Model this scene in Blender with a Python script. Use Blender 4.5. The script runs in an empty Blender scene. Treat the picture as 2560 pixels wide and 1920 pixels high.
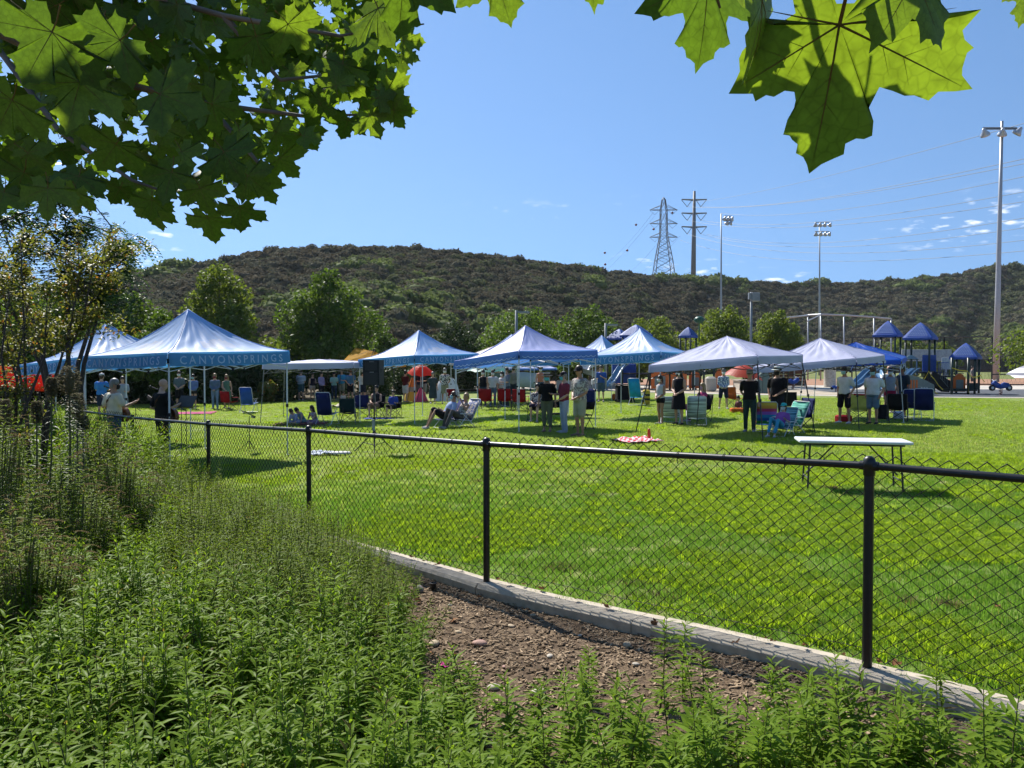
import bpy, bmesh, math, random
import numpy as np
from mathutils import Vector, Matrix, Euler, noise as mnoise

# ------------------------------------------------------------------ camera, sky, sun, exposure
scene = bpy.context.scene
COL = scene.collection
R = math.radians
rng = random.Random(7)
EYE = Vector((0.0, 0.0, 1.86))
FPX, CX, CY, HOR = 1923.0, 1280.0, 960.0, 912.0        # focal length, centre and horizon in pixels of the photo
PITCH = math.atan((CY - HOR) / FPX)
cam_d = bpy.data.cameras.new('camera'); cam_d.sensor_width = 36.0; cam_d.lens = 36.0 * FPX / 2560.0
cam_d.clip_start = 0.05; cam_d.clip_end = 4000.0
cam = bpy.data.objects.new('camera', cam_d); COL.objects.link(cam)
cam.location = EYE; cam.rotation_euler = (math.pi / 2 - PITCH, 0, 0); scene.camera = cam

SUN_AZ, SUN_EL = R(-29.0), R(46.0)                      # azimuth from +Y towards +X
SUN_DIR = Vector((math.sin(SUN_AZ) * math.cos(SUN_EL), math.cos(SUN_AZ) * math.cos(SUN_EL), math.sin(SUN_EL)))
SKY_K, SKY_B, SKY_S, SKY_SAT, SKY_OZ = 0.65, 0.22, 0.096, 1.12, 2.4
world = bpy.data.worlds.new('World'); scene.world = world; world.use_nodes = True
wn, wl = world.node_tree.nodes, world.node_tree.links
wn.clear()
w_out = wn.new('ShaderNodeOutputWorld'); w_bg = wn.new('ShaderNodeBackground'); w_sky = wn.new('ShaderNodeTexSky')
w_sky.sky_type = 'NISHITA'; w_sky.sun_disc = False; w_sky.sun_elevation = SUN_EL; w_sky.sun_rotation = SUN_AZ
w_sky.air_density = 1.0; w_sky.dust_density = 0.1; w_sky.ozone_density = SKY_OZ; w_sky.altitude = 100.0
w_bg.inputs['Strength'].default_value = SKY_S
# thin fair-weather clouds low over the whole horizon
w_tc = wn.new('ShaderNodeTexCoord'); w_map = wn.new('ShaderNodeMapping'); w_map.inputs['Scale'].default_value = (1.0, 1.0, 3.6)
w_map.inputs['Location'].default_value = (1.2, 4.4, 0.3)
w_n1 = wn.new('ShaderNodeTexNoise'); w_n1.inputs['Scale'].default_value = 38.0; w_n1.inputs['Detail'].default_value = 5.0
w_n2 = wn.new('ShaderNodeTexNoise'); w_n2.inputs['Scale'].default_value = 4.2; w_n2.inputs['Detail'].default_value = 2.0
w_m1 = wn.new('ShaderNodeMapRange'); w_m1.inputs[1].default_value = 0.56; w_m1.inputs[2].default_value = 0.74
w_m2 = wn.new('ShaderNodeMapRange'); w_m2.inputs[1].default_value = 0.53; w_m2.inputs[2].default_value = 0.66
w_sep = wn.new('ShaderNodeSeparateXYZ'); w_m3 = wn.new('ShaderNodeMapRange'); w_m3.inputs[1].default_value = 0.215; w_m3.inputs[2].default_value = 0.165
w_mul = wn.new('ShaderNodeMath'); w_mul.operation = 'MULTIPLY'; w_mul2 = wn.new('ShaderNodeMath'); w_mul2.operation = 'MULTIPLY'
w_hs = wn.new('ShaderNodeHueSaturation'); w_hs.inputs['Saturation'].default_value = SKY_SAT
w_mix = wn.new('ShaderNodeMixRGB'); w_mix.inputs[2].default_value = (8.6, 9.0, 9.6, 1)
wl.new(w_tc.outputs['Generated'], w_map.inputs[0]); wl.new(w_map.outputs[0], w_n1.inputs['Vector']); wl.new(w_map.outputs[0], w_n2.inputs['Vector'])
wl.new(w_n1.outputs['Fac'], w_m1.inputs[0]); wl.new(w_n2.outputs['Fac'], w_m2.inputs[0])
wl.new(w_tc.outputs['Generated'], w_sep.inputs[0]); wl.new(w_sep.outputs['Z'], w_m3.inputs[0])
wl.new(w_m1.outputs[0], w_mul.inputs[0]); wl.new(w_m2.outputs[0], w_mul.inputs[1])
wl.new(w_mul.outputs[0], w_mul2.inputs[0]); wl.new(w_m3.outputs[0], w_mul2.inputs[1])
wl.new(w_mul2.outputs[0], w_mix.inputs[0]); # the sky is looked up a little higher than the view ray, which softens the pale band at the horizon
w_up = wn.new('ShaderNodeVectorMath'); w_up.operation = 'MULTIPLY_ADD'; w_up.inputs[1].default_value = (1, 1, SKY_K); w_up.inputs[2].default_value = (0, 0, SKY_B)
wl.new(w_tc.outputs['Generated'], w_up.inputs[0]); wl.new(w_up.outputs[0], w_sky.inputs['Vector'])
wl.new(w_sky.outputs[0], w_hs.inputs['Color']); wl.new(w_hs.outputs[0], w_mix.inputs[1]); wl.new(w_mix.outputs[0], w_bg.inputs['Color'])
wl.new(w_bg.outputs[0], w_out.inputs['Surface'])

sun_d = bpy.data.lights.new('sun', 'SUN'); sun_d.energy = 5.0; sun_d.angle = R(0.53); sun_d.color = (1.0, 0.955, 0.88)
sun = bpy.data.objects.new('sun', sun_d); COL.objects.link(sun)
sun.rotation_euler = SUN_DIR.to_track_quat('Z', 'Y').to_euler(); sun.location = (-20, 40, 60)
vs = scene.view_settings
vs.view_transform = 'Standard'; vs.look = 'None'; vs.gamma = 1.0; vs.use_curve_mapping = False; vs.exposure = 0.75
scene.render.engine = 'CYCLES'
cy = scene.cycles
cy.max_bounces = 7; cy.diffuse_bounces = 3; cy.glossy_bounces = 2; cy.transmission_bounces = 4; cy.transparent_max_bounces = 6
cy.sample_clamp_indirect = 6.0; cy.use_adaptive_sampling = True; cy.adaptive_threshold = 0.02
cy.use_denoising = True; cy.caustics_reflective = False; cy.caustics_refractive = False

# ------------------------------------------------------------------ helpers
def ss(a, b, x):
    t = min(1.0, max(0.0, (x - a) / (b - a))); return t * t * (3 - 2 * t)
def lerp(a, b, t): return a + (b - a) * t
def interp(x, pts):
    if x <= pts[0][0]: return pts[0][1]
    for (a, b), (c, d) in zip(pts, pts[1:]):
        if x <= c: return b + (d - b) * (x - a) / (c - a)
    return pts[-1][1]
def gz(x, y=20.0):                                       # lawn height: level on the right, falling a little to the left
    return -0.24 * ss(0.3, -6.5, x) + 0.085 * ss(-0.2, 2.2, x) * ss(10.0, 5.0, y)   # and a slight rise by the fence on the right
def ray(px, py):
    u, v = (px - CX) / FPX, (CY - py) / FPX
    return Vector((u, math.cos(PITCH) + v * math.sin(PITCH), v * math.cos(PITCH) - math.sin(PITCH)))
def P(px, py, d):                                        # the point seen at a pixel, d metres ahead
    r = ray(px, py); return EYE + r * (d / r.y)
def X(px, d): return P(px, HOR, d).x
def G(px, py):                                           # the lawn point seen at a pixel
    d = 20.0
    for _ in range(12):
        p = P(px, py, d); r = ray(px, py); d = r.y * (gz(p.x, p.y) - EYE.z) / r.z
    p = P(px, py, d); p.z = gz(p.x, p.y); return p
def gp(px, d):                                           # lawn point below a pixel column at depth d
    x = X(px, d); return Vector((x, d, gz(x)))

_mats = {}
def _nodes(name):
    m = bpy.data.materials.new(name); m.use_nodes = True
    nt = m.node_tree; nt.nodes.clear(); return m, nt.nodes, nt.links
def mat(name, col, col2=None, rough=0.6, metal=0.0, scale=6.0, bump=0.0, trans=0.0, tcol=None, spec=0.4, detail=4.0,
        lo=0.35, hi=0.65, rnd=0.0, coord='Object', stretch=None, bscale=None, sheen=0.0, alpha=None):
    if name in _mats: return _mats[name]
    m, n, l = _nodes(name); _mats[name] = m
    out = n.new('ShaderNodeOutputMaterial'); b = n.new('ShaderNodeBsdfPrincipled')
    col2 = col2 or tuple(c * 0.72 for c in col)
    tc = n.new('ShaderNodeTexCoord'); nz = n.new('ShaderNodeTexNoise')
    nz.inputs['Scale'].default_value = scale; nz.inputs['Detail'].default_value = detail
    src = tc.outputs[coord]
    if stretch:
        mp = n.new('ShaderNodeMapping'); mp.inputs['Scale'].default_value = stretch; l.new(src, mp.inputs[0]); src = mp.outputs[0]
    l.new(src, nz.inputs['Vector'])
    mr = n.new('ShaderNodeMapRange'); mr.inputs[1].default_value = lo; mr.inputs[2].default_value = hi; l.new(nz.outputs['Fac'], mr.inputs[0])
    mx = n.new('ShaderNodeMixRGB'); mx.inputs[1].default_value = (*col, 1); mx.inputs[2].default_value = (*col2, 1); l.new(mr.outputs[0], mx.inputs[0])
    c = mx.outputs[0]
    if rnd:
        oi = n.new('ShaderNodeObjectInfo'); hs = n.new('ShaderNodeHueSaturation'); r2 = n.new('ShaderNodeMapRange')
        r2.inputs[3].default_value = 1 - rnd; r2.inputs[4].default_value = 1 + rnd
        l.new(oi.outputs['Random'], r2.inputs[0]); l.new(r2.outputs[0], hs.inputs['Value']); l.new(c, hs.inputs['Color']); c = hs.outputs[0]
    l.new(c, b.inputs['Base Color']); b.inputs['Roughness'].default_value = rough; b.inputs['Metallic'].default_value = metal
    b.inputs['Specular IOR Level'].default_value = spec
    if sheen: b.inputs['Sheen Weight'].default_value = sheen
    if bump:
        bn = n.new('ShaderNodeTexNoise'); bn.inputs['Scale'].default_value = bscale or scale * 4; bn.inputs['Detail'].default_value = 5
        l.new(src, bn.inputs['Vector']); bp = n.new('ShaderNodeBump'); bp.inputs['Strength'].default_value = 0.6
        bp.inputs['Distance'].default_value = bump; l.new(bn.outputs['Fac'], bp.inputs['Height']); l.new(bp.outputs[0], b.inputs['Normal'])
    sh = b.outputs[0]
    if trans:
        t = n.new('ShaderNodeBsdfTranslucent'); ms = n.new('ShaderNodeMixShader'); ms.inputs[0].default_value = trans
        if tcol: t.inputs['Color'].default_value = (*tcol, 1)
        else: l.new(c, t.inputs['Color'])
        l.new(sh, ms.inputs[1]); l.new(t.outputs[0], ms.inputs[2]); sh = ms.outputs[0]
    l.new(sh, out.inputs['Surface']); return m
def leafmat(name, a, b, tr=0.4, tcol=None, rough=0.42, spec=0.5, island=True, dry=None, dryamt=0.06, scale=3.0):
    """foliage: colour differs from leaf to leaf; light passes through"""
    if name in _mats: return _mats[name]
    m, n, l = _nodes(name); _mats[name] = m
    out = n.new('ShaderNodeOutputMaterial'); p = n.new('ShaderNodeBsdfPrincipled')
    g = n.new('ShaderNodeNewGeometry') if island else n.new('ShaderNodeObjectInfo')
    rv = g.outputs['Random Per Island'] if island else g.outputs['Random']
    mx = n.new('ShaderNodeMixRGB'); mx.inputs[1].default_value = (*a, 1); mx.inputs[2].default_value = (*b, 1); l.new(rv, mx.inputs[0])
    c = mx.outputs[0]
    if dry:
        gt = n.new('ShaderNodeMath'); gt.operation = 'LESS_THAN'; gt.inputs[1].default_value = dryamt; l.new(rv, gt.inputs[0])
        m2 = n.new('ShaderNodeMixRGB'); l.new(gt.outputs[0], m2.inputs[0]); l.new(c, m2.inputs[1]); m2.inputs[2].default_value = (*dry, 1); c = m2.outputs[0]
    tc = n.new('ShaderNodeTexCoord'); nz = n.new('ShaderNodeTexNoise'); nz.inputs['Scale'].default_value = scale; l.new(tc.outputs['Object'], nz.inputs['Vector'])
    mr = n.new('ShaderNodeMapRange'); mr.inputs[1].default_value = 0.3; mr.inputs[2].default_value = 0.7; mr.inputs[3].default_value = 0.8; mr.inputs[4].default_value = 1.2
    l.new(nz.outputs['Fac'], mr.inputs[0]); hs = n.new('ShaderNodeHueSaturation'); l.new(mr.outputs[0], hs.inputs['Value']); l.new(c, hs.inputs['Color']); c = hs.outputs[0]
    l.new(c, p.inputs['Base Color']); p.inputs['Roughness'].default_value = rough; p.inputs['Specular IOR Level'].default_value = spec
    t = n.new('ShaderNodeBsdfTranslucent'); ms = n.new('ShaderNodeMixShader'); ms.inputs[0].default_value = tr
    if tcol:
        mt = n.new('ShaderNodeMixRGB'); mt.blend_type = 'MULTIPLY'; mt.inputs[0].default_value = 1.0; l.new(c, mt.inputs[1]); mt.inputs[2].default_value = (*tcol, 1); l.new(mt.outputs[0], t.inputs['Color'])
    else: l.new(c, t.inputs['Color'])
    l.new(p.outputs[0], ms.inputs[1]); l.new(t.outputs[0], ms.inputs[2]); l.new(ms.outputs[0], out.inputs['Surface']); return m

class MB:
    """collects shapes, then links them as one mesh object"""
    def __init__(s): s.v = []; s.f = []; s.m = []
    def add(s, vs_, fs_, mi=0):
        o = len(s.v); s.v.extend(tuple(p) for p in vs_)
        for f in fs_: s.f.append(tuple(o + i for i in f)); s.m.append(mi)
        return s
    def box(s, c, size, rot=None, mi=0, taper=1.0):
        hx, hy, hz = size[0] / 2, size[1] / 2, size[2] / 2; c = Vector(c)
        pts = []
        for z, k in ((-hz, 1.0), (hz, taper)):
            for x, y in ((-hx, -hy), (hx, -hy), (hx, hy), (-hx, hy)): pts.append(Vector((x * k, y * k, z)))
        if rot is not None:
            e = rot if isinstance(rot, Matrix) else Euler(rot).to_matrix()
            pts = [e @ p for p in pts]
        return s.add([c + p for p in pts], [(3, 2, 1, 0), (4, 5, 6, 7), (0, 1, 5, 4), (1, 2, 6, 5), (2, 3, 7, 6), (3, 0, 4, 7)], mi)
    def rbox(s, c, size, b=0.02, rot=None, mi=0):
        """box with rounded vertical edges and chamfered rims"""
        hx, hy, hz = size[0] / 2, size[1] / 2, size[2] / 2; c = Vector(c); b = min(b, hx * .9, hy * .9, hz * .9)
        def ring(ix, z):
            out = []
            for qx, qy, a0 in ((1, 1, 0), (-1, 1, 90), (-1, -1, 180), (1, -1, 270)):
                for k in range(4):
                    a = R(a0 + 30 * k); out.append(Vector((qx * (hx - b) + (b - ix) * math.cos(a), qy * (hy - b) + (b - ix) * math.sin(a), z)))
            return out
        rings = [ring(b * .7, -hz), ring(0, -hz + b * .5), ring(0, hz - b * .5), ring(b * .7, hz)]
        e = None if rot is None else (rot if isinstance(rot, Matrix) else Euler(rot).to_matrix())
        v = [c + (e @ p if e else p) for r_ in rings for p in r_]; n = 16
        f = [(i * n + k, i * n + (k + 1) % n, (i + 1) * n + (k + 1) % n, (i + 1) * n + k) for i in range(3) for k in range(n)]
        f += [tuple(range(n - 1, -1, -1)), tuple(range(3 * n, 4 * n))]
        return s.add(v, f, mi)
    def tube(s, pts, r, n=8, mi=0, cap=True, ell=None, up=None):
        pts = [Vector(p) for p in pts]; m = len(pts)
        rs = r if isinstance(r, (list, tuple)) else [r] * m
        v = []; a = None
        for i, p in enumerate(pts):
            t = (pts[min(i + 1, m - 1)] - pts[max(i - 1, 0)])
            if t.length < 1e-9: t = Vector((0, 0, 1))
            t.normalize()
            if a is None:
                ref = Vector(up) if up is not None else (Vector((0, 0, 1)) if abs(t.z) < 0.9 else Vector((1, 0, 0)))
                a = (ref - t * ref.dot(t)); a = a.normalized() if a.length > 1e-6 else t.orthogonal().normalized()
            else:
                a = a - t * a.dot(t); a = a.normalized() if a.length > 1e-6 else t.orthogonal().normalized()
            b = t.cross(a); e = ell if ell is not None else 1.0
            for k in range(n):
                w = 2 * math.pi * k / n; v.append(p + a * (math.cos(w) * rs[i] * e) + b * (math.sin(w) * rs[i]))
        f = [(i * n + k, i * n + (k + 1) % n, (i + 1) * n + (k + 1) % n, (i + 1) * n + k) for i in range(m - 1) for k in range(n)]
        if cap: f += [tuple(range(n - 1, -1, -1)), tuple(range((m - 1) * n, m * n))]
        return s.add(v, f, mi)
    def bar(s, a, b, r, n=6, mi=0): return s.tube([a, b], r, n, mi)
    def lathe(s, prof, c=(0, 0, 0), n=16, mi=0, sx=1.0, sy=1.0, M=None):
        c = Vector(c); v = []
        for r, z in prof:
            for k in range(n):
                w = 2 * math.pi * k / n; p = Vector((math.cos(w) * r * sx, math.sin(w) * r * sy, z)); v.append(c + (M @ p if M else p))
        m = len(prof)
        f = [(i * n + k, i * n + (k + 1) % n, (i + 1) * n + (k + 1) % n, (i + 1) * n + k) for i in range(m - 1) for k in range(n)]
        if prof[0][0] > 1e-6: f.append(tuple(range(n - 1, -1, -1)))
        if prof[-1][0] > 1e-6: f.append(tuple(range((m - 1) * n, m * n)))
        return s.add(v, f, mi)
    def ell(s, c, r, n=12, m=8, mi=0, M=None):
        prof = [(max(1e-7, math.sin(math.pi * i / m)), -math.cos(math.pi * i / m)) for i in range(m + 1)]
        c = Vector(c); v = []
        for q, z in prof:
            for k in range(n):
                w = 2 * math.pi * k / n; p = Vector((math.cos(w) * q * r[0], math.sin(w) * q * r[1], z * r[2])); v.append(c + (M @ p if M else p))
        f = [(i * n + k, i * n + (k + 1) % n, (i + 1) * n + (k + 1) % n, (i + 1) * n + k) for i in range(m) for k in range(n)]
        return s.add(v, f, mi)
    def grid(s, rows, mi=0, closed=False):
        nr, nc = len(rows), len(rows[0]); v = [p for r_ in rows for p in r_]
        f = [(i * nc + k, i * nc + (k + 1) % nc, (i + 1) * nc + (k + 1) % nc, (i + 1) * nc + k) for i in range(nr - 1) for k in range(nc if closed else nc - 1)]
        return s.add(v, f, mi)
    def sheet(s, rows, th, mi=0):
        """a cloth-like grid with thickness: closed solid"""
        nr, nc = len(rows), len(rows[0]); rows = [[Vector(p) for p in r_] for r_ in rows]
        top = []; bot = []
        for i in range(nr):
            for k in range(nc):
                a = rows[min(i + 1, nr - 1)][k] - rows[max(i - 1, 0)][k]; b = rows[i][min(k + 1, nc - 1)] - rows[i][max(k - 1, 0)]
                nn = a.cross(b); nn = nn.normalized() if nn.length > 1e-9 else Vector((0, 0, 1))
                top.append(rows[i][k] + nn * th / 2); bot.append(rows[i][k] - nn * th / 2)
        N = nr * nc; f = []
        for i in range(nr - 1):
            for k in range(nc - 1):
                q = (i * nc + k, i * nc + k + 1, (i + 1) * nc + k + 1, (i + 1) * nc + k); f.append(q[::-1]); f.append(tuple(N + j for j in q))
        rim = [k for k in range(nc)] + [i * nc + nc - 1 for i in range(1, nr)] + [(nr - 1) * nc + k for k in range(nc - 2, -1, -1)] + [i * nc for i in range(nr - 2, 0, -1)]
        for a, b in zip(rim, rim[1:] + rim[:1]): f.append((a, b, N + b, N + a))
        return s.add(top + bot, f, mi)
    def mesh(s, name, mats, smooth=False):
        me = bpy.data.meshes.new(name); me.from_pydata([tuple(p) for p in s.v], [], s.f)
        for m in (mats if isinstance(mats, (list, tuple)) else [mats]): me.materials.append(m)
        if any(s.m): me.polygons.foreach_set('material_index', s.m)
        if smooth: me.polygons.foreach_set('use_smooth', [True] * len(me.polygons))
        me.update(); return me
    def build(s, name, mats, parent=None, smooth=False, angle=None):
        me = s.mesh(name, mats, smooth or angle is not None)
        if angle is not None: me.set_sharp_from_angle(angle=R(angle))
        return link(name, me, parent)
def link(name, me, parent=None):
    o = bpy.data.objects.new(name, me); COL.objects.link(o)
    if parent is not None: o.parent = parent
    return o
def tag(o, label=None, cat=None, group=None, kind=None):
    if label: o['label'] = label
    if cat: o['category'] = cat
    if group: o['group'] = group
    if kind: o['kind'] = kind
    return o
def thing(name, label, cat, loc=(0, 0, 0), rz=0.0, group=None):
    o = bpy.data.objects.new(name, None); o.empty_display_size = 0.2; COL.objects.link(o)
    o.location = loc; o.rotation_euler = (0, 0, rz); return tag(o, label, cat, group)
def structure(o, label=None): o['kind'] = 'structure'; return tag(o, label)
def stuff(o, label=None, cat=None): o['kind'] = 'stuff'; return tag(o, label, cat)
def copy_tree(o, parent=None):
    c = o.copy(); COL.objects.link(c); c.parent = parent
    for ch in list(o.children): copy_tree(ch, c)
    return c
def mesh_np(name, V, F, mats, MI=None, smooth=False):
    """quick mesh from arrays; F is (n,3) or (n,4)"""
    me = bpy.data.meshes.new(name); V = np.asarray(V, np.float32); F = np.asarray(F, np.int32); k = F.shape[1]
    me.vertices.add(len(V)); me.vertices.foreach_set('co', V.ravel())
    me.loops.add(F.size); me.loops.foreach_set('vertex_index', F.ravel())
    me.polygons.add(len(F)); me.polygons.foreach_set('loop_start', np.arange(0, F.size, k, dtype=np.int32))
    for m in (mats if isinstance(mats, (list, tuple)) else [mats]): me.materials.append(m)
    if MI is not None: me.polygons.foreach_set('material_index', np.asarray(MI, np.int32))
    if smooth: me.polygons.foreach_set('use_smooth', np.ones(len(F), bool))
    me.update(calc_edges=True); me.validate(); return me
_sc = [0]
def scatter(name, protos, pts, rots, scls, idx, label=None, cat=None):
    """one object of uncountable stuff: meshes of the list spread over points"""
    _sc[0] += 1
    col = bpy.data.collections.new('scatter_source_%02d' % _sc[0])
    for i, me in enumerate(protos):
        o = bpy.data.objects.new('source_%02d_%02d' % (_sc[0], i), me); col.objects.link(o)
    me = bpy.data.meshes.new(name); n = len(pts)
    me.vertices.add(n); me.vertices.foreach_set('co', np.asarray(pts, np.float32).ravel())
    a = me.attributes.new('rot', 'FLOAT_VECTOR', 'POINT'); a.data.foreach_set('vector', np.asarray(rots, np.float32).ravel())
    a = me.attributes.new('scl', 'FLOAT_VECTOR', 'POINT'); s3 = np.asarray(scls, np.float32); s3 = np.repeat(s3[:, None], 3, 1) if s3.ndim == 1 else s3
    a.data.foreach_set('vector', s3.ravel())
    a = me.attributes.new('idx', 'INT', 'POINT'); a.data.foreach_set('value', np.asarray(idx, np.int32))
    o = link(name, me); stuff(o, label, cat)
    ng = bpy.data.node_groups.new('scatter_%02d' % _sc[0], 'GeometryNodeTree')
    ng.interface.new_socket('Geometry', in_out='INPUT', socket_type='NodeSocketGeometry'); ng.interface.new_socket('Geometry', in_out='OUTPUT', socket_type='NodeSocketGeometry')
    N, L = ng.nodes, ng.links
    gi, go = N.new('NodeGroupInput'), N.new('NodeGroupOutput'); ci = N.new('GeometryNodeCollectionInfo')
    ci.inputs['Collection'].default_value = col; ci.inputs['Separate Children'].default_value = True; ci.inputs['Reset Children'].default_value = True
    ip = N.new('GeometryNodeInstanceOnPoints'); ip.inputs['Pick Instance'].default_value = True
    def att(nm, t):
        q = N.new('GeometryNodeInputNamedAttribute'); q.data_type = t; q.inputs['Name'].default_value = nm; return q.outputs['Attribute']
    L.new(gi.outputs[0], ip.inputs['Points']); L.new(ci.outputs[0], ip.inputs['Instance']); L.new(att('idx', 'INT'), ip.inputs['Instance Index'])
    e2r = N.new('FunctionNodeEulerToRotation'); L.new(att('rot', 'FLOAT_VECTOR'), e2r.inputs[0]); L.new(e2r.outputs[0], ip.inputs['Rotation'])
    L.new(att('scl', 'FLOAT_VECTOR'), ip.inputs['Scale']); L.new(ip.outputs[0], go.inputs[0])
    md = o.modifiers.new('scatter', 'NODES'); md.node_group = ng
    return o
# ------------------------------------------------------------------ setting: ground, lawn, bed, kerb, fields, hills
POSTS = [(8.9, -1.8), (6.6, 0.3), (4.3, 2.36), (2.05, 4.4), (-0.215, 6.46), (-2.30, 8.68), (-4.33, 10.95), (-6.5, 13.15), (-8.7, 15.3), (-10.9, 17.4), (-13.1, 19.5)]
_kp = sorted([(x, y) for x, y in POSTS]); _kp = [(_kp[0][0] - 20, _kp[0][1] + 19)] + _kp + [(_kp[-1][0] + 20, _kp[-1][1] - 18.5)]
def yk(x): return interp(x, _kp)
FAR = [(-60, 38), (-35, 40), (-17, 41.5), (-12, 47), (-7, 56), (0, 58.5), (4, 57.5), (9.6, 51.5), (14, 47.7), (18.4, 46), (22, 44), (30, 42.6), (60, 40)]
def yf(x): return interp(x, FAR)
def nz3(x, y, z=0.0, s=1.0): return mnoise.noise(Vector((x * s, y * s, z)))
def bz(x, y): return gz(x, y) - 0.05 + 0.02 * nz3(x, y, 3, 2.2) + 0.012 * nz3(x, y, 9, 7)

def ground_mat(name, cols, scales, rough=0.9, bump=0.01, bscale=60, w=(0.42, 0.58)):
    if name in _mats: return _mats[name]
    m, n, l = _nodes(name); _mats[name] = m
    out = n.new('ShaderNodeOutputMaterial'); b = n.new('ShaderNodeBsdfPrincipled'); tc = n.new('ShaderNodeTexCoord')
    c = None
    for i, cc in enumerate(cols):
        if c is None:
            q = n.new('ShaderNodeRGB'); q.outputs[0].default_value = (*cc, 1); c = q.outputs[0]; continue
        nz = n.new('ShaderNodeTexNoise'); nz.inputs['Scale'].default_value = scales[i - 1]; nz.inputs['Detail'].default_value = 5
        mp = n.new('ShaderNodeMapping'); mp.inputs['Location'].default_value = (i * 7.3, i * 3.1, 0); l.new(tc.outputs['Object'], mp.inputs[0]); l.new(mp.outputs[0], nz.inputs['Vector'])
        mr = n.new('ShaderNodeMapRange'); mr.inputs[1].default_value = w[0]; mr.inputs[2].default_value = w[1]; l.new(nz.outputs['Fac'], mr.inputs[0])
        mx = n.new('ShaderNodeMixRGB'); l.new(mr.outputs[0], mx.inputs[0]); l.new(c, mx.inputs[1]); mx.inputs[2].default_value = (*cc, 1); c = mx.outputs[0]
    l.new(c, b.inputs['Base Color']); b.inputs['Roughness'].default_value = rough; b.inputs['Specular IOR Level'].default_value = 0.15
    nz = n.new('ShaderNodeTexNoise'); nz.inputs['Scale'].default_value = bscale; nz.inputs['Detail'].default_value = 6; l.new(tc.outputs['Object'], nz.inputs['Vector'])
    bp = n.new('ShaderNodeBump'); bp.inputs['Distance'].default_value = bump; bp.inputs['Strength'].default_value = 0.7
    l.new(nz.outputs['Fac'], bp.inputs['Height']); l.new(bp.outputs[0], b.inputs['Normal']); l.new(b.outputs[0], out.inputs['Surface']); return m

m_earth = ground_mat('dry earth', [(0.16, 0.12, 0.08), (0.09, 0.075, 0.045), (0.20, 0.16, 0.10)], [0.3, 1.7], bump=0.03, bscale=9)
m_lawn = ground_mat('mown lawn', [(0.17, 0.235, 0.05), (0.195, 0.265, 0.055), (0.25, 0.25, 0.09), (0.145, 0.21, 0.042)], [0.6, 0.22, 5.0], bump=0.03, bscale=34)
m_mulch = ground_mat('mulch soil', [(0.13, 0.088, 0.053), (0.19, 0.135, 0.083), (0.08, 0.054, 0.034)], [3.0, 22.0], bump=0.03, bscale=55)
m_conc = ground_mat('pale concrete', [(0.45, 0.41, 0.35), (0.38, 0.345, 0.295), (0.5, 0.465, 0.41)], [0.8, 9.0], bump=0.004, bscale=90)
m_sand = ground_mat('play sand', [(0.42, 0.36, 0.28), (0.36, 0.30, 0.22)], [1.2], bump=0.02, bscale=20)
m_rubber = ground_mat('dark rubber paving', [(0.10, 0.11, 0.125), (0.075, 0.08, 0.09)], [2.0], bump=0.004, bscale=120)
m_clay = ground_mat('infield clay', [(0.33, 0.185, 0.115), (0.28, 0.16, 0.10)], [0.5], bump=0.01, bscale=20)
m_field = ground_mat('dry ball field grass', [(0.16, 0.175, 0.055), (0.20, 0.19, 0.075), (0.11, 0.15, 0.035)], [0.06, 0.5], bump=0.02, bscale=15)
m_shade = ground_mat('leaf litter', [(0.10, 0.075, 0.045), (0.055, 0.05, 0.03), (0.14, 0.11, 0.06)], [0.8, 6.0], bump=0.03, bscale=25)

# one sheet that reaches the horizon
b = MB(); b.add([(-2500, -2500, -0.75), (2500, -2500, -0.75), (2500, 2500, -0.75), (-2500, 2500, -0.75)], [(0, 1, 2, 3)])
structure(b.build('ground', m_earth))

def strip(name, xs, ya, yb, z, m, rows=8):
    """a sheet between two lines y=ya(x) and y=yb(x)"""
    r_ = []
    for i in range(rows + 1):
        t = i / rows; r_.append([(x, lerp(ya(x), yb(x), t), z(x, lerp(ya(x), yb(x), t))) for x in xs])
    q = MB().grid(r_); return structure(q.build(name, m, smooth=True))
xs = [-60 + i * 1.0 for i in range(54)] + [-6 + i * 0.25 for i in range(65)] + [10.5 + i for i in range(45)]
strip('lawn', xs, lambda x: yk(x) + 0.09, yf, lambda x, y: gz(x, y), m_lawn, 90)
xb = [-18 + i * 0.16 for i in range(170)]
strip('planting_bed', xb, lambda x: yk(x) - 13.5 if x > 0 else yk(x) - 18, lambda x: yk(x) - 0.06, bz, m_mulch, 90)
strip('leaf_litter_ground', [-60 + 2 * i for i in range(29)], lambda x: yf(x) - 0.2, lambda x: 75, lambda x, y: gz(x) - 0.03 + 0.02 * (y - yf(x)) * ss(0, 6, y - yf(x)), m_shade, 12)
strip('concrete_path', [-4 + 2 * i for i in range(40)], lambda x: yf(x) - 0.02, lambda x: 69, lambda x, y: 0.012 - gz(x) * 0, m_conc, 4)
strip('play_sand', [8 + 1.5 * i for i in range(10)], lambda x: yf(x) + 1.6, lambda x: 62, lambda x, y: 0.02, m_sand, 3)
strip('play_surface', [21.8 + 2 * i for i in range(14)], lambda x: yf(x) + 1.0, lambda x: 57.5, lambda x, y: 0.026, m_rubber, 3)
strip('infield', [2 + 4 * i for i in range(40)], lambda x: 69, lambda x: 100, lambda x, y: 0.004, m_clay, 3)
strip('ball_field', [-10 + 8 * i for i in range(60)], lambda x: 100, lambda x: 360, lambda x, y: 0.0, m_field, 4)

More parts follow.
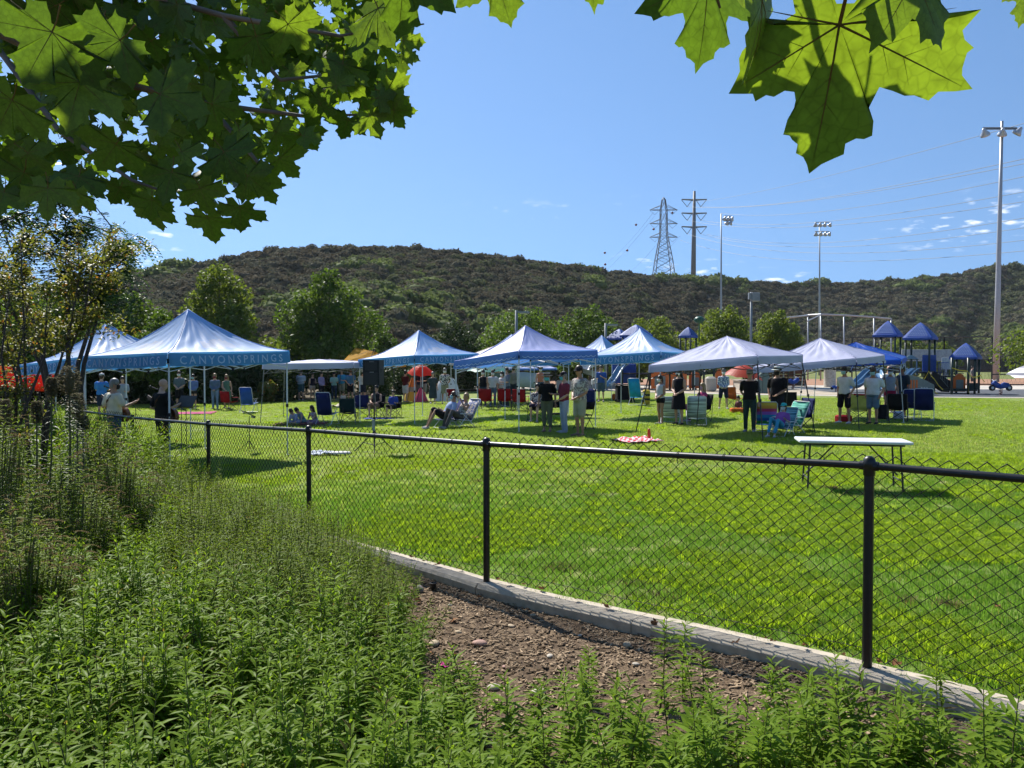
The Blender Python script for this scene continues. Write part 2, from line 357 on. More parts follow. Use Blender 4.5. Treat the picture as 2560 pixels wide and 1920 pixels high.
# concrete mow kerb under the fence, cast in lengths
m_kerb = mat('cast kerb concrete', (0.50, 0.435, 0.34), (0.38, 0.33, 0.26), rough=0.88, scale=14, bump=0.003, bscale=120, spec=0.2)
kerb = MB(); prof = [(-0.125, -0.14), (-0.125, 0.008), (-0.10, 0.034), (0.085, 0.034), (0.108, 0.012), (0.108, -0.14)]
for (x0, y0), (x1, y1) in zip(POSTS, POSTS[1:]):
    t = Vector((x1 - x0, y1 - y0, 0)); Lg = t.length; t.normalize(); nrm = Vector((t.y, -t.x, 0))
    if nrm.y < 0: nrm = -nrm
    n_ = 8
    for j in range(2):
        a0, a1 = (j * 0.5) * Lg + 0.003, (j * 0.5 + 0.5) * Lg - 0.003; rows = []
        for i in range(n_ + 1):
            p = Vector((x0, y0, 0)) + t * lerp(a0, a1, i / n_); z = gz(p.x, p.y)
            rows.append([tuple(p + nrm * (a + 0.006 * nz3(p.x, p.y, k, 3)) + Vector((0, 0, z + c + 0.006 * nz3(p.x, p.y, 5 + k, 2)))) for k, (a, c) in enumerate(prof)])
        kerb.grid(rows); kerb.add(rows[0], [tuple(range(len(prof)))]); kerb.add(rows[-1], [tuple(range(len(prof)))[::-1]])
structure(kerb.build('kerb', m_kerb, smooth=False))

# ---- hills: a terrain sheet behind the park, highest left of centre, lower saddle, rising again on the right
RIDGE = [(-900, 790), (-300, 765), (0, 748), (150, 728), (300, 708), (400, 692), (480, 680), (560, 664), (640, 646), (700, 640), (800, 634), (900, 631), (1000, 631), (1040, 632), (1110, 639),
         (1170, 647), (1270, 656), (1390, 673), (1500, 687), (1620, 700), (1700, 703), (1800, 706), (1900, 713), (2020, 718), (2140, 714), (2260, 706), (2370, 696), (2460, 684), (2560, 674), (2760, 655), (3100, 640), (3900, 650)]
def hill_BR(px):
    B_ = interp(px, [(-900, 60), (600, 62), (1000, 70), (1400, 85), (1700, 130), (1950, 205), (2560, 230), (3900, 230)])
    R_ = interp(px, [(-900, 150), (300, 150), (900, 175), (1400, 215), (1700, 265), (2000, 340), (2560, 370), (3900, 370)])
    return B_, R_
def hill_z(px, t):
    B_, R_ = hill_BR(px); H = (HOR - interp(px, RIDGE)) / FPX * R_ + EYE.z
    if t <= 1:
        w = 4 * t * (1 - t); q = px / 300.0
        gully = math.exp(-((px - 2440 - 150 * (t - .5)) / 70.0) ** 2) * 0.20 + math.exp(-((px - 1180 + 200 * t) / 90.0) ** 2) * 0.05
        return H * (0.12 * t + 0.88 * t ** 1.25) + w * H * (0.10 * mnoise.noise(Vector((q * 1.7, t * 1.5, 0.3))) + 0.05 * mnoise.noise(Vector((q * 5, t * 4, 4))) - gully) - 0.3 * (1 - t) ** 4
    return H * (1 - 0.25 * (t - 1) ** 1.2) 
def hill_pt(px, t):
    B_, R_ = hill_BR(px); r = lerp(B_, R_, t); return Vector(((px - CX) / FPX * r, r, hill_z(px, t)))
pxs = [-900 + 20 * i for i in range(241)]; ts = [i / 40 for i in range(41)] + [1.06, 1.15, 1.4, 2.0, 3.0]
m_hill = ground_mat('chaparral soil', [(0.10, 0.088, 0.055), (0.085, 0.075, 0.047), (0.13, 0.11, 0.072)], [0.03, 0.25], bump=0.3, bscale=0.8)
structure(MB().grid([[hill_pt(px, t) for px in pxs] for t in ts]).build('hills', m_hill, smooth=True))

def shrub_mesh(name, m, seed, n=300, leaf=0.14, flat=0.75, core=True):
    r_ = random.Random(seed); V = []; F = []; MI = []
    lumps = [(Vector((r_.uniform(-.45, .45), r_.uniform(-.45, .45), r_.uniform(.25, .6))), r_.uniform(.4, .62)) for _ in range(5)]
    for i in range(n):
        c, q = r_.choice(lumps); d = Vector((r_.gauss(0, 1), r_.gauss(0, 1), r_.gauss(0.25, 1))).normalized()
        p = c + d * q * r_.uniform(.8, 1.05); p.z = max(0.03, p.z * flat)
        nn = (d + Vector((r_.gauss(0, .6), r_.gauss(0, .6), r_.gauss(0, .6)))).normalized(); a = nn.orthogonal().normalized(); a.rotate(Matrix.Rotation(r_.uniform(0, 6.3), 3, nn)); bb = nn.cross(a)
        s = leaf * r_.uniform(.6, 1.2); o = len(V)
        V += [p + a * s, p + bb * s * .6, p - a * s, p - bb * s * .6]; F.append((o, o + 1, o + 2, o + 3)); MI.append(0)
    if core:
        q = MB()
        for c, rr in lumps: q.ell((c.x, c.y, c.z * flat), (rr * .86, rr * .86, rr * .8 * flat), 7, 5)
        o = len(V); V += [Vector(p) for p in q.v]
        for f in q.f: F.append(tuple(o + i for i in f)); MI.append(0)
    return mesh_np(name, [tuple(p) for p in V], F, [m], MI)
hs = [leafmat('chaparral grey green', (0.095, 0.095, 0.06), (0.13, 0.125, 0.08), tr=0.25, rough=0.9, spec=0.05),
      leafmat('chaparral brown', (0.122, 0.105, 0.066), (0.10, 0.088, 0.056), tr=0.25, rough=0.9, spec=0.05),
      leafmat('chaparral olive', (0.085, 0.10, 0.045), (0.12, 0.135, 0.06), tr=0.28, rough=0.9, spec=0.06),
      leafmat('laurel sumac green', (0.115, 0.155, 0.045), (0.16, 0.20, 0.06), tr=0.35, rough=0.8, spec=0.1)]
protos = [shrub_mesh('shrub_%d' % i, hs[min(i // 2, 3)], 40 + i) for i in range(8)]
pts, rots, scl, idx = [], [], [], []
hr = random.Random(11)
while len(pts) < 10500:
    px = hr.uniform(-250, 2800); t = hr.random() ** 0.8 * 1.03 + 0.0
    p = hill_pt(px, t); d = p.y
    if hr.random() > min(1.0, d / 260.0 + .45): continue
    patch = mnoise.noise(Vector((p.x * 0.03, p.y * 0.03, 2.0))); fine = mnoise.noise(Vector((p.x * 0.15, p.y * 0.15, 7.0)))
    if fine < -0.35 and hr.random() < .6: continue
    gul = math.exp(-((px - 2440 - 150 * (t - .5)) / 90.0) ** 2)
    k = hr.random() + patch * 0.5 - .08
    kind = 1 if k < 0.30 else (0 if k < 0.66 else (2 if k < 0.97 else 3))
    if px > 1700 and kind == 1 and hr.random() < .4: kind = 0
    if gul > .5 and hr.random() < .7: kind = 2
    s = hr.uniform(0.8, 2.1) * (0.95 + d / 350.0) * (1.45 if kind == 3 else 1.0) * (1 + .5 * gul)
    pts.append((p.x, p.y, p.z - 0.12 * s)); rots.append((0, 0, hr.uniform(0, 6.28))); scl.append((s, s, s * hr.uniform(.75, 1.15))); idx.append(kind * 2 + hr.randint(0, 1))
scatter('hillside_shrubs', protos, pts, rots, scl, idx, 'dense grey-green and brown chaparral covering the hillside behind the park', 'shrubs')
# single bushes that stand out on the skyline
sky = [(430, 0.985, 2.6, 0, 'round dark bush alone on the left slope of the ridge'), (342, 0.97, 2.2, 2, 'green bush on the ridge left of the round dark bush'),
       (690, 1.0, 2.6, 0, 'dark broad bush at the left shoulder of the hilltop'), (785, 1.0, 2.4, 0, 'ragged dark bush on the hilltop beside the broad one'),
       (955, .96, 2.0, 2, 'olive bush on the crest of the hill right of the bright tree')]
for i, (px, t, s, k, lb) in enumerate(sky):
    p = hill_pt(px, t); o = link('hilltop_bush', shrub_mesh('hilltop_bush', hs[k], 90 + i, n=420, leaf=0.11)); o.location = (p.x, p.y, p.z - .2)
    o.scale = (s, s, s * 1.1); o.rotation_euler[2] = i * 1.3; tag(o, lb, 'bush', 'bushes on the skyline')
# ------------------------------------------------------------------ grass blades
m_blade = leafmat('grass blade', (0.105, 0.20, 0.03), (0.15, 0.265, 0.046), tr=0.56, tcol=(1.45, 1.5, .75), rough=0.6, spec=0.1, dry=(0.24, 0.20, 0.08), dryamt=0.05)
m_crab = leafmat('broad bright grass', (0.24, 0.35, 0.03), (0.32, 0.44, 0.04), tr=0.58, tcol=(1.25, 1.25, .5), rough=0.6, spec=0.1)
m_bladef = leafmat('pale turf blade', (0.20, 0.265, 0.06), (0.255, 0.33, 0.08), tr=0.6, tcol=(1.45, 1.5, .9), rough=0.6, spec=0.08, dry=(0.30, 0.25, 0.10), dryamt=0.05)  # paler, drier grass for the middle and far lawn
def blades(name, m, seed, n, size, h0, h1, w, lean=0.6, star=False):
    r_ = random.Random(seed); V = []; F = []
    for i in range(n):
        if star: x, y = r_.gauss(0, size * .18), r_.gauss(0, size * .18); a = math.atan2(y, x) + r_.uniform(-.4, .4)
        else: x, y = r_.uniform(-size / 2, size / 2), r_.uniform(-size / 2, size / 2); a = r_.uniform(0, 6.283)
        h = r_.uniform(h0, h1); le = r_.uniform(.15, lean) * h * (1.6 if star else 1); dx, dy = math.cos(a), math.sin(a); ww = w * r_.uniform(.7, 1.3)
        o = len(V); sx, sy = -dy * ww, dx * ww
        V += [(x - sx, y - sy, -.005), (x + sx, y + sy, -.005), (x + dx * le * .35 + sx * .8, y + dy * le * .35 + sy * .8, h * .6), (x + dx * le * .35 - sx * .8, y + dy * le * .35 - sy * .8, h * .6), (x + dx * le, y + dy * le, h), (x + dx * le, y + dy * le, h)]
        F += [(o, o + 1, o + 2, o + 3), (o + 3, o + 2, o + 4, o + 5)]
    me = mesh_np(name, V, F, [m]); return me
near = [blades('turf_%d' % i, m_blade, i, 330, 0.34, 0.022, 0.055, 0.0022) for i in range(3)]
mid = [blades('turf_far_%d' % i, m_bladef, 20 + i, 240, 0.9, 0.025, 0.05, 0.006) for i in range(3)]
crab = [blades('tuft_%d' % i, m_crab, 50 + i, 60, 0.24, 0.03, 0.075, 0.0042, 0.9, True) for i in range(3)]
m_thatch = leafmat('dry thatch', (0.24, 0.17, 0.09), (0.16, 0.11, 0.06), tr=.3, rough=.9, spec=.05)
drytuft = [blades('thatch_%d' % i, m_thatch, 80 + i, 70, 0.22, 0.02, 0.05, 0.003, 1.2, True) for i in range(2)]
pts, rots, scl, idx = [], [], [], []
gr = random.Random(5)
def put(x, y, s, k, tilt=0.0):
    pts.append((x, y, gz(x, y))); rots.append((gr.uniform(-.04, .04), gr.uniform(-.04, .04), gr.uniform(0, 6.283))); scl.append(s); idx.append(k)
def in_view(x, y, m=0.5): return y > 1 and abs(x) < y * 0.68 + m
y = 3.0
while y < 15.0:
    x = -9.0
    while x < 9.5:
        xx, yy = x + gr.uniform(-.1, .1), y + gr.uniform(-.1, .1)
        if yy > yk(xx) + 0.16 and in_view(xx, yy) and gr.random() > ss(9, 15, yy): put(xx, yy, gr.uniform(.8, 1.15), gr.randint(0, 2))
        x += 0.225
    y += 0.225
y = 9.0
while y < 43:
    st = 0.42 if y < 24 else 0.62; x = -26.0
    while x < 26:
        xx, yy = x + gr.uniform(-.2, .2), y + gr.uniform(-.2, .2)
        if yy > yk(xx) + 0.16 and in_view(xx, yy) and yy < yf(xx) - .3 and gr.random() < ss(8.5, 14, yy): put(xx, yy, gr.uniform(.7, 1.1), 3 + gr.randint(0, 2))
        x += st
    y += st
nc = 0
while nc < 5200:
    yy = 3.5 + 12.5 * gr.random() ** 0.9; xx = gr.uniform(-.7, .7) * yy
    if yy < yk(xx) + .35: continue
    d = mnoise.noise(Vector((xx * .45, yy * .45, 1.5))) + .5 * mnoise.noise(Vector((xx * 1.6, yy * 1.6, 8)))
    if d + gr.uniform(-.25, .25) < 0.12 - (.1 if xx > 1 else 0): continue
    put(xx, yy, gr.uniform(.55, 1.15), 6 + gr.randint(0, 2)); nc += 1
nc = 0
while nc < 900:
    yy = gr.uniform(16, 40); xx = gr.uniform(-.7, .7) * yy
    if yy > yf(xx) - .5 or yy < yk(xx) + .3: continue
    if mnoise.noise(Vector((xx * .3, yy * .3, 4.5))) < .1: continue
    put(xx, yy, gr.uniform(.8, 1.5), 6 + gr.randint(0, 2)); nc += 1
for i in range(46):                                        # worn, dry spots
    yy = 4.5 + 11 * gr.random(); xx = gr.uniform(-.55, .7) * yy
    if yy < yk(xx) + .5: continue
    for j in range(gr.randint(2, 7)): put(xx + gr.gauss(0, .10), yy + gr.gauss(0, .08), gr.uniform(.5, 1.0), 9 + gr.randint(0, 1))
scatter('lawn_grass', near + mid + crab + drytuft, pts, rots, scl, idx, 'short green mown grass with brighter yellow-green tufts', 'grass')
# ------------------------------------------------------------------ black chain-link fence along the kerb
m_vinyl = mat('black vinyl coating', (0.006, 0.0065, 0.007), (0.011, 0.011, 0.012), rough=0.38, scale=30, spec=0.5)
m_wire = mat('black vinyl wire', (0.009, 0.0095, 0.0095), (0.014, 0.014, 0.014), rough=0.6, scale=40, spec=0.25)
fence = thing('chain_link_fence', 'low black chain-link fence running beside the lawn on the kerb', 'fence', (0, 0, 0))
FH = 1.20
def ztop(x, y): return gz(x, y) + FH + 0.03
FP = POSTS[1:-2]
post_me = MB(); post_me.tube([(0, 0, -0.1), (0, 0, FH - 0.02)], 0.0275, 14)
post_me = post_me.mesh('post', m_vinyl, True); post_me.set_sharp_from_angle(angle=R(50))
cap = MB(); cap.lathe([(0.031, -0.045), (0.033, -0.04), (0.033, 0.0), (0.036, 0.004), (0.036, 0.03), (0.03, 0.055), (0.014, 0.068), (0.0001, 0.07)], n=14)
cap.tube([(-0.0, -0.05, 0.012), (0.0, 0.05, 0.012)], 0.027, 12)
cap_me = cap.mesh('post_cap', m_vinyl, True); cap_me.set_sharp_from_angle(angle=R(40))
tie = MB(); tie.tube([(0.024 * math.cos(a) * 1.05, 0, 0.024 * math.sin(a) * 1.05) for a in [R(20 + 32 * i) for i in range(10)]] + [(0.02, 0.004, -0.045), (0.008, 0.004, -0.06)], 0.0026, 5)
tie_me = tie.mesh('tie_wire', m_wire, True)
for i, (x, y) in enumerate(FP):
    o = link('post', post_me, fence); o.location = (x, y, gz(x, y) + 0.03)
    t = (Vector(FP[min(i + 1, len(FP) - 1)]) - Vector(FP[max(i - 1, 0)])); c = link('post_cap', cap_me, o); c.location = (0, 0, FH - 0.045); c.rotation_euler[2] = math.atan2(t.y, t.x) + math.pi / 2
DW = 0.087                                               # diamond width
for (x0, y0), (x1, y1) in zip(FP, FP[1:]):
    a = Vector((x0, y0, ztop(x0, y0))); c = Vector((x1, y1, ztop(x1, y1))); L_ = (c - a).length; tv = (c - a) / L_
    ang = math.atan2(tv.y, tv.x); nv = Vector((-tv.y, tv.x, 0)).normalized()
    off = Vector((0, 0, -0.033))
    MB().tube([a + off, a.lerp(c, .5) + off + Vector((0, 0, -.003)), c + off], 0.0215, 12, cap=False).build('top_rail', m_vinyl, fence, smooth=True)
    for k in range(1, 7):
        if rng.random() < .12: continue
        o = link('tie_wire', tie_me, fence); o.location = a.lerp(c, (k + rng.uniform(-.2, .2)) / 7) + off; o.rotation_euler[2] = ang; o.scale = (1, 1, 1); o.rotation_euler = (0, rng.uniform(-.1, .1), ang + math.pi / 2)
    # fabric: every wire a zigzag that hooks its neighbours
    W = MB(); nx = int(L_ / DW); w = L_ / nx; side = 1.0 if nv.y > 0 else -1.0
    for i in range(nx):
        pts_ = []; n_ = 31; zt = 0.032; zb = FH - 0.035
        for k in range(n_ + 1):
            f = k / n_; u = (i + (0.5 if k % 2 == 0 else 0.0) * 1.0) * w if True else 0
            u = i * w + (w * 0.52 if k % 2 == 0 else -w * 0.02)
            dep = 0.004 if k % 2 == 0 else -0.004
            p = a + tv * min(max(u, 0), L_) + nv * (side * 0.026 + dep); z = lerp(zt, -zb, f)
            pts_.append(Vector((p.x, p.y, p.z + z + 0.004 * math.sin(i * 1.7 + k))))
        W.tube(pts_, 0.0033, 4, cap=False)
        pts2 = []
        for k in range(n_ + 1):
            u = i * w + (w * 0.5 if k % 2 == 0 else w * 1.02); dep = -0.004 if k % 2 == 0 else 0.004
            p = a + tv * min(max(u, 0), L_) + nv * (side * 0.026 + dep); z = lerp(zt, -zb, k / n_)
            pts2.append(Vector((p.x, p.y, p.z + z + 0.004 * math.sin((i) * 1.7 + k))))
        W.tube(pts2, 0.0033, 4, cap=False)
    W.build('chain_link_mesh', m_wire, fence, smooth=True)
    sag = [a.lerp(c, k / 8) + nv * (side * 0.03) + Vector((0, 0, -FH + 0.10 - 0.008 * math.sin(math.pi * k / 8))) for k in range(9)]
    MB().tube(sag, 0.0022, 5).build('tension_wire', m_wire, fence)
# ------------------------------------------------------------------ foreground planting bed
m_sage = leafmat('sage leaf', (0.125, 0.205, 0.022), (0.205, 0.305, 0.036), tr=0.52, tcol=(1.3, 1.3, .5), rough=0.4, spec=0.045, dry=(0.19, 0.15, 0.06), dryamt=0.02)
m_sage2 = leafmat('fine sage leaf', (0.13, 0.19, 0.026), (0.205, 0.28, 0.042), tr=0.52, tcol=(1.3, 1.3, .5), rough=0.45, spec=0.04, dry=(0.2, 0.15, 0.07), dryamt=0.03)
m_stem = mat('plant stem', (0.13, 0.10, 0.045), (0.08, 0.10, 0.03), rough=0.7, scale=20)
def leaf_geo(V, F, MI, base, d, up, ln, w, curl, mi=0, fold=0.35):
    """a narrow leaf with a folded midrib that arches over"""
    d = d.normalized(); s = d.cross(up); s = s.normalized() if s.length > 1e-6 else d.orthogonal().normalized(); nrm = s.cross(d).normalized()
    o = len(V); ks = ((0.0, .12), (.3, .9), (.62, .85), (1.0, .04))
    for f, ww in ks:
        p = base + d * ln * f + nrm * (-curl * ln * f * f)
        V += [p + s * w * ww + nrm * w * fold * ww, p, p - s * w * ww + nrm * w * fold * ww]
    for i in range(3):
        q = o + 3 * i; F += [(q, q + 1, q + 4, q + 3), (q + 1, q + 2, q + 5, q + 4)]; MI += [mi, mi]
def sage_stem(V, F, MI, r_, base, top, ln, w, gap, start=0.25, side=True):
    ax = top - base; H = ax.length; t = ax / H; bend = Vector((r_.uniform(-.1, .1), r_.uniform(-.1, .1), 0)) * H
    def at(f): return base + ax * f + bend * f * (1 - f)
    q = MB(); q.tube([at(f) for f in (0, .35, .7, 1)], [0.0045, 0.004, 0.003, 0.0015], 4, cap=False)
    o = len(V); V += [Vector(p) for p in q.v]
    for f in q.f: F.append(tuple(o + i for i in f)); MI.append(1)
    n = max(4, int(H * (1 - start) / gap)); a0 = r_.uniform(0, 6.28)
    for i in range(n):
        f = start + (1 - start) * (i + .5) / n; a = a0 + i * 1.571 + r_.uniform(-.25, .25); p = at(f)
        near_top = ss(.75, 1.0, f); el = lerp(r_.uniform(.05, .55), r_.uniform(.9, 1.25), near_top); k = lerp(r_.uniform(.85, 1.15), .5, near_top ** 2) * lerp(.8, 1, min(1, f * 2))
        for sgn in (0, math.pi):
            d = Vector((math.cos(a + sgn) * math.cos(el), math.sin(a + sgn) * math.cos(el), math.sin(el)))
            leaf_geo(V, F, MI, p, d, Vector((0, 0, 1)), ln * k, w * k, r_.uniform(.15, .55))
        if side and f < .8 and r_.random() < .35:           # short side shoots from the leaf axils
            d = Vector((math.cos(a + .8), math.sin(a + .8), 1.1)).normalized(); sp = p + d * ln * r_.uniform(.3, .9)
            for j in range(6):
                b2 = a + j * 1.57; e2 = r_.uniform(.3, 1.0); leaf_geo(V, F, MI, p.lerp(sp, .5 + j / 12), Vector((math.cos(b2) * math.cos(e2), math.sin(b2) * math.cos(e2), math.sin(e2))), Vector((0, 0, 1)), ln * r_.uniform(.4, .65), w * .7, .2)
def sage_plant(name, m, seed, n, spread, h0, h1, ln, w, gap, start=.2):
    r_ = random.Random(seed); V = []; F = []; MI = []
    for i in range(n):
        a = r_.uniform(0, 6.28); q = spread * math.sqrt(r_.random()) * (0.0 if n == 1 else 1); b0 = Vector((math.cos(a) * q * .35, math.sin(a) * q * .35, -0.02))
        h = r_.uniform(h0, h1); sage_stem(V, F, MI, r_, b0, Vector((math.cos(a) * q + r_.uniform(-.04, .04), math.sin(a) * q + r_.uniform(-.04, .04), h)), ln, w, gap, start)
    quads = [f for f in F]
    return mesh_np(name, [tuple(p) for p in V], quads, [m, m_stem], MI, smooth=False)
tall = [sage_plant('sage_%d' % i, m_sage, 100 + i, 3, .13, .72, 1.0, .098, .0105, .034) for i in range(5)]      # unit: about 0.85 m high
single = [sage_plant('sprig_%d' % i, m_sage, 200 + i, 1 if i < 2 else 2, .06, .8, 1.0,   .115, .0125, .036, .05) for i in range(4)]
fine = [sage_plant('fine_sage_%d' % i, m_sage2, 300 + i, 5, .17, .65, 1.0, .062, .0058, .027) for i in range(4)]
pr = random.Random(21)
def bed_edge(y):                                          # right-hand border of the dense planting, as x at depth y
    return interp(y, [(1.0, 9), (2.2, 6.0), (2.75, 3.6), (3.0, -.25), (3.6, -.42), (4.6, -.62), (5.6, -.85), (6.6, -1.12), (7.2, -1.6)])
cand = []                                                  # (x, y, height, kind)
y = 1.35
while y < 16.5:
    st = 0.135 if y < 4 else (0.17 if y < 8 else .24); x = -11.5
    while x < 4.5:
        xx, yy = x + pr.uniform(-st * .6, st * .6), y + pr.uniform(-st * .6, st * .6); x += st
        if abs(xx) > yy * .72 + .45: continue
        if yy > yk(xx) - 0.22: continue
        u = CX + xx / yy * FPX
        dense = xx < bed_edge(yy) and xx < 0.35
        if dense and yy > 3.0 or (dense and xx < -.3):
            hh = interp(yy, [(1.5, .50), (2.5, .60), (3.5, .66), (5, .72), (6.5, .66), (8, .74), (10, .86), (14, .95)]) * pr.uniform(.82, 1.1)
            hh *= interp(xx - bed_edge(yy), [(-1.0, 1.0), (-.25, .86), (0, .66)])
            hh *= interp(yk(xx) - yy, [(.2, .66), (1.2, 1.0)])
            kind = 'fine' if (yy > 4.6 + .8 * nz3(xx, yy, 1, .6)) else 'tall'
            if yy > 5.5 and u < 420: hh *= interp(yy, [(5.5, 1.0), (8, 1.15), (11, 1.4)]) * interp(u, [(230, 1.0), (420, .86)]); hh *= interp(yk(xx) - yy, [(.2, 1.4), (1.2, 1.0)])
            if yy > 5.2 and u < 400 + 60 * nz3(xx, yy, 6, 1.0): kind = 'tall'; hh *= .92
            cand.append((xx, yy, hh, kind))
        elif not dense or xx >= -.3:
            near_ = interp(xx, [(-.5, 3.9), (.0, 3.55), (.6, 3.4), (1.3, 3.5), (2.0, 3.25), (2.6, 2.85), (4, 2.2)])
            if yy < near_ + pr.uniform(-.25, .35) and pr.random() < interp(yy, [(1.4, 1.0), (3.0, 1.0), (3.6, .65)]):
                cand.append((xx, yy, pr.uniform(.36, .60) * interp(yy, [(1.4, 1.1), (3, .95)]), 'single'))
    y += st
# a few lone sprigs on the mulch, placed where the photograph shows them
for px, d, h in ((1462, 4.25, .34), (1162, 4.0, .33), (1210, 3.75, .36), (1350, 3.7, .36), (1408, 3.85, .40), (1290, 3.4, .42), (1560, 3.6, .38), (1650, 4.15, .52), (1710, 4.25, .46), (1790, 3.5, .36), (1745, 3.2, .44),
                 (1860, 3.3, .40), (2000, 3.2, .44), (2050, 3.4, .36), (2165, 3.05, .52), (1085, 3.6, .40), (2290, 3.0, .42), (2440, 2.8, .50), (2530, 2.75, .66), (2110, 2.9, .40), (1640, 3.25, .34), (1930, 3.15, .38)):
    cand.append((X(px, d), d, h, 'single', 'lone green sprig standing on the bare mulch before the kerb'))
def vis_score(c): return -9 if len(c) > 4 else c[1] + (0.0 if c[3] == 'single' else .25)
cand.sort(key=lambda c: vis_score(c))
ind, mass = [], []
for c in cand:
    py = HOR + (EYE.z - (c[2] - .1)) / c[1] * FPX
    (ind if (len(ind) < 300 and py < 1925) else mass).append(c)
lists = {'tall': (tall, .85), 'single': (single, .9), 'fine': (fine, .85)}
for c in ind:
    ms, unit = lists[c[3]]; o = link('leafy_plant', pr.choice(ms)); o.location = (c[0], c[1], bz(c[0], c[1]))
    s = c[2] / unit; w_ = lerp(s, 1.0, .65) * pr.uniform(.85, 1.1); o.scale = (w_, w_, s); o.rotation_euler = (pr.gauss(0, .10), pr.gauss(0, .10), pr.uniform(0, 6.28))
    tag(o, c[4] if len(c) > 4 else ('tall dense upright plant with narrow leaves in the left foreground mass' if c[3] != 'single' else 'short upright green shoot in the sparse band along the bottom edge'), 'plant', 'lone sprigs on the mulch' if len(c) > 4 else ('dense plants in the left foreground' if c[3] != 'single' else 'short shoots along the bottom edge'))
allm = tall + single + fine; base_i = {'tall': 0, 'single': 5, 'fine': 9}; cnt = {'tall': 5, 'single': 4, 'fine': 4}
scatter('leafy_undergrowth', allm, [(c[0], c[1], bz(c[0], c[1])) for c in mass], [(pr.gauss(0, .17), pr.gauss(0, .17), pr.uniform(0, 6.28)) for c in mass],
        [(lambda s: (lerp(s, 1, .6), lerp(s, 1, .6), s))(c[2] / lists[c[3]][1]) for c in mass], [base_i[c[3]] + pr.randrange(cnt[c[3]]) for c in mass],
        'dense mass of narrow-leaved green plants filling the bed', 'plants')
print('plants', len(ind), len(mass))

# ---- wood chips, stones, dead leaves and litter on the mulch
m_chip = leafmat('wood chip', (0.42, 0.31, 0.20), (0.11, 0.075, 0.047), tr=0.0, rough=0.9, spec=0.1, island=False)
chip = []
for i in range(4):
    q = MB(); l_, w_ = (.05, .012) if i < 2 else (.028, .016); q.box((0, 0, .004), (l_, w_, .006), rot=(0, .1 * i, .2 * i), taper=.8); chip.append(q.mesh('chip_%d' % i, m_chip))
pts, rots, scl, idx = [], [], [], []
while len(pts) < 15000:
    yy = pr.uniform(2.2, 7.2); xx = pr.uniform(-1.6, 3.8)
    if yy > yk(xx) - .1 or xx < bed_edge(yy) - .5 or pr.random() > .7 + .8 * nz3(xx, yy, 2, 1.5): continue
    pts.append((xx, yy, bz(xx, yy) + .003)); rots.append((pr.uniform(-.4, .4), pr.uniform(-.4, .4), pr.uniform(0, 6.28))); scl.append(pr.uniform(.3, 1.15)); idx.append(pr.randrange(4))
scatter('wood_chips', chip, pts, rots, scl, idx, 'brown wood chip mulch scattered over the bare soil', 'mulch')
def stone_mesh(seed, n=10):
    r_ = random.Random(seed); q = MB(); q.ell((0, 0, 0), (1, .72, .5), 12, 8)
    q.v = [tuple(Vector(p) * (1 + .16 * mnoise.noise(Vector(p) * 1.4 + Vector((seed, 0, 0))))) for p in q.v]; return q
m_st = [mat('stone pink', (0.42, 0.25, 0.19), (0.33, 0.20, 0.16), rough=.75, scale=9, bump=.002), mat('stone buff', (0.45, 0.35, 0.22), (0.35, 0.27, 0.18), rough=.75, scale=9, bump=.002),
        mat('stone grey', (0.22, 0.19, 0.17), (0.14, 0.125, 0.11), rough=.8, scale=9, bump=.002), mat('stone pale', (0.5, 0.45, 0.37), (0.4, 0.35, 0.28), rough=.8, scale=9, bump=.002)]
def bed_at(px, py):
    d = 5.0
    for _ in range(10):
        p = P(px, py, d); r_ = ray(px, py); d = r_.y * (bz(p.x, p.y) - EYE.z) / r_.z
    p = P(px, py, d); p.z = bz(p.x, p.y); return p
stones = [(1200, 1612, .055, 0, 'flat pink stone on the mulch, largest of the loose stones'), (1085, 1612, .048, 1, 'tan flat stone left of the pink stone'), (1048, 1478, .055, 2, 'grey upright rock at the edge of the dense plants'),
          (1333, 1540, .028, 1, 'small round buff stone in front of the kerb'), (1568, 1615, .042, 1, 'buff stone on the mulch right of the post shadow'), (1145, 1582, .030, 1, 'buff pebble above the tan flat stone'),
          (1125, 1516, .022, 3, 'pale pebble near the grey upright rock'), (1375, 1642, .030, 3, 'pale flat stone in the middle of the mulch'), (1278, 1567, .030, 1, 'buff flat pebble near the fence post shadow'),
          (1235, 1722, .045, 3, 'pale stone between the foreground sprigs'), (1260, 1668, .018, 0, 'tiny pinkish pebble right of the pink litter'), (1590, 1662, .024, 3, 'pale pebble under the right end of the rail shadow'), (1345, 1735, .05, 3, 'big pale stone half hidden by the foreground plants'),
          (1190, 1660, .016, 3, 'white pebble below the flat pink stone'), (1720, 1640, .028, 2, 'grey pebble beside the kerb behind the lone sprigs'), (1450, 1470 + 120, .02, 3, 'small pale pebble right of the crossing shadows')]
for i, (px, py, s, k, lb) in enumerate(stones):
    p = bed_at(px, py); o = stone_mesh(i).build('stone', m_st[k], smooth=True); o.location = p + Vector((0, 0, s * .2)); o.scale = (s, s, s * (1.5 if 'upright' in lb else .8)); o.rotation_euler = (0, 0, i * 1.1); tag(o, lb, 'stone', 'loose stones on the mulch')
p = bed_at(1110, 1668); q = MB(); q.sheet([[(-.022 + .011 * j, -.03 + .02 * i, .012 + .012 * math.sin(i * 1.3 + j) * (i % 2)) for j in range(5)] for i in range(4)], .002)
o = q.build('litter', mat('pink plastic', (0.75, 0.05, 0.32), (0.6, 0.04, 0.28), rough=.4)); o.location = p; o.rotation_euler[2] = .9; tag(o, 'bright pink scrap of plastic lying on the mulch', 'litter')
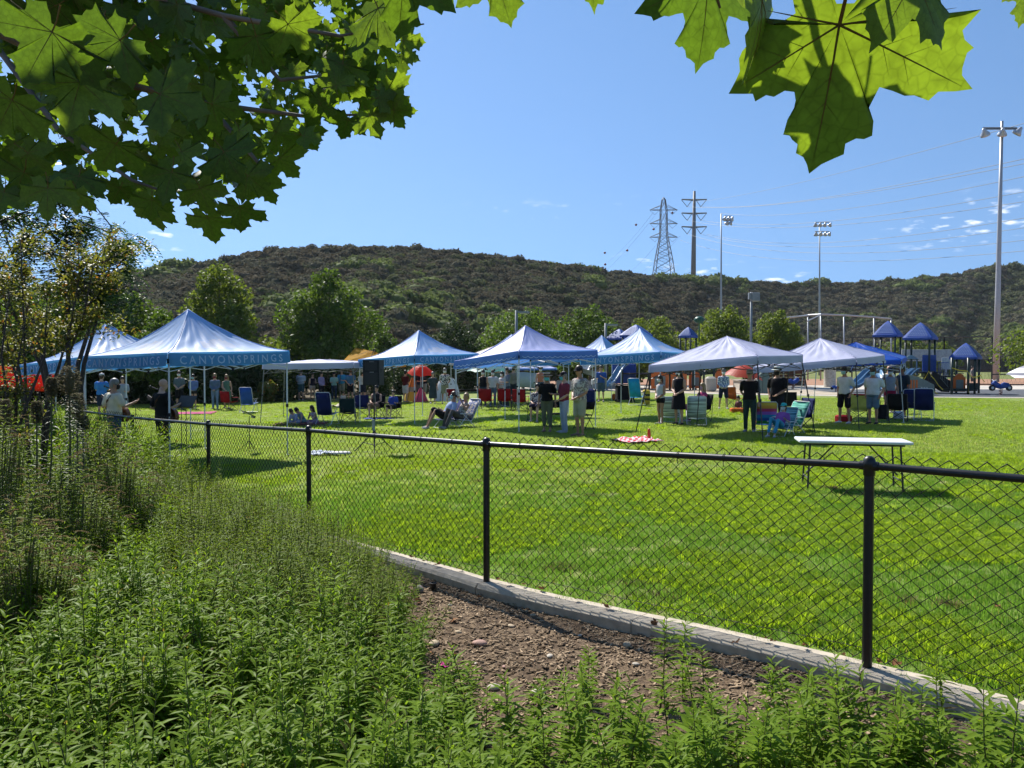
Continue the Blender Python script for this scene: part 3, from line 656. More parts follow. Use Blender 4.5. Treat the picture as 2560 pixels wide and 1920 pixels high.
p = bed_at(1083, 1474); q = MB(); q.lathe([(.022, 0), (.028, .05), (.03, .052), (.03, .06), (.026, .06), (.02, .01)], n=14)
o = q.build('sprinkler_head', mat('dull black plastic', (0.02, 0.02, 0.022), rough=.5), smooth=True); o.location = p; tag(o, 'small black plastic sprinkler head on the mulch beside the grey rock', 'sprinkler')
# ------------------------------------------------------------------ overhanging sycamore with large lobed leaves
m_syc = None
def sycamore_mat():
    m, n, l = _nodes('sycamore leaf'); out = n.new('ShaderNodeOutputMaterial'); p = n.new('ShaderNodeBsdfPrincipled'); oi = n.new('ShaderNodeObjectInfo')
    mx = n.new('ShaderNodeMixRGB'); mx.inputs[1].default_value = (0.032, 0.07, 0.014, 1); mx.inputs[2].default_value = (0.07, 0.125, 0.022, 1); l.new(oi.outputs['Random'], mx.inputs[0])
    tc = n.new('ShaderNodeTexCoord'); nz = n.new('ShaderNodeTexNoise'); nz.inputs['Scale'].default_value = 9; nz.inputs['Detail'].default_value = 4; l.new(tc.outputs['Object'], nz.inputs['Vector'])
    vr = n.new('ShaderNodeTexVoronoi'); vr.feature = 'DISTANCE_TO_EDGE'; vr.inputs['Scale'].default_value = 11; l.new(tc.outputs['Object'], vr.inputs['Vector'])
    mr = n.new('ShaderNodeMapRange'); mr.inputs[1].default_value = 0; mr.inputs[2].default_value = .12; mr.inputs[3].default_value = .82; mr.inputs[4].default_value = 1.0; l.new(vr.outputs['Distance'], mr.inputs[0])
    m2 = n.new('ShaderNodeMapRange'); m2.inputs[1].default_value = .3; m2.inputs[2].default_value = .7; m2.inputs[3].default_value = .8; m2.inputs[4].default_value = 1.2; l.new(nz.outputs['Fac'], m2.inputs[0])
    mu = n.new('ShaderNodeMath'); mu.operation = 'MULTIPLY'; l.new(mr.outputs[0], mu.inputs[0]); l.new(m2.outputs[0], mu.inputs[1])
    hs_ = n.new('ShaderNodeHueSaturation'); l.new(mx.outputs[0], hs_.inputs['Color']); l.new(mu.outputs[0], hs_.inputs['Value'])
    l.new(hs_.outputs[0], p.inputs['Base Color']); p.inputs['Roughness'].default_value = .45; p.inputs['Specular IOR Level'].default_value = .35
    t = n.new('ShaderNodeBsdfTranslucent'); m3 = n.new('ShaderNodeMixRGB'); m3.blend_type = 'MULTIPLY'; m3.inputs[0].default_value = 1; m3.inputs[2].default_value = (4.0, 3.3, .8, 1); l.new(hs_.outputs[0], m3.inputs[1]); l.new(m3.outputs[0], t.inputs['Color'])
    ms = n.new('ShaderNodeMixShader'); ms.inputs[0].default_value = .42; l.new(p.outputs[0], ms.inputs[1]); l.new(t.outputs[0], ms.inputs[2]); l.new(ms.outputs[0], out.inputs['Surface']); return m
m_syc = sycamore_mat()
m_vein = mat('leaf vein', (0.16, 0.15, 0.04), (0.2, 0.11, 0.04), rough=.6, trans=.3)
m_bark = mat('sycamore bark', (0.22, 0.19, 0.15), (0.12, 0.10, 0.08), rough=.9, scale=7, bump=.006)
HALF = [(0, 1.0), (.055, .90), (.12, .865), (.175, .84), (.19, .775), (.235, .725), (.29, .72), (.36, .70), (.315, .61), (.29, .53), (.285, .46), (.31, .40), (.40, .405), (.50, .445), (.58, .435), (.68, .49), (.72, .425), (.82, .43), (.96, .42), (.875, .335), (.845, .27), (.865, .20), (.87, .15),
        (.815, .09), (.80, .04), (.86, -.07), (.74, -.035), (.62, -.02), (.52, -.03), (.44, -.075), (.47, -.17), (.55, -.31), (.46, -.28), (.40, -.285), (.35, -.315), (.28, -.37), (.21, -.30), (.14, -.235), (.05, -.13)]
def sycamore_leaf(seed, lf=1.0):
    r_ = random.Random(seed); sw = r_.uniform(.86, 1.08); out = [(x * sw * lf, y) for x, y in HALF] + [(-x * sw * r_.uniform(.97, 1.03), y) for x, y in HALF[1:][::-1]]
    out = [(x + r_.uniform(-.016, .016), y + r_.uniform(-.016, .016)) for x, y in out]; n = len(out); fr = (0.0, .22, .45, .68, .86, 1.0)
    droop = r_.uniform(.02, .22); ph = r_.uniform(0, 6.28); cup = r_.uniform(-.10, .22); tw = r_.uniform(-.2, .2)
    veins = [0.0, 1.15, -1.15, 1.72, -1.72]
    def zz(x, y):
        rr = math.hypot(x, y); a = math.atan2(x, y); dv = min(abs(a - v) for v in veins)
        return -droop * rr * rr * (1 if y > 0 else .6) + cup * x * x + tw * x * y + .05 * rr * math.sin(3 * a + ph) + .04 * rr * min(dv, .5) + .02 * math.sin(9 * a + ph * 2) * rr ** 3
    V = [(0, 0, 0)]; F = []
    for f in fr[1:]: V += [(x * f, y * f, zz(x * f, y * f)) for x, y in out]
    F3 = [(0, 1 + k, 1 + (k + 1) % n) for k in range(n)]; F4 = []
    for i in range(len(fr) - 2):
        a = 1 + i * n; b_ = a + n
        for k in range(n): k2 = (k + 1) % n; F3 += [(a + k, b_ + k, b_ + k2), (a + k, b_ + k2, a + k2)]
    q = MB(); q.add(V, F3, 0)
    for a, ln in ((0, .97), (1.15, .97), (-1.15, .97), (1.70, .70), (-1.70, .70)):       # main veins with side veins
        ps = []
        for i in range(7):
            d = ln * i / 6; x, y = math.sin(a) * d * (sw if abs(a) > .1 else 1) * (lf if a > .1 else 1), math.cos(a) * d; ps.append((x, y, zz(x, y) - .002))
        q.tube(ps, [.008, .007, .006, .005, .004, .003, .001], 4, mi=1, cap=False)
        for i in (2, 3):
            for sg in (-1, 1):
                p0 = ps[i]; a2 = a + sg * .75; l2 = ln * (.20 if abs(a) < 1.2 else .14); p1 = (p0[0] + math.sin(a2) * l2, p0[1] + math.cos(a2) * l2); q.tube([p0, (p1[0], p1[1], zz(*p1) - .002)], [.003, .001], 3, mi=1, cap=False)
    q.tube([(0, 0, 0), (0, -.18, .05), (.03, -.42, .16)], [.014, .013, .016], 5, mi=1, cap=False)
    return q.mesh('leaf', [m_syc, m_vein], smooth=True)
leaf_meshes = [sycamore_leaf(i) for i in range(9)]; big_leaf = sycamore_leaf(0, .66)
syc = thing('sycamore_tree', 'large lobed sycamore leaves hanging into the top of the view', 'tree', (-2.6, -2.2, bz(-2.6, -2.2)))
SB = syc.location.copy()
def sb(p): return Vector(p) - SB
MB().tube([sb((-2.6, -2.2, -.3)), sb((-2.55, -2.15, 1.0)), sb((-2.4, -2.0, 2.4)), sb((-2.1, -1.6, 3.6)), sb((-1.9, -1.2, 5.4))], [.19, .15, .13, .11, .07], 14).build('trunk', m_bark, syc, smooth=True)
def limb(pts_, r0, r1, name='branch', n=8):
    m = len(pts_); return MB().tube([sb(p) for p in pts_], [lerp(r0, r1, i / (m - 1)) for i in range(m)], n).build(name, m_bark, syc, smooth=True)
limb([(-2.15, -1.7, 3.4), (-2.2, -.4, 3.7), P(-300, -300, 2.2), P(-50, 60, 2.6), P(230, 190, 2.75), P(520, 260, 2.7), P(760, 290, 2.6), P(980, 285, 2.5)], .03, .002)
limb([P(-50, 60, 2.6), P(150, 330, 2.5), P(330, 450, 2.35), P(520, 520, 2.3)], .011, .002)
limb([P(-200, -100, 2.4), P(200, -60, 2.2), P(560, 40, 2.2), P(850, 90, 2.15), P(1060, 60, 2.1)], .014, .002)
limb([P(520, 260, 2.7), P(640, 400, 2.6), P(700, 470, 2.55)], .01, .003)
limb([P(560, 40, 2.2), P(700, 200, 2.3), P(900, 180, 2.4)], .01, .003)
limb([(-2.1, -1.6, 3.5), (-.9, -.4, 3.4), (0.1, .4, 3.1), P(1700, -420, 1.15), P(2050, -200, 1.1), P(2300, -120, 1.1), P(2700, -100, 1.2)], .05, .005)
limb([(0.1, .4, 3.1), P(1450, -300, 1.35), P(1330, -120, 1.5), P(1180, -60, 1.6)], .012, .003)
limb([P(1700, -420, 1.15), P(1760, -120, 1.25), P(1800, 20, 1.3)], .008, .002)
def put_leaf(px, py, d, size, roll, yaw=0.0, pitch=0.0, k=None, r_=rng):
    """hub of a leaf at a pixel and depth; roll 0 lets the tip hang straight down"""
    o = link('leaf', leaf_meshes[k if k is not None else r_.randrange(len(leaf_meshes))], syc)
    o.location = P(px, py, d) - SB
    Mx = Matrix.Rotation(yaw, 3, 'Z') @ Matrix.Rotation(pitch, 3, 'X') @ Matrix.Rotation(roll, 3, 'Y') @ Matrix(((-1, 0, 0), (0, 0, -1), (0, -1, 0))).transposed()
    o.rotation_euler = Mx.to_euler(); o.scale = (size,) * 3; return o
lr = random.Random(77)
# right-hand leaves close to the lens
put_leaf(2098, 62, 1.04, .205, 0.03, -.10, .45, 0, lr).data = big_leaf
put_leaf(1905, 0, 1.0, .12, .25, 1.1, .1, 2, lr)
put_leaf(2285, -60, .95, .10, -.7, .3, .1, 4, lr)
put_leaf(1770, -55, 1.35, .150, -.12, .45, .15, 5, lr)
put_leaf(2575, -30, 1.2, .06, .2, .2, 0, 1, lr); put_leaf(1475, -120, 1.5, .10, .9, .3, .2, 6, lr)
put_leaf(1235, -75, 1.6, .115, -.35, .1, .2, 7, lr); put_leaf(1640, -190, 1.2, .11, .5, .1, .3, 8, lr)
# large dark leaves at the front of the left-hand bough: (px, py of hub, depth, size, roll, yaw)
for px, py, d, s, ro, ya in ((1010, -60, 1.75, .235, .05, .25), (945, 20, 1.9, .19, -.35, -.5), (1075, -70, 1.8, .16, -.5, .5), (840, 215, 2.1, .115, 3.0, .1), (800, 260, 2.1, .10, -2.2, .3), (945, 245, 2.1, .095, -1.8, -.2), (890, 90, 2.1, .13, -1.2, .3),
                             (400, 235, 1.75, .20, -1.25, .2), (200, 205, 1.7, .20, .25, .5), (130, 80, 1.6, .22, .5, .3), (560, 380, 2.0, .17, -.55, -.2), (430, 430, 1.95, .155, .25, .2), (500, 470, 1.9, .13, -.3, .2), (620, 440, 2.1, .14, -.9, .4),
                             (120, 470, 1.8, .14, .05, .2), (190, 480, 1.9, .12, .5, -.3), (60, 430, 1.9, .15, .5, .2), (10, 480, 1.9, .12, .3, .2), (690, 330, 2.2, .12, -1.1, .3), (760, 340, 2.2, .11, -1.3, -.3), (640, 90, 1.95, .17, -.3, .4), (720, 60, 1.9, .16, -.7, .2),
                             (300, 100, 1.7, .19, .9, .3), (30, 250, 1.7, .18, .6, .2), (290, 360, 1.85, .15, .6, .3), (380, 500, 1.95, .10, .1, .4), (530, 260, 2.0, .15, -1.4, .5)):
    put_leaf(px, py, d, s * .58, ro, ya, lr.uniform(-.2, .5), None, lr)
for px, py, s_, ro in ((845, 185, .095, -.9), (905, 225, .085, -1.3), (965, 235, .080, -1.0), (800, 255, .085, .4), (985, 275, .065, -1.5), (925, 290, .07, -.4), (870, 300, .07, .3), (700, 395, .075, -.6), (655, 455, .08, -.3), (600, 520, .075, .2), (520, 545, .085, .1), (380, 525, .08, .2), (300, 470, .07, .6)): put_leaf(px, py, lr.uniform(2.1, 2.4), s_, ro, lr.uniform(-.3, .3), lr.uniform(.3, .7), None, lr)
edge = [(-60, 545), (60, 545), (200, 500), (290, 450), (360, 530), (480, 560), (580, 520), (640, 460), (700, 370), (800, 330), (900, 310), (1000, 250), (1060, 100), (1100, 0)]
n = 0
while n < 222:
    px = lr.uniform(-80, 1010); lim = interp(px, edge); py = lr.uniform(-140, 1) + lr.random() * (lim + 20)
    if py > lim: continue
    d = lr.uniform(2.1, 3.6); s = lr.uniform(.052, .105) * (1.0 if px < 650 else .95)
    put_leaf(px, py, d, s, lr.gauss(-.2 if px > 450 else .2, 1.0), lr.uniform(-.9, .9), lr.uniform(-.5, .9), None, lr); n += 1
for i in range(18):
    px = lr.uniform(60, 900); put_leaf(px, lr.uniform(0, interp(px, edge)), lr.uniform(2.2, 3.2), lr.uniform(.03, .06), lr.uniform(-3, 3), lr.uniform(-1, 1), lr.uniform(-.5, .5), None, lr)

# the rest of the crown: smaller, further leaves and the shade-giving mass above the view, as one part
Vs, Fs, MIs, off = [], [], [], 0
lv = []
for me in leaf_meshes[:4]:
    co = np.empty(len(me.vertices) * 3, np.float32); me.vertices.foreach_get('co', co); co = co.reshape(-1, 3); tri = [(tuple(p.vertices), p.material_index) for p in me.polygons if len(p.vertices) == 3 and p.material_index == 0]; lv.append((co, np.array([t_[0] for t_ in tri], np.int32)))
def crown_leaf(pos, size, r_):
    global off
    co, tri = lv[r_.randrange(4)]; M_ = (Euler((r_.uniform(.3, 1.5), r_.uniform(-.5, .5), r_.uniform(0, 6.28))).to_matrix())
    Vs.append(co @ np.array(M_, np.float32).T * size + np.array(pos - SB, np.float32)); Fs.append(tri + off); off += len(co)
cr_ = random.Random(31)
for i in range(640):
    px = cr_.uniform(-150, 940); py = cr_.uniform(-200, interp(px, edge) - 10 - 120 * cr_.random()); crown_leaf(P(px, py, cr_.uniform(2.7, 4.8)), cr_.uniform(.06, .11), cr_)
for i in range(850):                                       # above and towards the sun, out of the view
    px = cr_.uniform(-700, 640); py = cr_.uniform(-50, interp(px, edge)); p = P(px, py, cr_.uniform(1.8, 3.4)) + SUN_DIR * cr_.uniform(.5, 2.2)
    v_ = p - EYE
    if HOR - v_.z / v_.y * FPX > -140: continue
    crown_leaf(p, cr_.uniform(.10, .17), cr_)
fo = link('foliage', mesh_np('foliage', np.concatenate(Vs), np.concatenate(Fs), [m_syc], None, True), syc); fo['kind'] = 'stuff'

# ------------------------------------------------------------------ park trees
m_trunk = mat('tree bark', (0.12, 0.095, 0.07), (0.06, 0.05, 0.04), rough=.95, scale=9, bump=.01)
TL = {'mid': leafmat('tree leaf mid green', (0.06, 0.11, 0.022), (0.11, 0.17, 0.036), tr=.45, tcol=(1.3, 1.3, .5), rough=.55, spec=.25),
      'bright': leafmat('tree leaf bright green', (0.09, 0.14, 0.028), (0.16, 0.21, 0.045), tr=.48, tcol=(1.3, 1.25, .5), rough=.55, spec=.25),
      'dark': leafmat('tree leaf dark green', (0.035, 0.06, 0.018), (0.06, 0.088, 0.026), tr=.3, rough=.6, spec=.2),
      'red': leafmat('tree leaf bronze', (0.10, 0.135, 0.035), (0.18, 0.18, 0.05), tr=.5, tcol=(1.3, 1.2, .5), rough=.5, spec=.25, dry=(0.30, 0.15, 0.05), dryamt=.06),
      'fern': leafmat('feathery leaf', (0.04, 0.085, 0.018), (0.065, 0.12, 0.025), tr=.4, tcol=(1.2, 1.25, .5), rough=.5, spec=.3)}
def crown(r_, lumps, n, leaf, fold=True):
    V, F = [], []
    wts = [q[1] ** 2 for q in lumps]; tot = sum(wts)
    for (c, q, sz), wt in zip(lumps, wts):
        for i in range(int(n * wt / tot)):
            d = Vector((r_.gauss(0, 1), r_.gauss(0, 1), r_.gauss(0, 1))).normalized(); rr = q * (r_.random() ** .42) * (1 + .18 * mnoise.noise(d * 2.3 + c))
            p = c + Vector((d.x * rr, d.y * rr, d.z * rr * sz))
            nn = (d * .6 + Vector((r_.gauss(0, .7), r_.gauss(0, .7), r_.gauss(.3, .7)))).normalized(); a = nn.orthogonal().normalized(); a.rotate(Matrix.Rotation(r_.uniform(0, 6.3), 3, nn)); b_ = nn.cross(a); s = leaf * r_.uniform(.6, 1.25)
            o = len(V); V += [p + a * s, p + b_ * s * .55 + nn * s * .15, p - a * s, p - b_ * s * .55 + nn * s * .15]; F.append((o, o + 1, o + 2, o + 3))
    return V, F
def tree(label, x, y, h, w, kind, seed, n=5200, leaf=.16, base=.18, name='tree', shape='round', group='trees around the lawn', z0=None, trunks=1, tr=.14, top=1.0):
    r_ = random.Random(seed); z = gz(x) - .05 if z0 is None else z0; t = thing(name, label, 'tree', (x, y, z), 0, group)
    lumps = []; cb = h * base
    nl = 19
    for i in range(nl):
        f = (i + .5) / nl; zc = lerp(cb + h * .1, h * .93, f)
        prof_ = math.sin(math.pi * min(1, .22 + f * .70)) if shape == 'round' else (1.06 - f * .78 if shape == 'cone' else 1.0 * (1 - .85 * max(0, f - .35) / .65 * f))
        a = i * 2.4 + r_.uniform(-.4, .4); rad = w / 2 * prof_; off = rad * r_.uniform(.35, .80); q = max(.11 * w, rad * r_.uniform(.34, .60))
        lumps.append((Vector((math.cos(a) * off, math.sin(a) * off, zc)), q, r_.uniform(.7, .95)))
    lumps.append((Vector((0, 0, h * .55)), w * .27, 1.1))
    V, F = crown(r_, lumps, int(n * 1.9), leaf * .70); F2 = F
    o = link('crown', mesh_np('crown', [tuple(p) for p in V], F2, [TL[kind]]), t)
    q = MB()
    for k in range(trunks):
        lean = Vector((r_.uniform(-.1, .1), r_.uniform(-.1, .1), 0)) * h * (1.2 if trunks > 1 else .5)
        q.tube([Vector((0, 0, -.1)) + lean * .02 * k, Vector((0, 0, h * .2)) + lean * .3, Vector((0, 0, h * .45)) + lean * .8, Vector((0, 0, h * .8)) + lean], [tr, tr * .75, tr * .5, tr * .15], 8)
    for c, qq, _ in lumps[::2]:
        q.tube([(0, 0, max(cb * .8, c.z * .45)), c * .6 + Vector((0, 0, c.z * .25)), c], [tr * .4, tr * .25, tr * .08], 5)
    q.build('trunk', m_trunk, t, smooth=True); return t
def tree_px(label, pxl, pxr, ptop, d, kind, seed, **k):
    w = (pxr - pxl) / FPX * d * 1.02; x = X((pxl + pxr) / 2, d); z0 = k.pop('z0', gz(x) - .05); h = EYE.z + (HOR - ptop) / FPX * d - z0
    return tree(label, x, d, h, w, kind, seed, z0=z0, **k)
tree_px('rounded bright green tree behind the large blue canopy on the left', 408, 690, 655, 47, 'bright', 1, n=7600, leaf=.19, shape='cone')
tree_px('tall bushy dark green tree right of the large blue canopy', 700, 940, 665, 49, 'mid', 2, n=8200, leaf=.18, shape='egg')
tree_px('spreading green tree behind the leftmost canopy', 225, 430, 722, 44, 'mid', 3, n=5200, leaf=.17)
tree_px('broad green tree between the leftmost canopy and the rounded tree', 330, 480, 770, 40, 'mid', 4, n=3600, leaf=.16, base=.1)
tree_px('leafy tree at the left edge behind the bronze tree', -60, 250, 700, 40, 'mid', 5, n=5200, leaf=.17)
tree_px('small green tree left of the central canopies', 1062, 1215, 795, 57, 'dark', 6, n=3600, leaf=.17)
tree_px('wide green tree behind the lamp post in the centre', 1185, 1430, 768, 60, 'mid', 7, n=5200, leaf=.18)
tree_px('full rounded green tree right of the central lamp post', 1390, 1560, 756, 64, 'mid', 8, n=5200, leaf=.18)
tree_px('light green tree behind the blue playground roofs', 1540, 1720, 788, 70, 'bright', 9, n=4600, leaf=.19)
tree_px('bright green tree left of the square-headed lamp post', 1722, 1900, 760, 62, 'bright', 10, n=6200, leaf=.18)
tree_px('bright green tree right of the square-headed lamp post', 1868, 2012, 770, 64, 'bright', 12, n=5600, leaf=.18)
tree_px('low pale tree behind the ball field fence at the tower roofs', 2195, 2330, 838, 120, 'bright', 13, n=2400, leaf=.35, base=.05)
tree_px('low pale tree behind the playground, right of the tower roofs', 2300, 2400, 852, 122, 'bright', 14, n=1800, leaf=.35, base=.05)
tree_px('small bush-like tree left of the yellow canopy', 905, 1010, 810, 58, 'mid', 15, n=2200, leaf=.18, base=.05)
tree_px('young green tree cut by the right edge of the view', 2500, 2760, 806, 46, 'bright', 16, n=2600, leaf=.16, base=.4)
# hedge row where the lawn meets the trees
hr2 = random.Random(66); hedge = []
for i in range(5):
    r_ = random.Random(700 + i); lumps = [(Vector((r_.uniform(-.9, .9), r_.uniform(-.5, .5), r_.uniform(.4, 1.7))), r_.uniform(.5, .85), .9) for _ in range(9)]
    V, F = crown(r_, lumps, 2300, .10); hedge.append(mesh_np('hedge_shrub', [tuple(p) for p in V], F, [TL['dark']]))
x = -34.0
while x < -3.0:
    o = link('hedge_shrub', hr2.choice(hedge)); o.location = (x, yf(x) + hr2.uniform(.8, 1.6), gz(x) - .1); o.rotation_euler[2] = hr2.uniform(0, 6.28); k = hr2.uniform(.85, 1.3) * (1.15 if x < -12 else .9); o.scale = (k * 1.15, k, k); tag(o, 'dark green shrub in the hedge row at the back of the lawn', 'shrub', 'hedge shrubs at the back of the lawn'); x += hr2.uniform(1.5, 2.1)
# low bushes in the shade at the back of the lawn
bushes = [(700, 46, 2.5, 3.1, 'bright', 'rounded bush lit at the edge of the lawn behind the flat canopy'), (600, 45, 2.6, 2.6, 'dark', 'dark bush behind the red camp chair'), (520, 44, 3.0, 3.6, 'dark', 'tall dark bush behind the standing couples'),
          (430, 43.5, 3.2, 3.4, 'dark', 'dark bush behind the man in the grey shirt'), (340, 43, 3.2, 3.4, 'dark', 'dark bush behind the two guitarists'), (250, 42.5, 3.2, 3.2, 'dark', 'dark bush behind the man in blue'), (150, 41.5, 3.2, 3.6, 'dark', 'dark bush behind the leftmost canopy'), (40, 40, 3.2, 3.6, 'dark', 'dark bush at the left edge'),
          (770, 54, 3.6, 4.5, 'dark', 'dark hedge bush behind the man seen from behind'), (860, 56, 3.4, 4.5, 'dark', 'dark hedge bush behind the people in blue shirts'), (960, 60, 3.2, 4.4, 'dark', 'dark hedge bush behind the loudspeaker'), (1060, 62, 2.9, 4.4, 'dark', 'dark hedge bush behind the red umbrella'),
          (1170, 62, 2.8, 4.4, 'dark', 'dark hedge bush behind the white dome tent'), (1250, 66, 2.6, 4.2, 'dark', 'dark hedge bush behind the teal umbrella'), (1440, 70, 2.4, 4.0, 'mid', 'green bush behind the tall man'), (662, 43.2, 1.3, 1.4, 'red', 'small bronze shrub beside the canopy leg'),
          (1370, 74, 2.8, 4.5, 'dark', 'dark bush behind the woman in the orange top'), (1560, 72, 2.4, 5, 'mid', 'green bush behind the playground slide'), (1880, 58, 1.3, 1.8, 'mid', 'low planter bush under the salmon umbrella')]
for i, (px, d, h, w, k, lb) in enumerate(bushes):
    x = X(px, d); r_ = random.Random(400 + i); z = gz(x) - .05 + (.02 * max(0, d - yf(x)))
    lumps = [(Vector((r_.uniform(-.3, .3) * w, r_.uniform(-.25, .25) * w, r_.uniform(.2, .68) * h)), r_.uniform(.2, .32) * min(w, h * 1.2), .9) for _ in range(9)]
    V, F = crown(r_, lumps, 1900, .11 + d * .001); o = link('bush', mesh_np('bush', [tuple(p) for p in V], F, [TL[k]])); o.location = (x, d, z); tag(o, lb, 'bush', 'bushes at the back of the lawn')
# ------------------------------------------------------------------ pop-up canopies
def fabric(name, col, tcol, tr=.35, rough=.5, spec=.35, wr=.004):
    return mat(name, col, tuple(c * .9 for c in col), rough=rough, scale=2.2, bump=wr, bscale=9, trans=tr, tcol=tcol, spec=spec)
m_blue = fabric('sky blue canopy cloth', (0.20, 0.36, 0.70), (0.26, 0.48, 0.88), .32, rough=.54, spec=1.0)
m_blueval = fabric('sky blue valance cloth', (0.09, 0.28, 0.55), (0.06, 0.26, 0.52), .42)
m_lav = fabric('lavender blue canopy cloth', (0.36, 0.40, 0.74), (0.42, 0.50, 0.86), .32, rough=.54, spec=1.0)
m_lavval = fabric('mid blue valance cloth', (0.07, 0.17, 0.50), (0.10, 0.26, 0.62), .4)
m_white = fabric('white canopy cloth', (0.46, 0.48, 0.68), (0.42, 0.44, 0.66), .30, rough=.6, spec=.6, wr=.012)
m_whiteval = fabric('white valance cloth', (0.50, 0.54, 0.72), (0.34, 0.38, 0.60), .42)
m_under = fabric('white inner cloth', (0.72, 0.74, 0.78), (0.62, 0.66, 0.74), .4)
m_royal = fabric('royal blue tarpaulin', (0.02, 0.09, 0.48), (0.02, 0.12, 0.62), .4, rough=.35, wr=.012)
m_gold = fabric('yellow canopy cloth', (0.58, 0.31, 0.035), (0.68, 0.36, 0.04), .5, rough=.8, spec=.1)
m_pinkish = fabric('pale pink canopy cloth', (0.66, 0.56, 0.56), (0.62, 0.5, 0.5), .4)
m_alu = mat('white powder-coated steel', (0.62, 0.64, 0.66), (0.55, 0.57, 0.60), rough=.4, scale=12, metal=.0, spec=.5)
m_blk = mat('black powder-coated steel', (0.018, 0.02, 0.023), (0.028, 0.03, 0.033), rough=.45, scale=12)
m_joint = mat('black plastic joint', (0.012, 0.013, 0.016), rough=.5)
m_text = mat('pale print', (0.50, 0.64, 0.82), (0.42, 0.57, 0.78), rough=.7, scale=30, trans=.3)
m_logo = fabric('pale printed emblem', (0.36, 0.44, 0.66), (0.46, 0.54, 0.74), .30, rough=.54, spec=1.0)
def text_mesh(body, spacing=1.0):
    cu = bpy.data.curves.new('lettering', 'FONT'); cu.body = body; cu.size = 1.0; cu.space_character = spacing; cu.resolution_u = 2; cu.offset = 0.012
    o = bpy.data.objects.new('lettering', cu); COL.objects.link(o); dg = bpy.context.evaluated_depsgraph_get(); me = o.evaluated_get(dg).to_mesh()
    V = np.array([v.co[:] for v in me.vertices]); F = [tuple(p.vertices) for p in me.polygons]; o.evaluated_get(dg).to_mesh_clear(); bpy.data.objects.remove(o)
    V[:, 0] -= V[:, 0].min(); V[:, 1] -= V[:, 1].min(); V[:, 0] /= V[:, 0].max(); V[:, 1] /= V[:, 1].max(); return V, F
TXT = text_mesh('CANYONSPRINGS', 1.45)
def solve(c, f, r=None, l=None, side=3.05):
    """corner layout of a square roof from the columns of its peak and corners"""
    ac, af = (c - CX) / FPX, (f - CX) / FPX; e = 0.0; ux = 0.1
    for _ in range(60):
        if r is not None: ux = (r - CX) / FPX * (1 - e) - ac
        else: al = (l - CX) / FPX; ux = ac - al - al * e
        e = ac - af + af * ux
    k = side / math.sqrt(2) / math.hypot(ux, e)
    C_ = Vector((ac * k, k)); u = Vector((ux, -e)) * k; v = Vector((-e, -ux)) * k
    return C_, {'L': C_ - u, 'F': C_ + v, 'R': C_ + u, 'B': C_ - v}
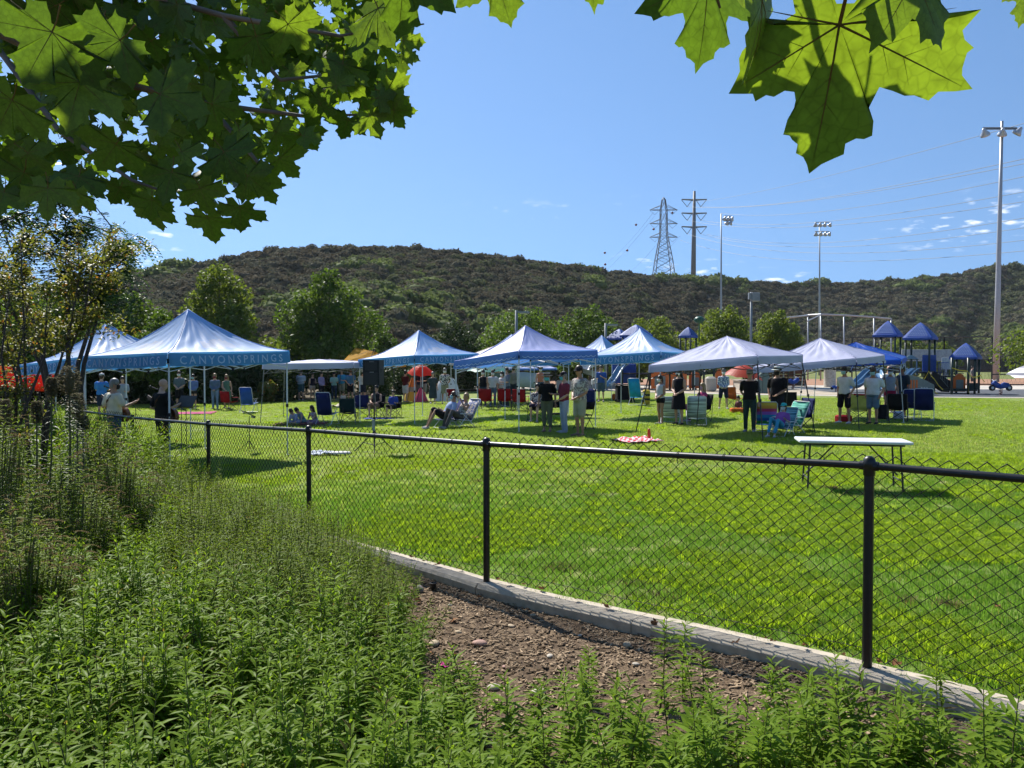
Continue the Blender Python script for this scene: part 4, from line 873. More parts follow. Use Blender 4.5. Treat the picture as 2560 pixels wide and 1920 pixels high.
def canopy(label, C_, cs, eave, peak, m_roof, m_val, frame, val=.27, text=(), waves=(), slant=0.0, curve=.78, gname='pop-up canopies on the lawn', emblem=False, legs='LFRB', sag=.05, wr=.020, inner=None, truss=True, seed=1, spread=0.0, name='pop_up_canopy', joints=None):
    """eave: heights of the valance top at L,F,R,B; corners in plan; legs may splay outwards"""
    r_ = random.Random(seed); z0 = gz(C_.x); t = thing(name, label, 'canopy', (C_.x, C_.y, z0), 0, gname)
    O = Vector((C_.x, C_.y, z0)); order = ['L', 'F', 'R', 'B']
    top = {k: Vector((cs[k].x, cs[k].y, eave[k])) - O for k in order}; pk = Vector((0, 0, peak - z0))
    n_s, n_t = 26, 22; rows = []
    for i in range(n_t + 1):
        f = i / n_t; row = []
        for k in range(4):
            a, b_ = top[order[k]], top[order[(k + 1) % 4]]
            for j in range(n_s):
                s = j / n_s; e = a.lerp(b_, s); m4 = 4 * s * (1 - s)
                g = (1 - curve) * f + curve * (1 - (1 - f) ** 1.9)
                p = Vector((e.x * f, e.y * f, pk.z + (e.z - pk.z) * g)); p.z -= sag * m4 * f * (1 - f * .75) * 2
                p.z += wr * math.sin(s * 47 + k * 2 + 5 * f + seed) * f * (1 - f) * 2 + wr * .7 * math.sin(s * 23 + f * 17 + seed) * f * (1 - f) * 2 + wr * .8 * r_.uniform(-.5, .5) * f * (1 - f)
                row.append(p)
        rows.append(row)
    roof = MB().grid(rows[1:], closed=True); roof.add([pk] + rows[1], [(0, 1 + k, 1 + (k + 1) % (4 * n_s)) for k in range(4 * n_s)])
    if emblem:                                             # pale sun-and-cloud print on the panels
        mi = []
        for f in range(len(roof.f)):
            i, j = divmod(f, 4 * n_s); s_ = (j % n_s + .5) / n_s; f_ = (i + 1.5) / n_t; k = j // n_s
            dx, dy = (s_ - .5) * f_ * 2.2, (f_ - .60); cloud = dx * dx / .11 + (dy - .05) ** 2 / .010 < 1 + .5 * math.sin(s_ * 38 + k); sun_ = (dx - .06) ** 2 + dy * dy * 1.6 < .022
            mi.append(1 if i < n_t - 1 and (cloud or sun_) else 0)
        roof.m = mi
    ro = roof.build('roof', [m_roof, m_logo], t, smooth=True)
    for k in range(4):                                     # piped seams down the four hips
        MB().tube([rows[i][k * n_s] + Vector((0, 0, .004)) for i in range(0, n_t + 1, 2)], .008, 5).build('hip_seam', m_roof, ro, smooth=True)
    for k in range(4):                                     # valances
        ka, kb = order[k], order[(k + 1) % 4]; a, b_ = top[ka], top[kb]; out = Vector(((a + b_).x, (a + b_).y, 0)).normalized(); rws = []
        for i in range(4):
            h = i / 3; rws.append([a.lerp(b_, j / 16) + Vector((0, 0, -val * h - .012 * h * math.sin(math.pi * j / 16) * 2 + .008 * math.sin(j * 1.9 + seed) * h)) + out * (.012 + .035 * h * (.6 + .4 * math.sin(j * .8 + seed)) + .012 * h * math.sin(j * 2.3 + k * 2 + seed)) for j in range(17)])
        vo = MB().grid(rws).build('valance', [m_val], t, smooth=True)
        if ka + kb in text:
            V, F = TXT; flip = (b_ - a).cross(Vector((0, 0, 1))).dot(out) < 0; q = []
            for vx, vy, _ in V:
                s = .075 + .85 * (1 - vx if flip else vx); h = .86 - .60 * vy; x_ = s * 16; j = min(15, int(x_)); fr = x_ - j
                i_ = min(2, int(h * 3)); fh = h * 3 - i_
                p0 = rws[i_][j].lerp(rws[i_][j + 1], fr); p1 = rws[i_ + 1][j].lerp(rws[i_ + 1][j + 1], fr); q.append(p0.lerp(p1, fh) + out * .009)
            MB().add(q, F).build('lettering', m_text, vo)
        if ka + kb in waves:
            pts_ = []
            for j in range(14 * 8 + 1):
                s = .03 + .94 * j / 112; x_ = s * 16; i_ = min(15, int(x_)); h = .62 + .13 * abs(math.sin(math.pi * j / 8)) * 1.3
                p0 = rws[2][i_].lerp(rws[2][i_ + 1], x_ - i_); pts_.append(p0 + Vector((0, 0, -(h - .667) * val)) + out * .012)
            rr = [[p + Vector((0, 0, dz)) for p in pts_] for dz in (.012, -.012)]; MB().grid(rr).build('wave_border', m_text, vo)
    if inner is not None: pass
    jm = joints or m_joint
    for k in order:                                        # legs with foot plates and sliders
        if k not in legs: continue
        tp = top[k] * 1.0; o2 = Vector((tp.x, tp.y, 0)).normalized(); px_ = tp + Vector((0, 0, -.03)) - o2 * .05
        ft = Vector((tp.x, tp.y, 0)) + o2 * (slant - .05); ft.z = gz(O.x + ft.x) - z0 + .01
        mid_ = px_.lerp(ft, .52)
        lg = MB().tube([px_, mid_], .0185, 4, up=o2).tube([mid_, ft], .0145, 4, up=o2).build('leg', frame, t)
        MB().box(mid_, (.05, .05, .07)).box(px_ + Vector((0, 0, -.14)), (.055, .055, .09)).build('slider', jm, lg)
        MB().box(ft, (.085, .085, .012)).build('foot_plate', m_alu if frame is m_alu else m_blk, lg)
    if truss:
        hub = pk + Vector((0, 0, -.95 * (pk.z - max(top[k].z for k in order)) - .12)); q = MB()
        q2 = MB().tube([pk + Vector((0, 0, -.03)), hub], .014, 6); q2.box(hub, (.09, .09, .07)); q2.build('centre_pole', [jm], t)
        for k in range(4):
            a, b_ = top[order[k]] * 1.0, top[order[(k + 1) % 4]] * 1.0; a = a * .985; b_ = b_ * .985; q = MB()
            for s0, s1 in ((0, .5), (.5, 1.0)):
                p0, p1 = a.lerp(b_, s0 + .01), a.lerp(b_, s1 - .01); dz = Vector((0, 0, -.34)); uz = Vector((0, 0, -.09))
                q.tube([p0 + uz, p1 + dz], .0095, 4).tube([p0 + dz, p1 + uz], .0095, 4)
            tr_ = q.build('truss', frame, t); mid_ = a.lerp(b_, .5); MB().box(mid_ + Vector((0, 0, -.09)), (.05, .05, .06)).box(mid_ + Vector((0, 0, -.34)), (.05, .05, .06)).box(a.lerp(b_, .25) + Vector((0, 0, -.215)), (.035, .035, .05)).box(a.lerp(b_, .75) + Vector((0, 0, -.215)), (.035, .035, .05)).build('truss_joint', jm, tr_)
            m0 = mid_ + Vector((0, 0, -.34)); MB().tube([m0, hub], .0095, 4).tube([mid_ + Vector((0, 0, -.09)), hub + Vector((0, 0, .03))], .0095, 4).build('inner_strut', frame, tr_)
    return t
def ez(cs, **ys):
    """eave heights from pixel rows of the valance top at each corner"""
    out = {k: EYE.z + (HOR - ys[k]) / FPX * cs[k].y for k in ys}
    for k in 'LFRB':
        if k not in out: out[k] = sum(out.values()) / len(ys)
    return out
def pz(C_, py): return EYE.z + (HOR - py) / FPX * C_.y
# two blue ones on the left
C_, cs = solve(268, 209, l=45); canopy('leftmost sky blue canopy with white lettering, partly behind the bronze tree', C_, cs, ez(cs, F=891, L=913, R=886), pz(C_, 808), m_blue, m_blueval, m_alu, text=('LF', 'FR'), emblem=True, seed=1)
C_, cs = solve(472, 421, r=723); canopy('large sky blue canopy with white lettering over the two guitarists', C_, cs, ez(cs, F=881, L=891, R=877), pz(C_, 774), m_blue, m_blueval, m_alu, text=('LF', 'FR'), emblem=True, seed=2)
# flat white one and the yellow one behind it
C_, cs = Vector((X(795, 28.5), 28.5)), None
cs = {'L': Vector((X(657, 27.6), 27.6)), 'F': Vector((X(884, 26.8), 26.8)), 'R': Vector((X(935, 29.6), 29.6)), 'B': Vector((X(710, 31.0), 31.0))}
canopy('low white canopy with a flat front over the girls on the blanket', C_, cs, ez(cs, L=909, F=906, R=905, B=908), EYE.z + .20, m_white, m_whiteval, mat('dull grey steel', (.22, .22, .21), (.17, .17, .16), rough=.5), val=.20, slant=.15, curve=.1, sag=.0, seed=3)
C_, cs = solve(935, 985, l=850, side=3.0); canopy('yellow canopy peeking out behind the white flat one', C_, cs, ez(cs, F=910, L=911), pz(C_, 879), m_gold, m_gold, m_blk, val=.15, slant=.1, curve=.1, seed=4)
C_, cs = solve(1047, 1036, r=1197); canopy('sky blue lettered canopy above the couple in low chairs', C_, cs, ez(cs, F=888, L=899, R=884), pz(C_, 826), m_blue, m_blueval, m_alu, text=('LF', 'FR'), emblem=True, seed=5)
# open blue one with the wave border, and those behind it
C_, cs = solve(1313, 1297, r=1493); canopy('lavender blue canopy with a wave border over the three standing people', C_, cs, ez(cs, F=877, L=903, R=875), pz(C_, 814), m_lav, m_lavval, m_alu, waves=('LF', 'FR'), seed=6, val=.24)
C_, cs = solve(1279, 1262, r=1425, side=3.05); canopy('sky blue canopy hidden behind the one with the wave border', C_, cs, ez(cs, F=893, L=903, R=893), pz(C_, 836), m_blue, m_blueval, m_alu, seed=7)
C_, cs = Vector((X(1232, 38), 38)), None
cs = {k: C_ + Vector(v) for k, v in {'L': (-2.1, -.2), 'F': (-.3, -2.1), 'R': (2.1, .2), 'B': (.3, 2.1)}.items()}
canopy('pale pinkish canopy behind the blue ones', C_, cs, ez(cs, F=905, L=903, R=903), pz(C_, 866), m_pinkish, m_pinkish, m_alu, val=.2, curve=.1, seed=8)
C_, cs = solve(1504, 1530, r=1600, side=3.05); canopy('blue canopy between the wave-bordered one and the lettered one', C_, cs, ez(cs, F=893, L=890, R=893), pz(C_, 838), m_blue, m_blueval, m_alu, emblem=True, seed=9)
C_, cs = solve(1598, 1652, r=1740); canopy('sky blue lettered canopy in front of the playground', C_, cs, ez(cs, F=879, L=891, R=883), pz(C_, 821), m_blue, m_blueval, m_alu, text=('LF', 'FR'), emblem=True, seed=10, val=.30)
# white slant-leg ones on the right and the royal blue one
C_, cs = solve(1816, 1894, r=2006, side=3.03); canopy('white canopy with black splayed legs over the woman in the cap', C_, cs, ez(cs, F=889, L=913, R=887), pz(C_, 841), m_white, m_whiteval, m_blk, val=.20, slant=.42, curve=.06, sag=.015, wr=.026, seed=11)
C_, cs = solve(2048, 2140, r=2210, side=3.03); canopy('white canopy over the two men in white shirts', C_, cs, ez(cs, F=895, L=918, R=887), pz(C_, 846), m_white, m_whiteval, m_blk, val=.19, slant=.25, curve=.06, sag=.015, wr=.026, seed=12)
C_, cs = solve(2138, 2252, r=2264, side=3.0); t10 = canopy('royal blue canopy at the right end of the row', C_, cs, ez(cs, F=898, L=905, R=891), pz(C_, 856), m_royal, m_royal, m_alu, val=.16, slant=.2, curve=.05, sag=.01, wr=.03, seed=13)
# small white maker's patch on the royal blue valance
f_, l_ = Vector((*cs['F'], 0)), Vector((*cs['L'], 0)); pp = f_.lerp(l_, .20); ax = (l_ - f_).normalized(); on = Vector((-ax.y, ax.x, 0)); on = on if on.y < 0 else -on
zc = EYE.z + (HOR - 898) / FPX * cs['F'].y - .085; q = MB(); q.sheet([[pp + ax * s + on * .07 + Vector((0, 0, zc + h)) for s in (-.17, 0, .17)] for h in (-.045, .045)], .003)
q2 = q.build('maker_patch', mat('white patch', (.75, .78, .8), rough=.6), t10); q2.location = -t10.location
# far canopy with a white side wall
C_ = Vector((X(1330, 52), 52)); cs = {k: C_ + Vector(v) for k, v in {'L': (-1.75, -1.3), 'F': (1.55, -1.5), 'R': (1.75, 1.4), 'B': (-1.6, 1.5)}.items()}
far_t = canopy('far blue canopy with a white side wall behind the woman in orange', C_, cs, {k: EYE.z - .22 for k in 'LFRB'}, EYE.z + .3, m_lav, m_lavval, m_blk, val=.12, curve=.1, seed=14, truss=False)
MB().sheet([[(-1.15 + 2.3 * i / 8, -1.38 + .03 * math.sin(i * 2.1), h + .04 * math.sin(i)) for i in range(9)] for h in (.35, .8, 1.35)], .01).build('side_wall', fabric('white side wall cloth', (.55, .62, .64), (.5, .56, .58), .3), far_t, smooth=True)
# ------------------------------------------------------------------ people
SKIN = {'light': mat('skin light', (0.52, 0.32, 0.23), (0.46, 0.27, 0.19), rough=.55, scale=14), 'tan': mat('skin tanned', (0.40, 0.215, 0.13), (0.34, 0.18, 0.11), rough=.55, scale=14), 'brown': mat('skin brown', (0.27, 0.14, 0.085), (0.22, 0.115, 0.07), rough=.55, scale=14)}
HAIR = {k: mat('hair ' + k, c, tuple(v * .6 for v in c), rough=.45, scale=40, stretch=(1, 1, .15), bump=.003) for k, c in {'black': (.012, .010, .009), 'brown': (.06, .035, .02), 'blond': (.36, .24, .11), 'grey': (.22, .21, .20), 'auburn': (.12, .05, .025)}.items()}
_cl = {}
def cloth(col, pat=None):
    key = (tuple(round(c, 3) for c in col), pat)
    if key in _cl: return _cl[key]
    nm = 'cloth %02d' % len(_cl)
    if pat is None: m = mat(nm, col, tuple(c * .78 for c in col), rough=.85, scale=5, bump=.006, bscale=14, spec=.15)
    elif pat == 'floral': m = mat(nm, col, (.72, .72, .72), rough=.85, scale=26, lo=.50, hi=.54, detail=2, bump=.004, bscale=14, spec=.15)
    elif pat == 'print': m = mat(nm, col, (.46, .43, .38), rough=.85, scale=20, lo=.47, hi=.52, detail=3, bump=.004, bscale=14, spec=.15)
    elif pat == 'stripe': m = mat(nm, col, tuple(min(1, c * 2.2 + .12) for c in col), rough=.85, scale=60, lo=.47, hi=.53, stretch=(.02, .02, 1), detail=0, spec=.15)
    _cl[key] = m; return m
m_eye = mat('eye dark', (.02, .015, .012), rough=.3); m_lens = mat('sunglasses lens', (.008, .008, .01), rough=.15)
MASKS = {'blue': mat('surgical mask blue', (.30, .52, .62), (.26, .47, .58), rough=.8), 'white': mat('mask white', (.72, .74, .76), rough=.8), 'black': mat('mask black', (.015, .015, .018), rough=.8), 'teal': mat('mask teal', (.10, .48, .55), (.08, .42, .5), rough=.8), 'red': mat('mask maroon', (.20, .03, .03), rough=.8), 'pink': mat('mask pink', (.6, .35, .45), rough=.8)}
_remesh = []
def rings(mb, secs, n=14):
    """closed loft through elliptical sections: (centre, half-width x, half-depth y, side axis, fore axis)"""
    v = []
    for c, rx, ry, ax, ay in secs:
        for k in range(n): w = 2 * math.pi * k / n; v.append(c + ax * (math.cos(w) * rx) + ay * (math.sin(w) * ry))
    m = len(secs); f = [(i * n + k, i * n + (k + 1) % n, (i + 1) * n + (k + 1) % n, (i + 1) * n + k) for i in range(m - 1) for k in range(n)]
    f += [tuple(range(n - 1, -1, -1)), tuple(range((m - 1) * n, m * n))]; mb.add(v, f)
def rlimb(mb, pts_, rs, n=10):
    pts_ = [Vector(p) for p in pts_]; t0 = (pts_[1] - pts_[0]).normalized(); t1 = (pts_[-1] - pts_[-2]).normalized()
    mb.tube([pts_[0] - t0 * rs[0] * .6] + pts_ + [pts_[-1] + t1 * rs[-1] * .6], [rs[0] * .55] + list(rs) + [rs[-1] * .55], n)
ARMS = {  # elbow, wrist offsets from the shoulder (x outwards, y forwards, z up), unit height 1.75
    'down': ((.055, -.03, -.285), (.075, .05, -.53)), 'clasp': ((.045, .02, -.28), (-.135, .20, -.415)), 'pocket': ((.085, -.10, -.26), (.025, .02, -.47)), 'phone': ((.05, .08, -.27), (-.10, .28, -.17)), 'behind': ((.07, -.12, -.26), (-.09, -.17, -.45)),
    'cross': ((.05, .08, -.27), (-.20, .19, -.22)), 'lap': ((.05, .10, -.27), (-.06, .30, -.36)), 'strumR': ((.10, -.06, -.27), (-.05, .17, -.34)), 'fretL': ((.10, .05, -.26), (.14, .27, -.16)), 'face': ((.05, .16, -.22), (-.13, .20, .02)), 'rest': ((.07, .02, -.28), (.06, .26, -.30)), 'around': ((.20, .06, -.02), (.42, .10, -.04)), 'hold': ((.05, .06, -.28), (-.02, .29, -.26)), 'ground': ((.06, .16, -.26), (.0, .34, -.42))}
def person(label, x, y, face, h=1.72, arms=('down', 'down'), legs='stand', skin='light', hair='brown', hairlen=0, top=(.3, .3, .3), toppat=None, sleeve='short', bottom='shorts', bcol=(.03, .03, .04), shoes=(.3, .3, .3), mask=None, hat=None, hatcol=(.02, .02, .03),
           glasses=False, build=1.0, vox=.021, z=None, seat=.42, lean=0.0, turn=0.0, tilt=0.0, strap=None, group='people gathered under the canopies', dresslen=.50, stance=.11, toplen=0.0):
    """face: heading in degrees, 0 looks at the camera, 90 looks to the right of the view, 180 away"""
    s = h / 1.75; gz0 = gz(x) if z is None else z; t = thing('person', label, 'person', (x, y, gz0), R(face), group)
    UPV = Vector((0, 0, 1)); FW = Vector((0, -1, 0)); SD = Vector((1, 0, 0))          # faces -Y before turning
    B = build
    def V3(a, b_, c): return (SD * a + FW * b_ + UPV * c) * s
    if legs == 'stand' or legs == 'wide' or legs == 'step':
        hipz = .93; st = stance * (1.5 if legs == 'wide' else 1); step = .13 if legs == 'step' else .02
        pel = V3(0, 0, hipz + .03); ax = UPV.copy()
        leg = {1: [V3(.09, 0, hipz), V3(.09 + (st - .09) * .5 + .005, step * .7 + .02, .50), V3(st, step - .02, .085)], -1: [V3(-.09, 0, hipz), V3(-.09 - (st - .09) * .5 - .005, -step * .2 + .02, .50), V3(-st, -step - .02, .085)]}
        toe = {1: V3(st + .02, step + .17, .03), -1: V3(-st - .03, -step + .17, .03)}
    elif legs == 'sit':
        hipz = seat / s + .10; pel = V3(0, -.05, hipz); ax = (UPV - FW * (.22 + lean)).normalized()
        leg = {k: [V3(.09 * k, 0, hipz - .02), V3(.12 * k, .41, hipz + .02), V3(.12 * k, .40 + (.06 if k > 0 else -.04), .085)] for k in (1, -1)}; toe = {k: V3(.13 * k, .58, .03) for k in (1, -1)}
    elif legs == 'recline':
        hipz = seat / s + .09; pel = V3(0, -.05, hipz); ax = (UPV - FW * (.55 + lean)).normalized()
        leg = {1: [V3(.09, 0, hipz), V3(.15, .37, hipz + .20), V3(.16, .62, .09)], -1: [V3(-.09, 0, hipz), V3(-.12, .36, hipz + .24), V3(-.14, .50, .085)]}; toe = {1: V3(.2, .76, .05), -1: V3(-.15, .66, .03)}
    else:                                                    # on the ground, legs folded to the side
        hipz = .11; pel = V3(0, 0, hipz + .02); ax = (UPV + FW * (.25 + lean)).normalized()
        leg = {1: [V3(.10, 0, hipz), V3(.26, .32, .10), V3(.02, .36, .06)], -1: [V3(-.10, 0, hipz), V3(-.22, .33, .11), V3(.03, .24, .06)]}; toe = {1: V3(-.10, .40, .04), -1: V3(.16, .22, .04)}
    FWt = (FW - ax * FW.dot(ax)).normalized()
    def T(a, b_, c): return pel + (SD * a + FWt * b_ + ax * c) * s
    hd_ax = (ax * .35 + UPV * .65 + FWt * (.06 + tilt)).normalized(); rot = Matrix.Rotation(R(turn), 3, hd_ax)
    neck = T(0, .0, .49); hc = neck + hd_ax * (.168 * s) + FWt * .025 * s; hf = rot @ (FWt - hd_ax * FWt.dot(hd_ax)).normalized(); hsd = hd_ax.cross(hf) * -1
    if hsd.dot(SD) < 0: hsd = -hsd
    hk = s if h > 1.45 else s * (1.0 + (1.45 - h) * .55)
    def Hd(a, b_, c): return hc + (hsd * a + hf * b_ + hd_ax * c) * hk
    b_ = MB()
    def torso(mb, g=0.0, lo=-.06, hi=.50, extra=1.0):
        prof_ = [(-.06, .150 * B, .105 * B), (.02, .158 * B, .113 * B), (.10, .142 * B, .110 * B), (.18, .134 * B, .106 * B), (.27, .150 * B, .113 * B), (.36, .165 * B ** .8, .110 * B), (.425, .165 * B ** .6, .096), (.468, .125, .078), (.50, .070, .062)]
        sec = [(T(0, .012 if c < .3 else 0, c), (rx + g) * s, (ry + g) * s, SD, FWt) for c, rx, ry in prof_ if lo - 1e-6 <= c <= hi + 1e-6]
        rings(mb, sec, 16)
    torso(b_); rlimb(b_, [neck - hd_ax * .05 * s, neck + hd_ax * .09 * s], [.066 * s, .060 * s])
    # head: skull, jaw, nose, ears
    Mh = Matrix((hsd, hf, hd_ax)).transposed()
    b_.ell(Hd(0, -.004, .035), (.076 * hk, .094 * hk, .092 * hk), 14, 10, M=Mh); b_.ell(Hd(0, .022, -.045), (.058 * hk, .070 * hk, .072 * hk), 12, 8, M=Mh)
    rlimb(b_, [Hd(0, .088, .022), Hd(0, .108, -.012)], [.010 * hk, .016 * hk], 6)
    for k in (1, -1): b_.ell(Hd(.078 * k, -.008, .0), (.013 * hk, .024 * hk, .032 * hk), 8, 6, M=Mh)
    SH = {}; wr = {}; el = {}
    for i, k in enumerate((1, -1)):
        sh = T(.178 * k * B ** .6, -.005, .418); e_, w_ = ARMS[arms[i]]; up_ = UPV if legs in ('stand', 'wide', 'step') else (UPV * .8 + ax * .2).normalized()
        e = sh + (SD * e_[0] * k + FWt * e_[1] + up_ * e_[2]) * s; w = sh + (SD * w_[0] * k + FWt * w_[1] + up_ * w_[2]) * s
        SH[k], el[k], wr[k] = sh, e, w
        rlimb(b_, [sh, sh.lerp(e, .5), e, e.lerp(w, .35), w], [.052 * s * B ** .5, .046 * s, .038 * s, .038 * s, .026 * s])
        hd = (w - e).normalized(); rlimb(b_, [w, w + hd * .045 * s, w + hd * .085 * s], [.028 * s, .034 * s, .028 * s], 8)
        L3 = leg[k]; calf = L3[1].lerp(L3[2], .3) - FW * .012 * s
        rlimb(b_, [L3[0], L3[0].lerp(L3[1], .5), L3[1], calf, L3[1].lerp(L3[2], .7), L3[2]], [.088 * s * B ** .6, .072 * s * B ** .5, .052 * s, .053 * s, .038 * s, .033 * s])
        rlimb(b_, [L3[2] - Vector((0, 0, .02 * s)), L3[2].lerp(toe[k], .5) - Vector((0, 0, .02)), toe[k]], [.036 * s, .036 * s, .03 * s], 8)
    o = b_.build('body', SKIN[skin], t, smooth=True); _remesh.append((o, vox))
    fg = MB()                                                # four fingers and a thumb on each hand
    for k in (1, -1):
        hd = (wr[k] - el[k]).normalized(); tip = wr[k] + hd * .088 * s; sd = hd.cross(UPV if abs(hd.z) < .8 else FW).normalized(); cu = hd.cross(sd).normalized()
        if cu.dot(-FW) < 0 and abs(hd.z) > .8: cu = -cu
        for j in range(4):
            ln = (.062, .072, .068, .054)[j] * s; b0 = tip + sd * (-.027 + .018 * j) * s; p1 = b0 + hd * ln * .5 + cu * -.008 * s; p2 = p1 + hd * ln * .32 - cu * .022 * s; fg.tube([b0 - hd * .02 * s, b0, p1, p2], [.0085 * s, .009 * s, .008 * s, .0055 * s], 5)
        b0 = wr[k] + hd * .03 * s - sd * .026 * s; fg.tube([b0, b0 + hd * .03 * s - sd * .022 * s, b0 + hd * .062 * s - sd * .024 * s - cu * .01 * s], [.012 * s, .010 * s, .006 * s], 5)
    fg.build('fingers', SKIN[skin], o, smooth=True)
    ey = MB()
    for k in (1, -1): ey.ell(Hd(.031 * k, .083, .022), (.012 * hk, .010 * hk, .008 * hk), 8, 6, M=Mh)
    ey.build('eyes', m_eye, o, smooth=True)
    # clothes
    c = MB(); tc = cloth(top, toppat)
    if sleeve != 'bare': torso(c, .022, -.06 + toplen, .468)
    else: torso(c, .016, -.06 + toplen, .468)
    if sleeve != 'bare':
        for k in (1, -1):
            if sleeve == 'short': rlimb(c, [SH[k] - SD * .035 * k, SH[k], SH[k].lerp(el[k], .42), SH[k].lerp(el[k], .78)], [.078 * s * B ** .5, .074 * s * B ** .5, .068 * s * B ** .5, .067 * s])
            elif sleeve == 'long': rlimb(c, [SH[k] - SD * .035 * k, SH[k], SH[k].lerp(el[k], .5), el[k], wr[k]], [.078 * s * B ** .5, .074 * s * B ** .5, .060 * s, .052 * s, .042 * s])
            else: rlimb(c, [SH[k] - SD * .03 * k, SH[k].lerp(el[k], .18)], [.058 * s, .056 * s])
    if bottom == 'dress':
        rings(c, [(T(0, .01, .06), .165 * s * B, .125 * s * B, SD, FWt), (V3(0, .02, hipz - .05), .205 * s * B, .15 * s * B, SD, FW), (V3(0, .03, hipz - .05 - dresslen * .6), .225 * s * B, .175 * s * B, SD, FW), (V3(0, .03, hipz - .05 - dresslen), .235 * s * B, .19 * s * B, SD, FW)], 16)
    co = c.build('dress' if bottom == 'dress' else 'shirt', tc, t, smooth=True); _remesh.append((co, vox))
    if bottom != 'dress':
        c = MB(); bc = cloth(bcol)
        rings(c, [(T(0, .012, -.085), .155 * s * B, .118 * s * B, SD, FWt), (T(0, .012, -.02), .172 * s * B, .128 * s * B, SD, FWt), (T(0, .012, .075), .160 * s * B, .122 * s * B, SD, FWt)], 16)
        for k in (1, -1):
            L3 = leg[k]
            if bottom == 'shorts': rlimb(c, [L3[0], L3[0].lerp(L3[1], .5), L3[0].lerp(L3[1], .93)], [.105 * s * B ** .6, .096 * s * B ** .5, .092 * s])
            elif bottom == 'short_shorts': rlimb(c, [L3[0], L3[0].lerp(L3[1], .30)], [.104 * s * B ** .6, .098 * s])
            else: rlimb(c, [L3[0], L3[0].lerp(L3[1], .5), L3[1], L3[1].lerp(L3[2], .5), L3[2] + Vector((0, 0, .0 if bottom == 'pants' else .10 * s))], [.103 * s * B ** .6, .088 * s * B ** .5, .069 * s, .063 * s, .057 * s])
        bo = c.build({'shorts': 'shorts', 'short_shorts': 'shorts', 'pants': 'trousers', 'capri': 'trousers'}[bottom], bc, t, smooth=True); _remesh.append((bo, vox))
    for k in (1, -1):                                        # shoes
        a = leg[k][2]; q = MB(); d = (toe[k] - a); d.z = 0; d.normalize()
        q.tube([a - d * .05 * s + Vector((0, 0, -.045 * s)), a + d * .02 * s + Vector((0, 0, -.04 * s)), a + d * .11 * s + Vector((0, 0, -.05 * s)), toe[k] + d * .02 * s], [.036 * s, .046 * s, .045 * s, .026 * s], 8, up=(0, 0, 1), ell=.85); q.build('shoe', cloth(shoes), t, smooth=True)
    # hair
    if hair:
        q = MB(); hm = HAIR[hair]
        q.ell(Hd(0, -.014, .058), (.096 * hk, .102 * hk, .104 * hk), 14, 10, M=Mh); q.ell(Hd(0, -.052, .0), (.087 * hk, .066 * hk, .092 * hk), 12, 8, M=Mh)
        if hairlen == 1: rlimb(q, [Hd(0, -.085, .02), Hd(0, -.125, -.04), Hd(0, -.10, -.20), Hd(0, -.09, -.25)], [.035 * hk, .04 * hk, .03 * hk, .012 * hk])
        if hairlen == 2: rings(q, [(Hd(0, -.035, .06), .096 * hk, .085 * hk, hsd, hf), (Hd(0, -.045, -.06), .112 * hk, .078 * hk, hsd, hf), (Hd(0, -.065, -.17), .118 * hk, .062 * hk, hsd, hf), (Hd(0, -.085, -.26), .095 * hk, .042 * hk, hsd, hf)])
        ho = q.build('hair', hm, t, smooth=True); _remesh.append((ho, max(.014, vox * .8)))
    def face_patch(name, m_, z0, z1, half, off, r0=.098, r1=.098, ny=5, nx=9):
        rows = []
        for i in range(ny):
            zz = lerp(z0, z1, i / (ny - 1)); rr = lerp(r0, r1, i / (ny - 1)); bul = 1 + .10 * math.sin(math.pi * i / (ny - 1))
            rows.append([Hd(math.sin(a) * rr * .86, math.cos(a) * rr * bul + off, zz) for a in [half * (2 * j / (nx - 1) - 1) for j in range(nx)]])
        MB().sheet(rows, .006).build(name, m_, t, smooth=True)
    if mask: face_patch('face_mask', MASKS[mask], .006, -.095, 1.15, .012, .100, .076)
    if glasses: face_patch('sunglasses', m_lens, .038, .008, 1.25, .006, .094, .096, 3)
    if hat == 'cap':
        q = MB(); q.lathe([(.098 * hk, 0), (.097 * hk, .04 * hk), (.078 * hk, .078 * hk), (.04 * hk, .094 * hk), (.0001, .098 * hk)], Hd(0, -.008, .055), 16, M=Mh, sx=.93, sy=1.08)
        rows = [[Hd(math.sin(a) * (.092 + .0 * f), math.cos(a) * .10 + f * .075 * math.cos(a * .8), .060 - .02 * f - .012 * abs(a) * f) for a in [-.95 + 1.9 * j / 8 for j in range(9)]] for f in (0, .5, 1)]
        q.sheet(rows, .006); q.build('cap', cloth(hatcol), t, smooth=True)
    if hat == 'visor':
        q = MB(); q.lathe([(.100 * hk, -.018 * hk), (.101 * hk, .03 * hk)], Hd(0, -.004, .055), 18, M=Mh, sx=.93, sy=1.06)
        q.sheet([[Hd(math.sin(a) * .094, math.cos(a) * .10 + f * .075 * math.cos(a * .8), .045 - .02 * f - .012 * abs(a) * f) for a in [-.95 + 1.9 * j / 8 for j in range(9)]] for f in (0, .5, 1)], .006); q.build('visor', cloth(hatcol), t, smooth=True)
    if hat in ('straw', 'brim'):
        q = MB(); q.lathe([(.18 * hk, -.012 * hk), (.14 * hk, .0), (.100 * hk, .006 * hk), (.095 * hk, .06 * hk), (.078 * hk, .085 * hk), (.02 * hk, .082 * hk), (.0001, .08 * hk)], Hd(0, -.008, .062), 20, M=Mh)
        ho = q.build('hat', cloth(hatcol), t, smooth=True); q = MB(); q.lathe([(.1035 * hk, .008 * hk), (.1015 * hk, .035 * hk)], Hd(0, -.008, .062), 20, M=Mh); q.build('hat_band', cloth((.01, .01, .012)), ho, smooth=True)
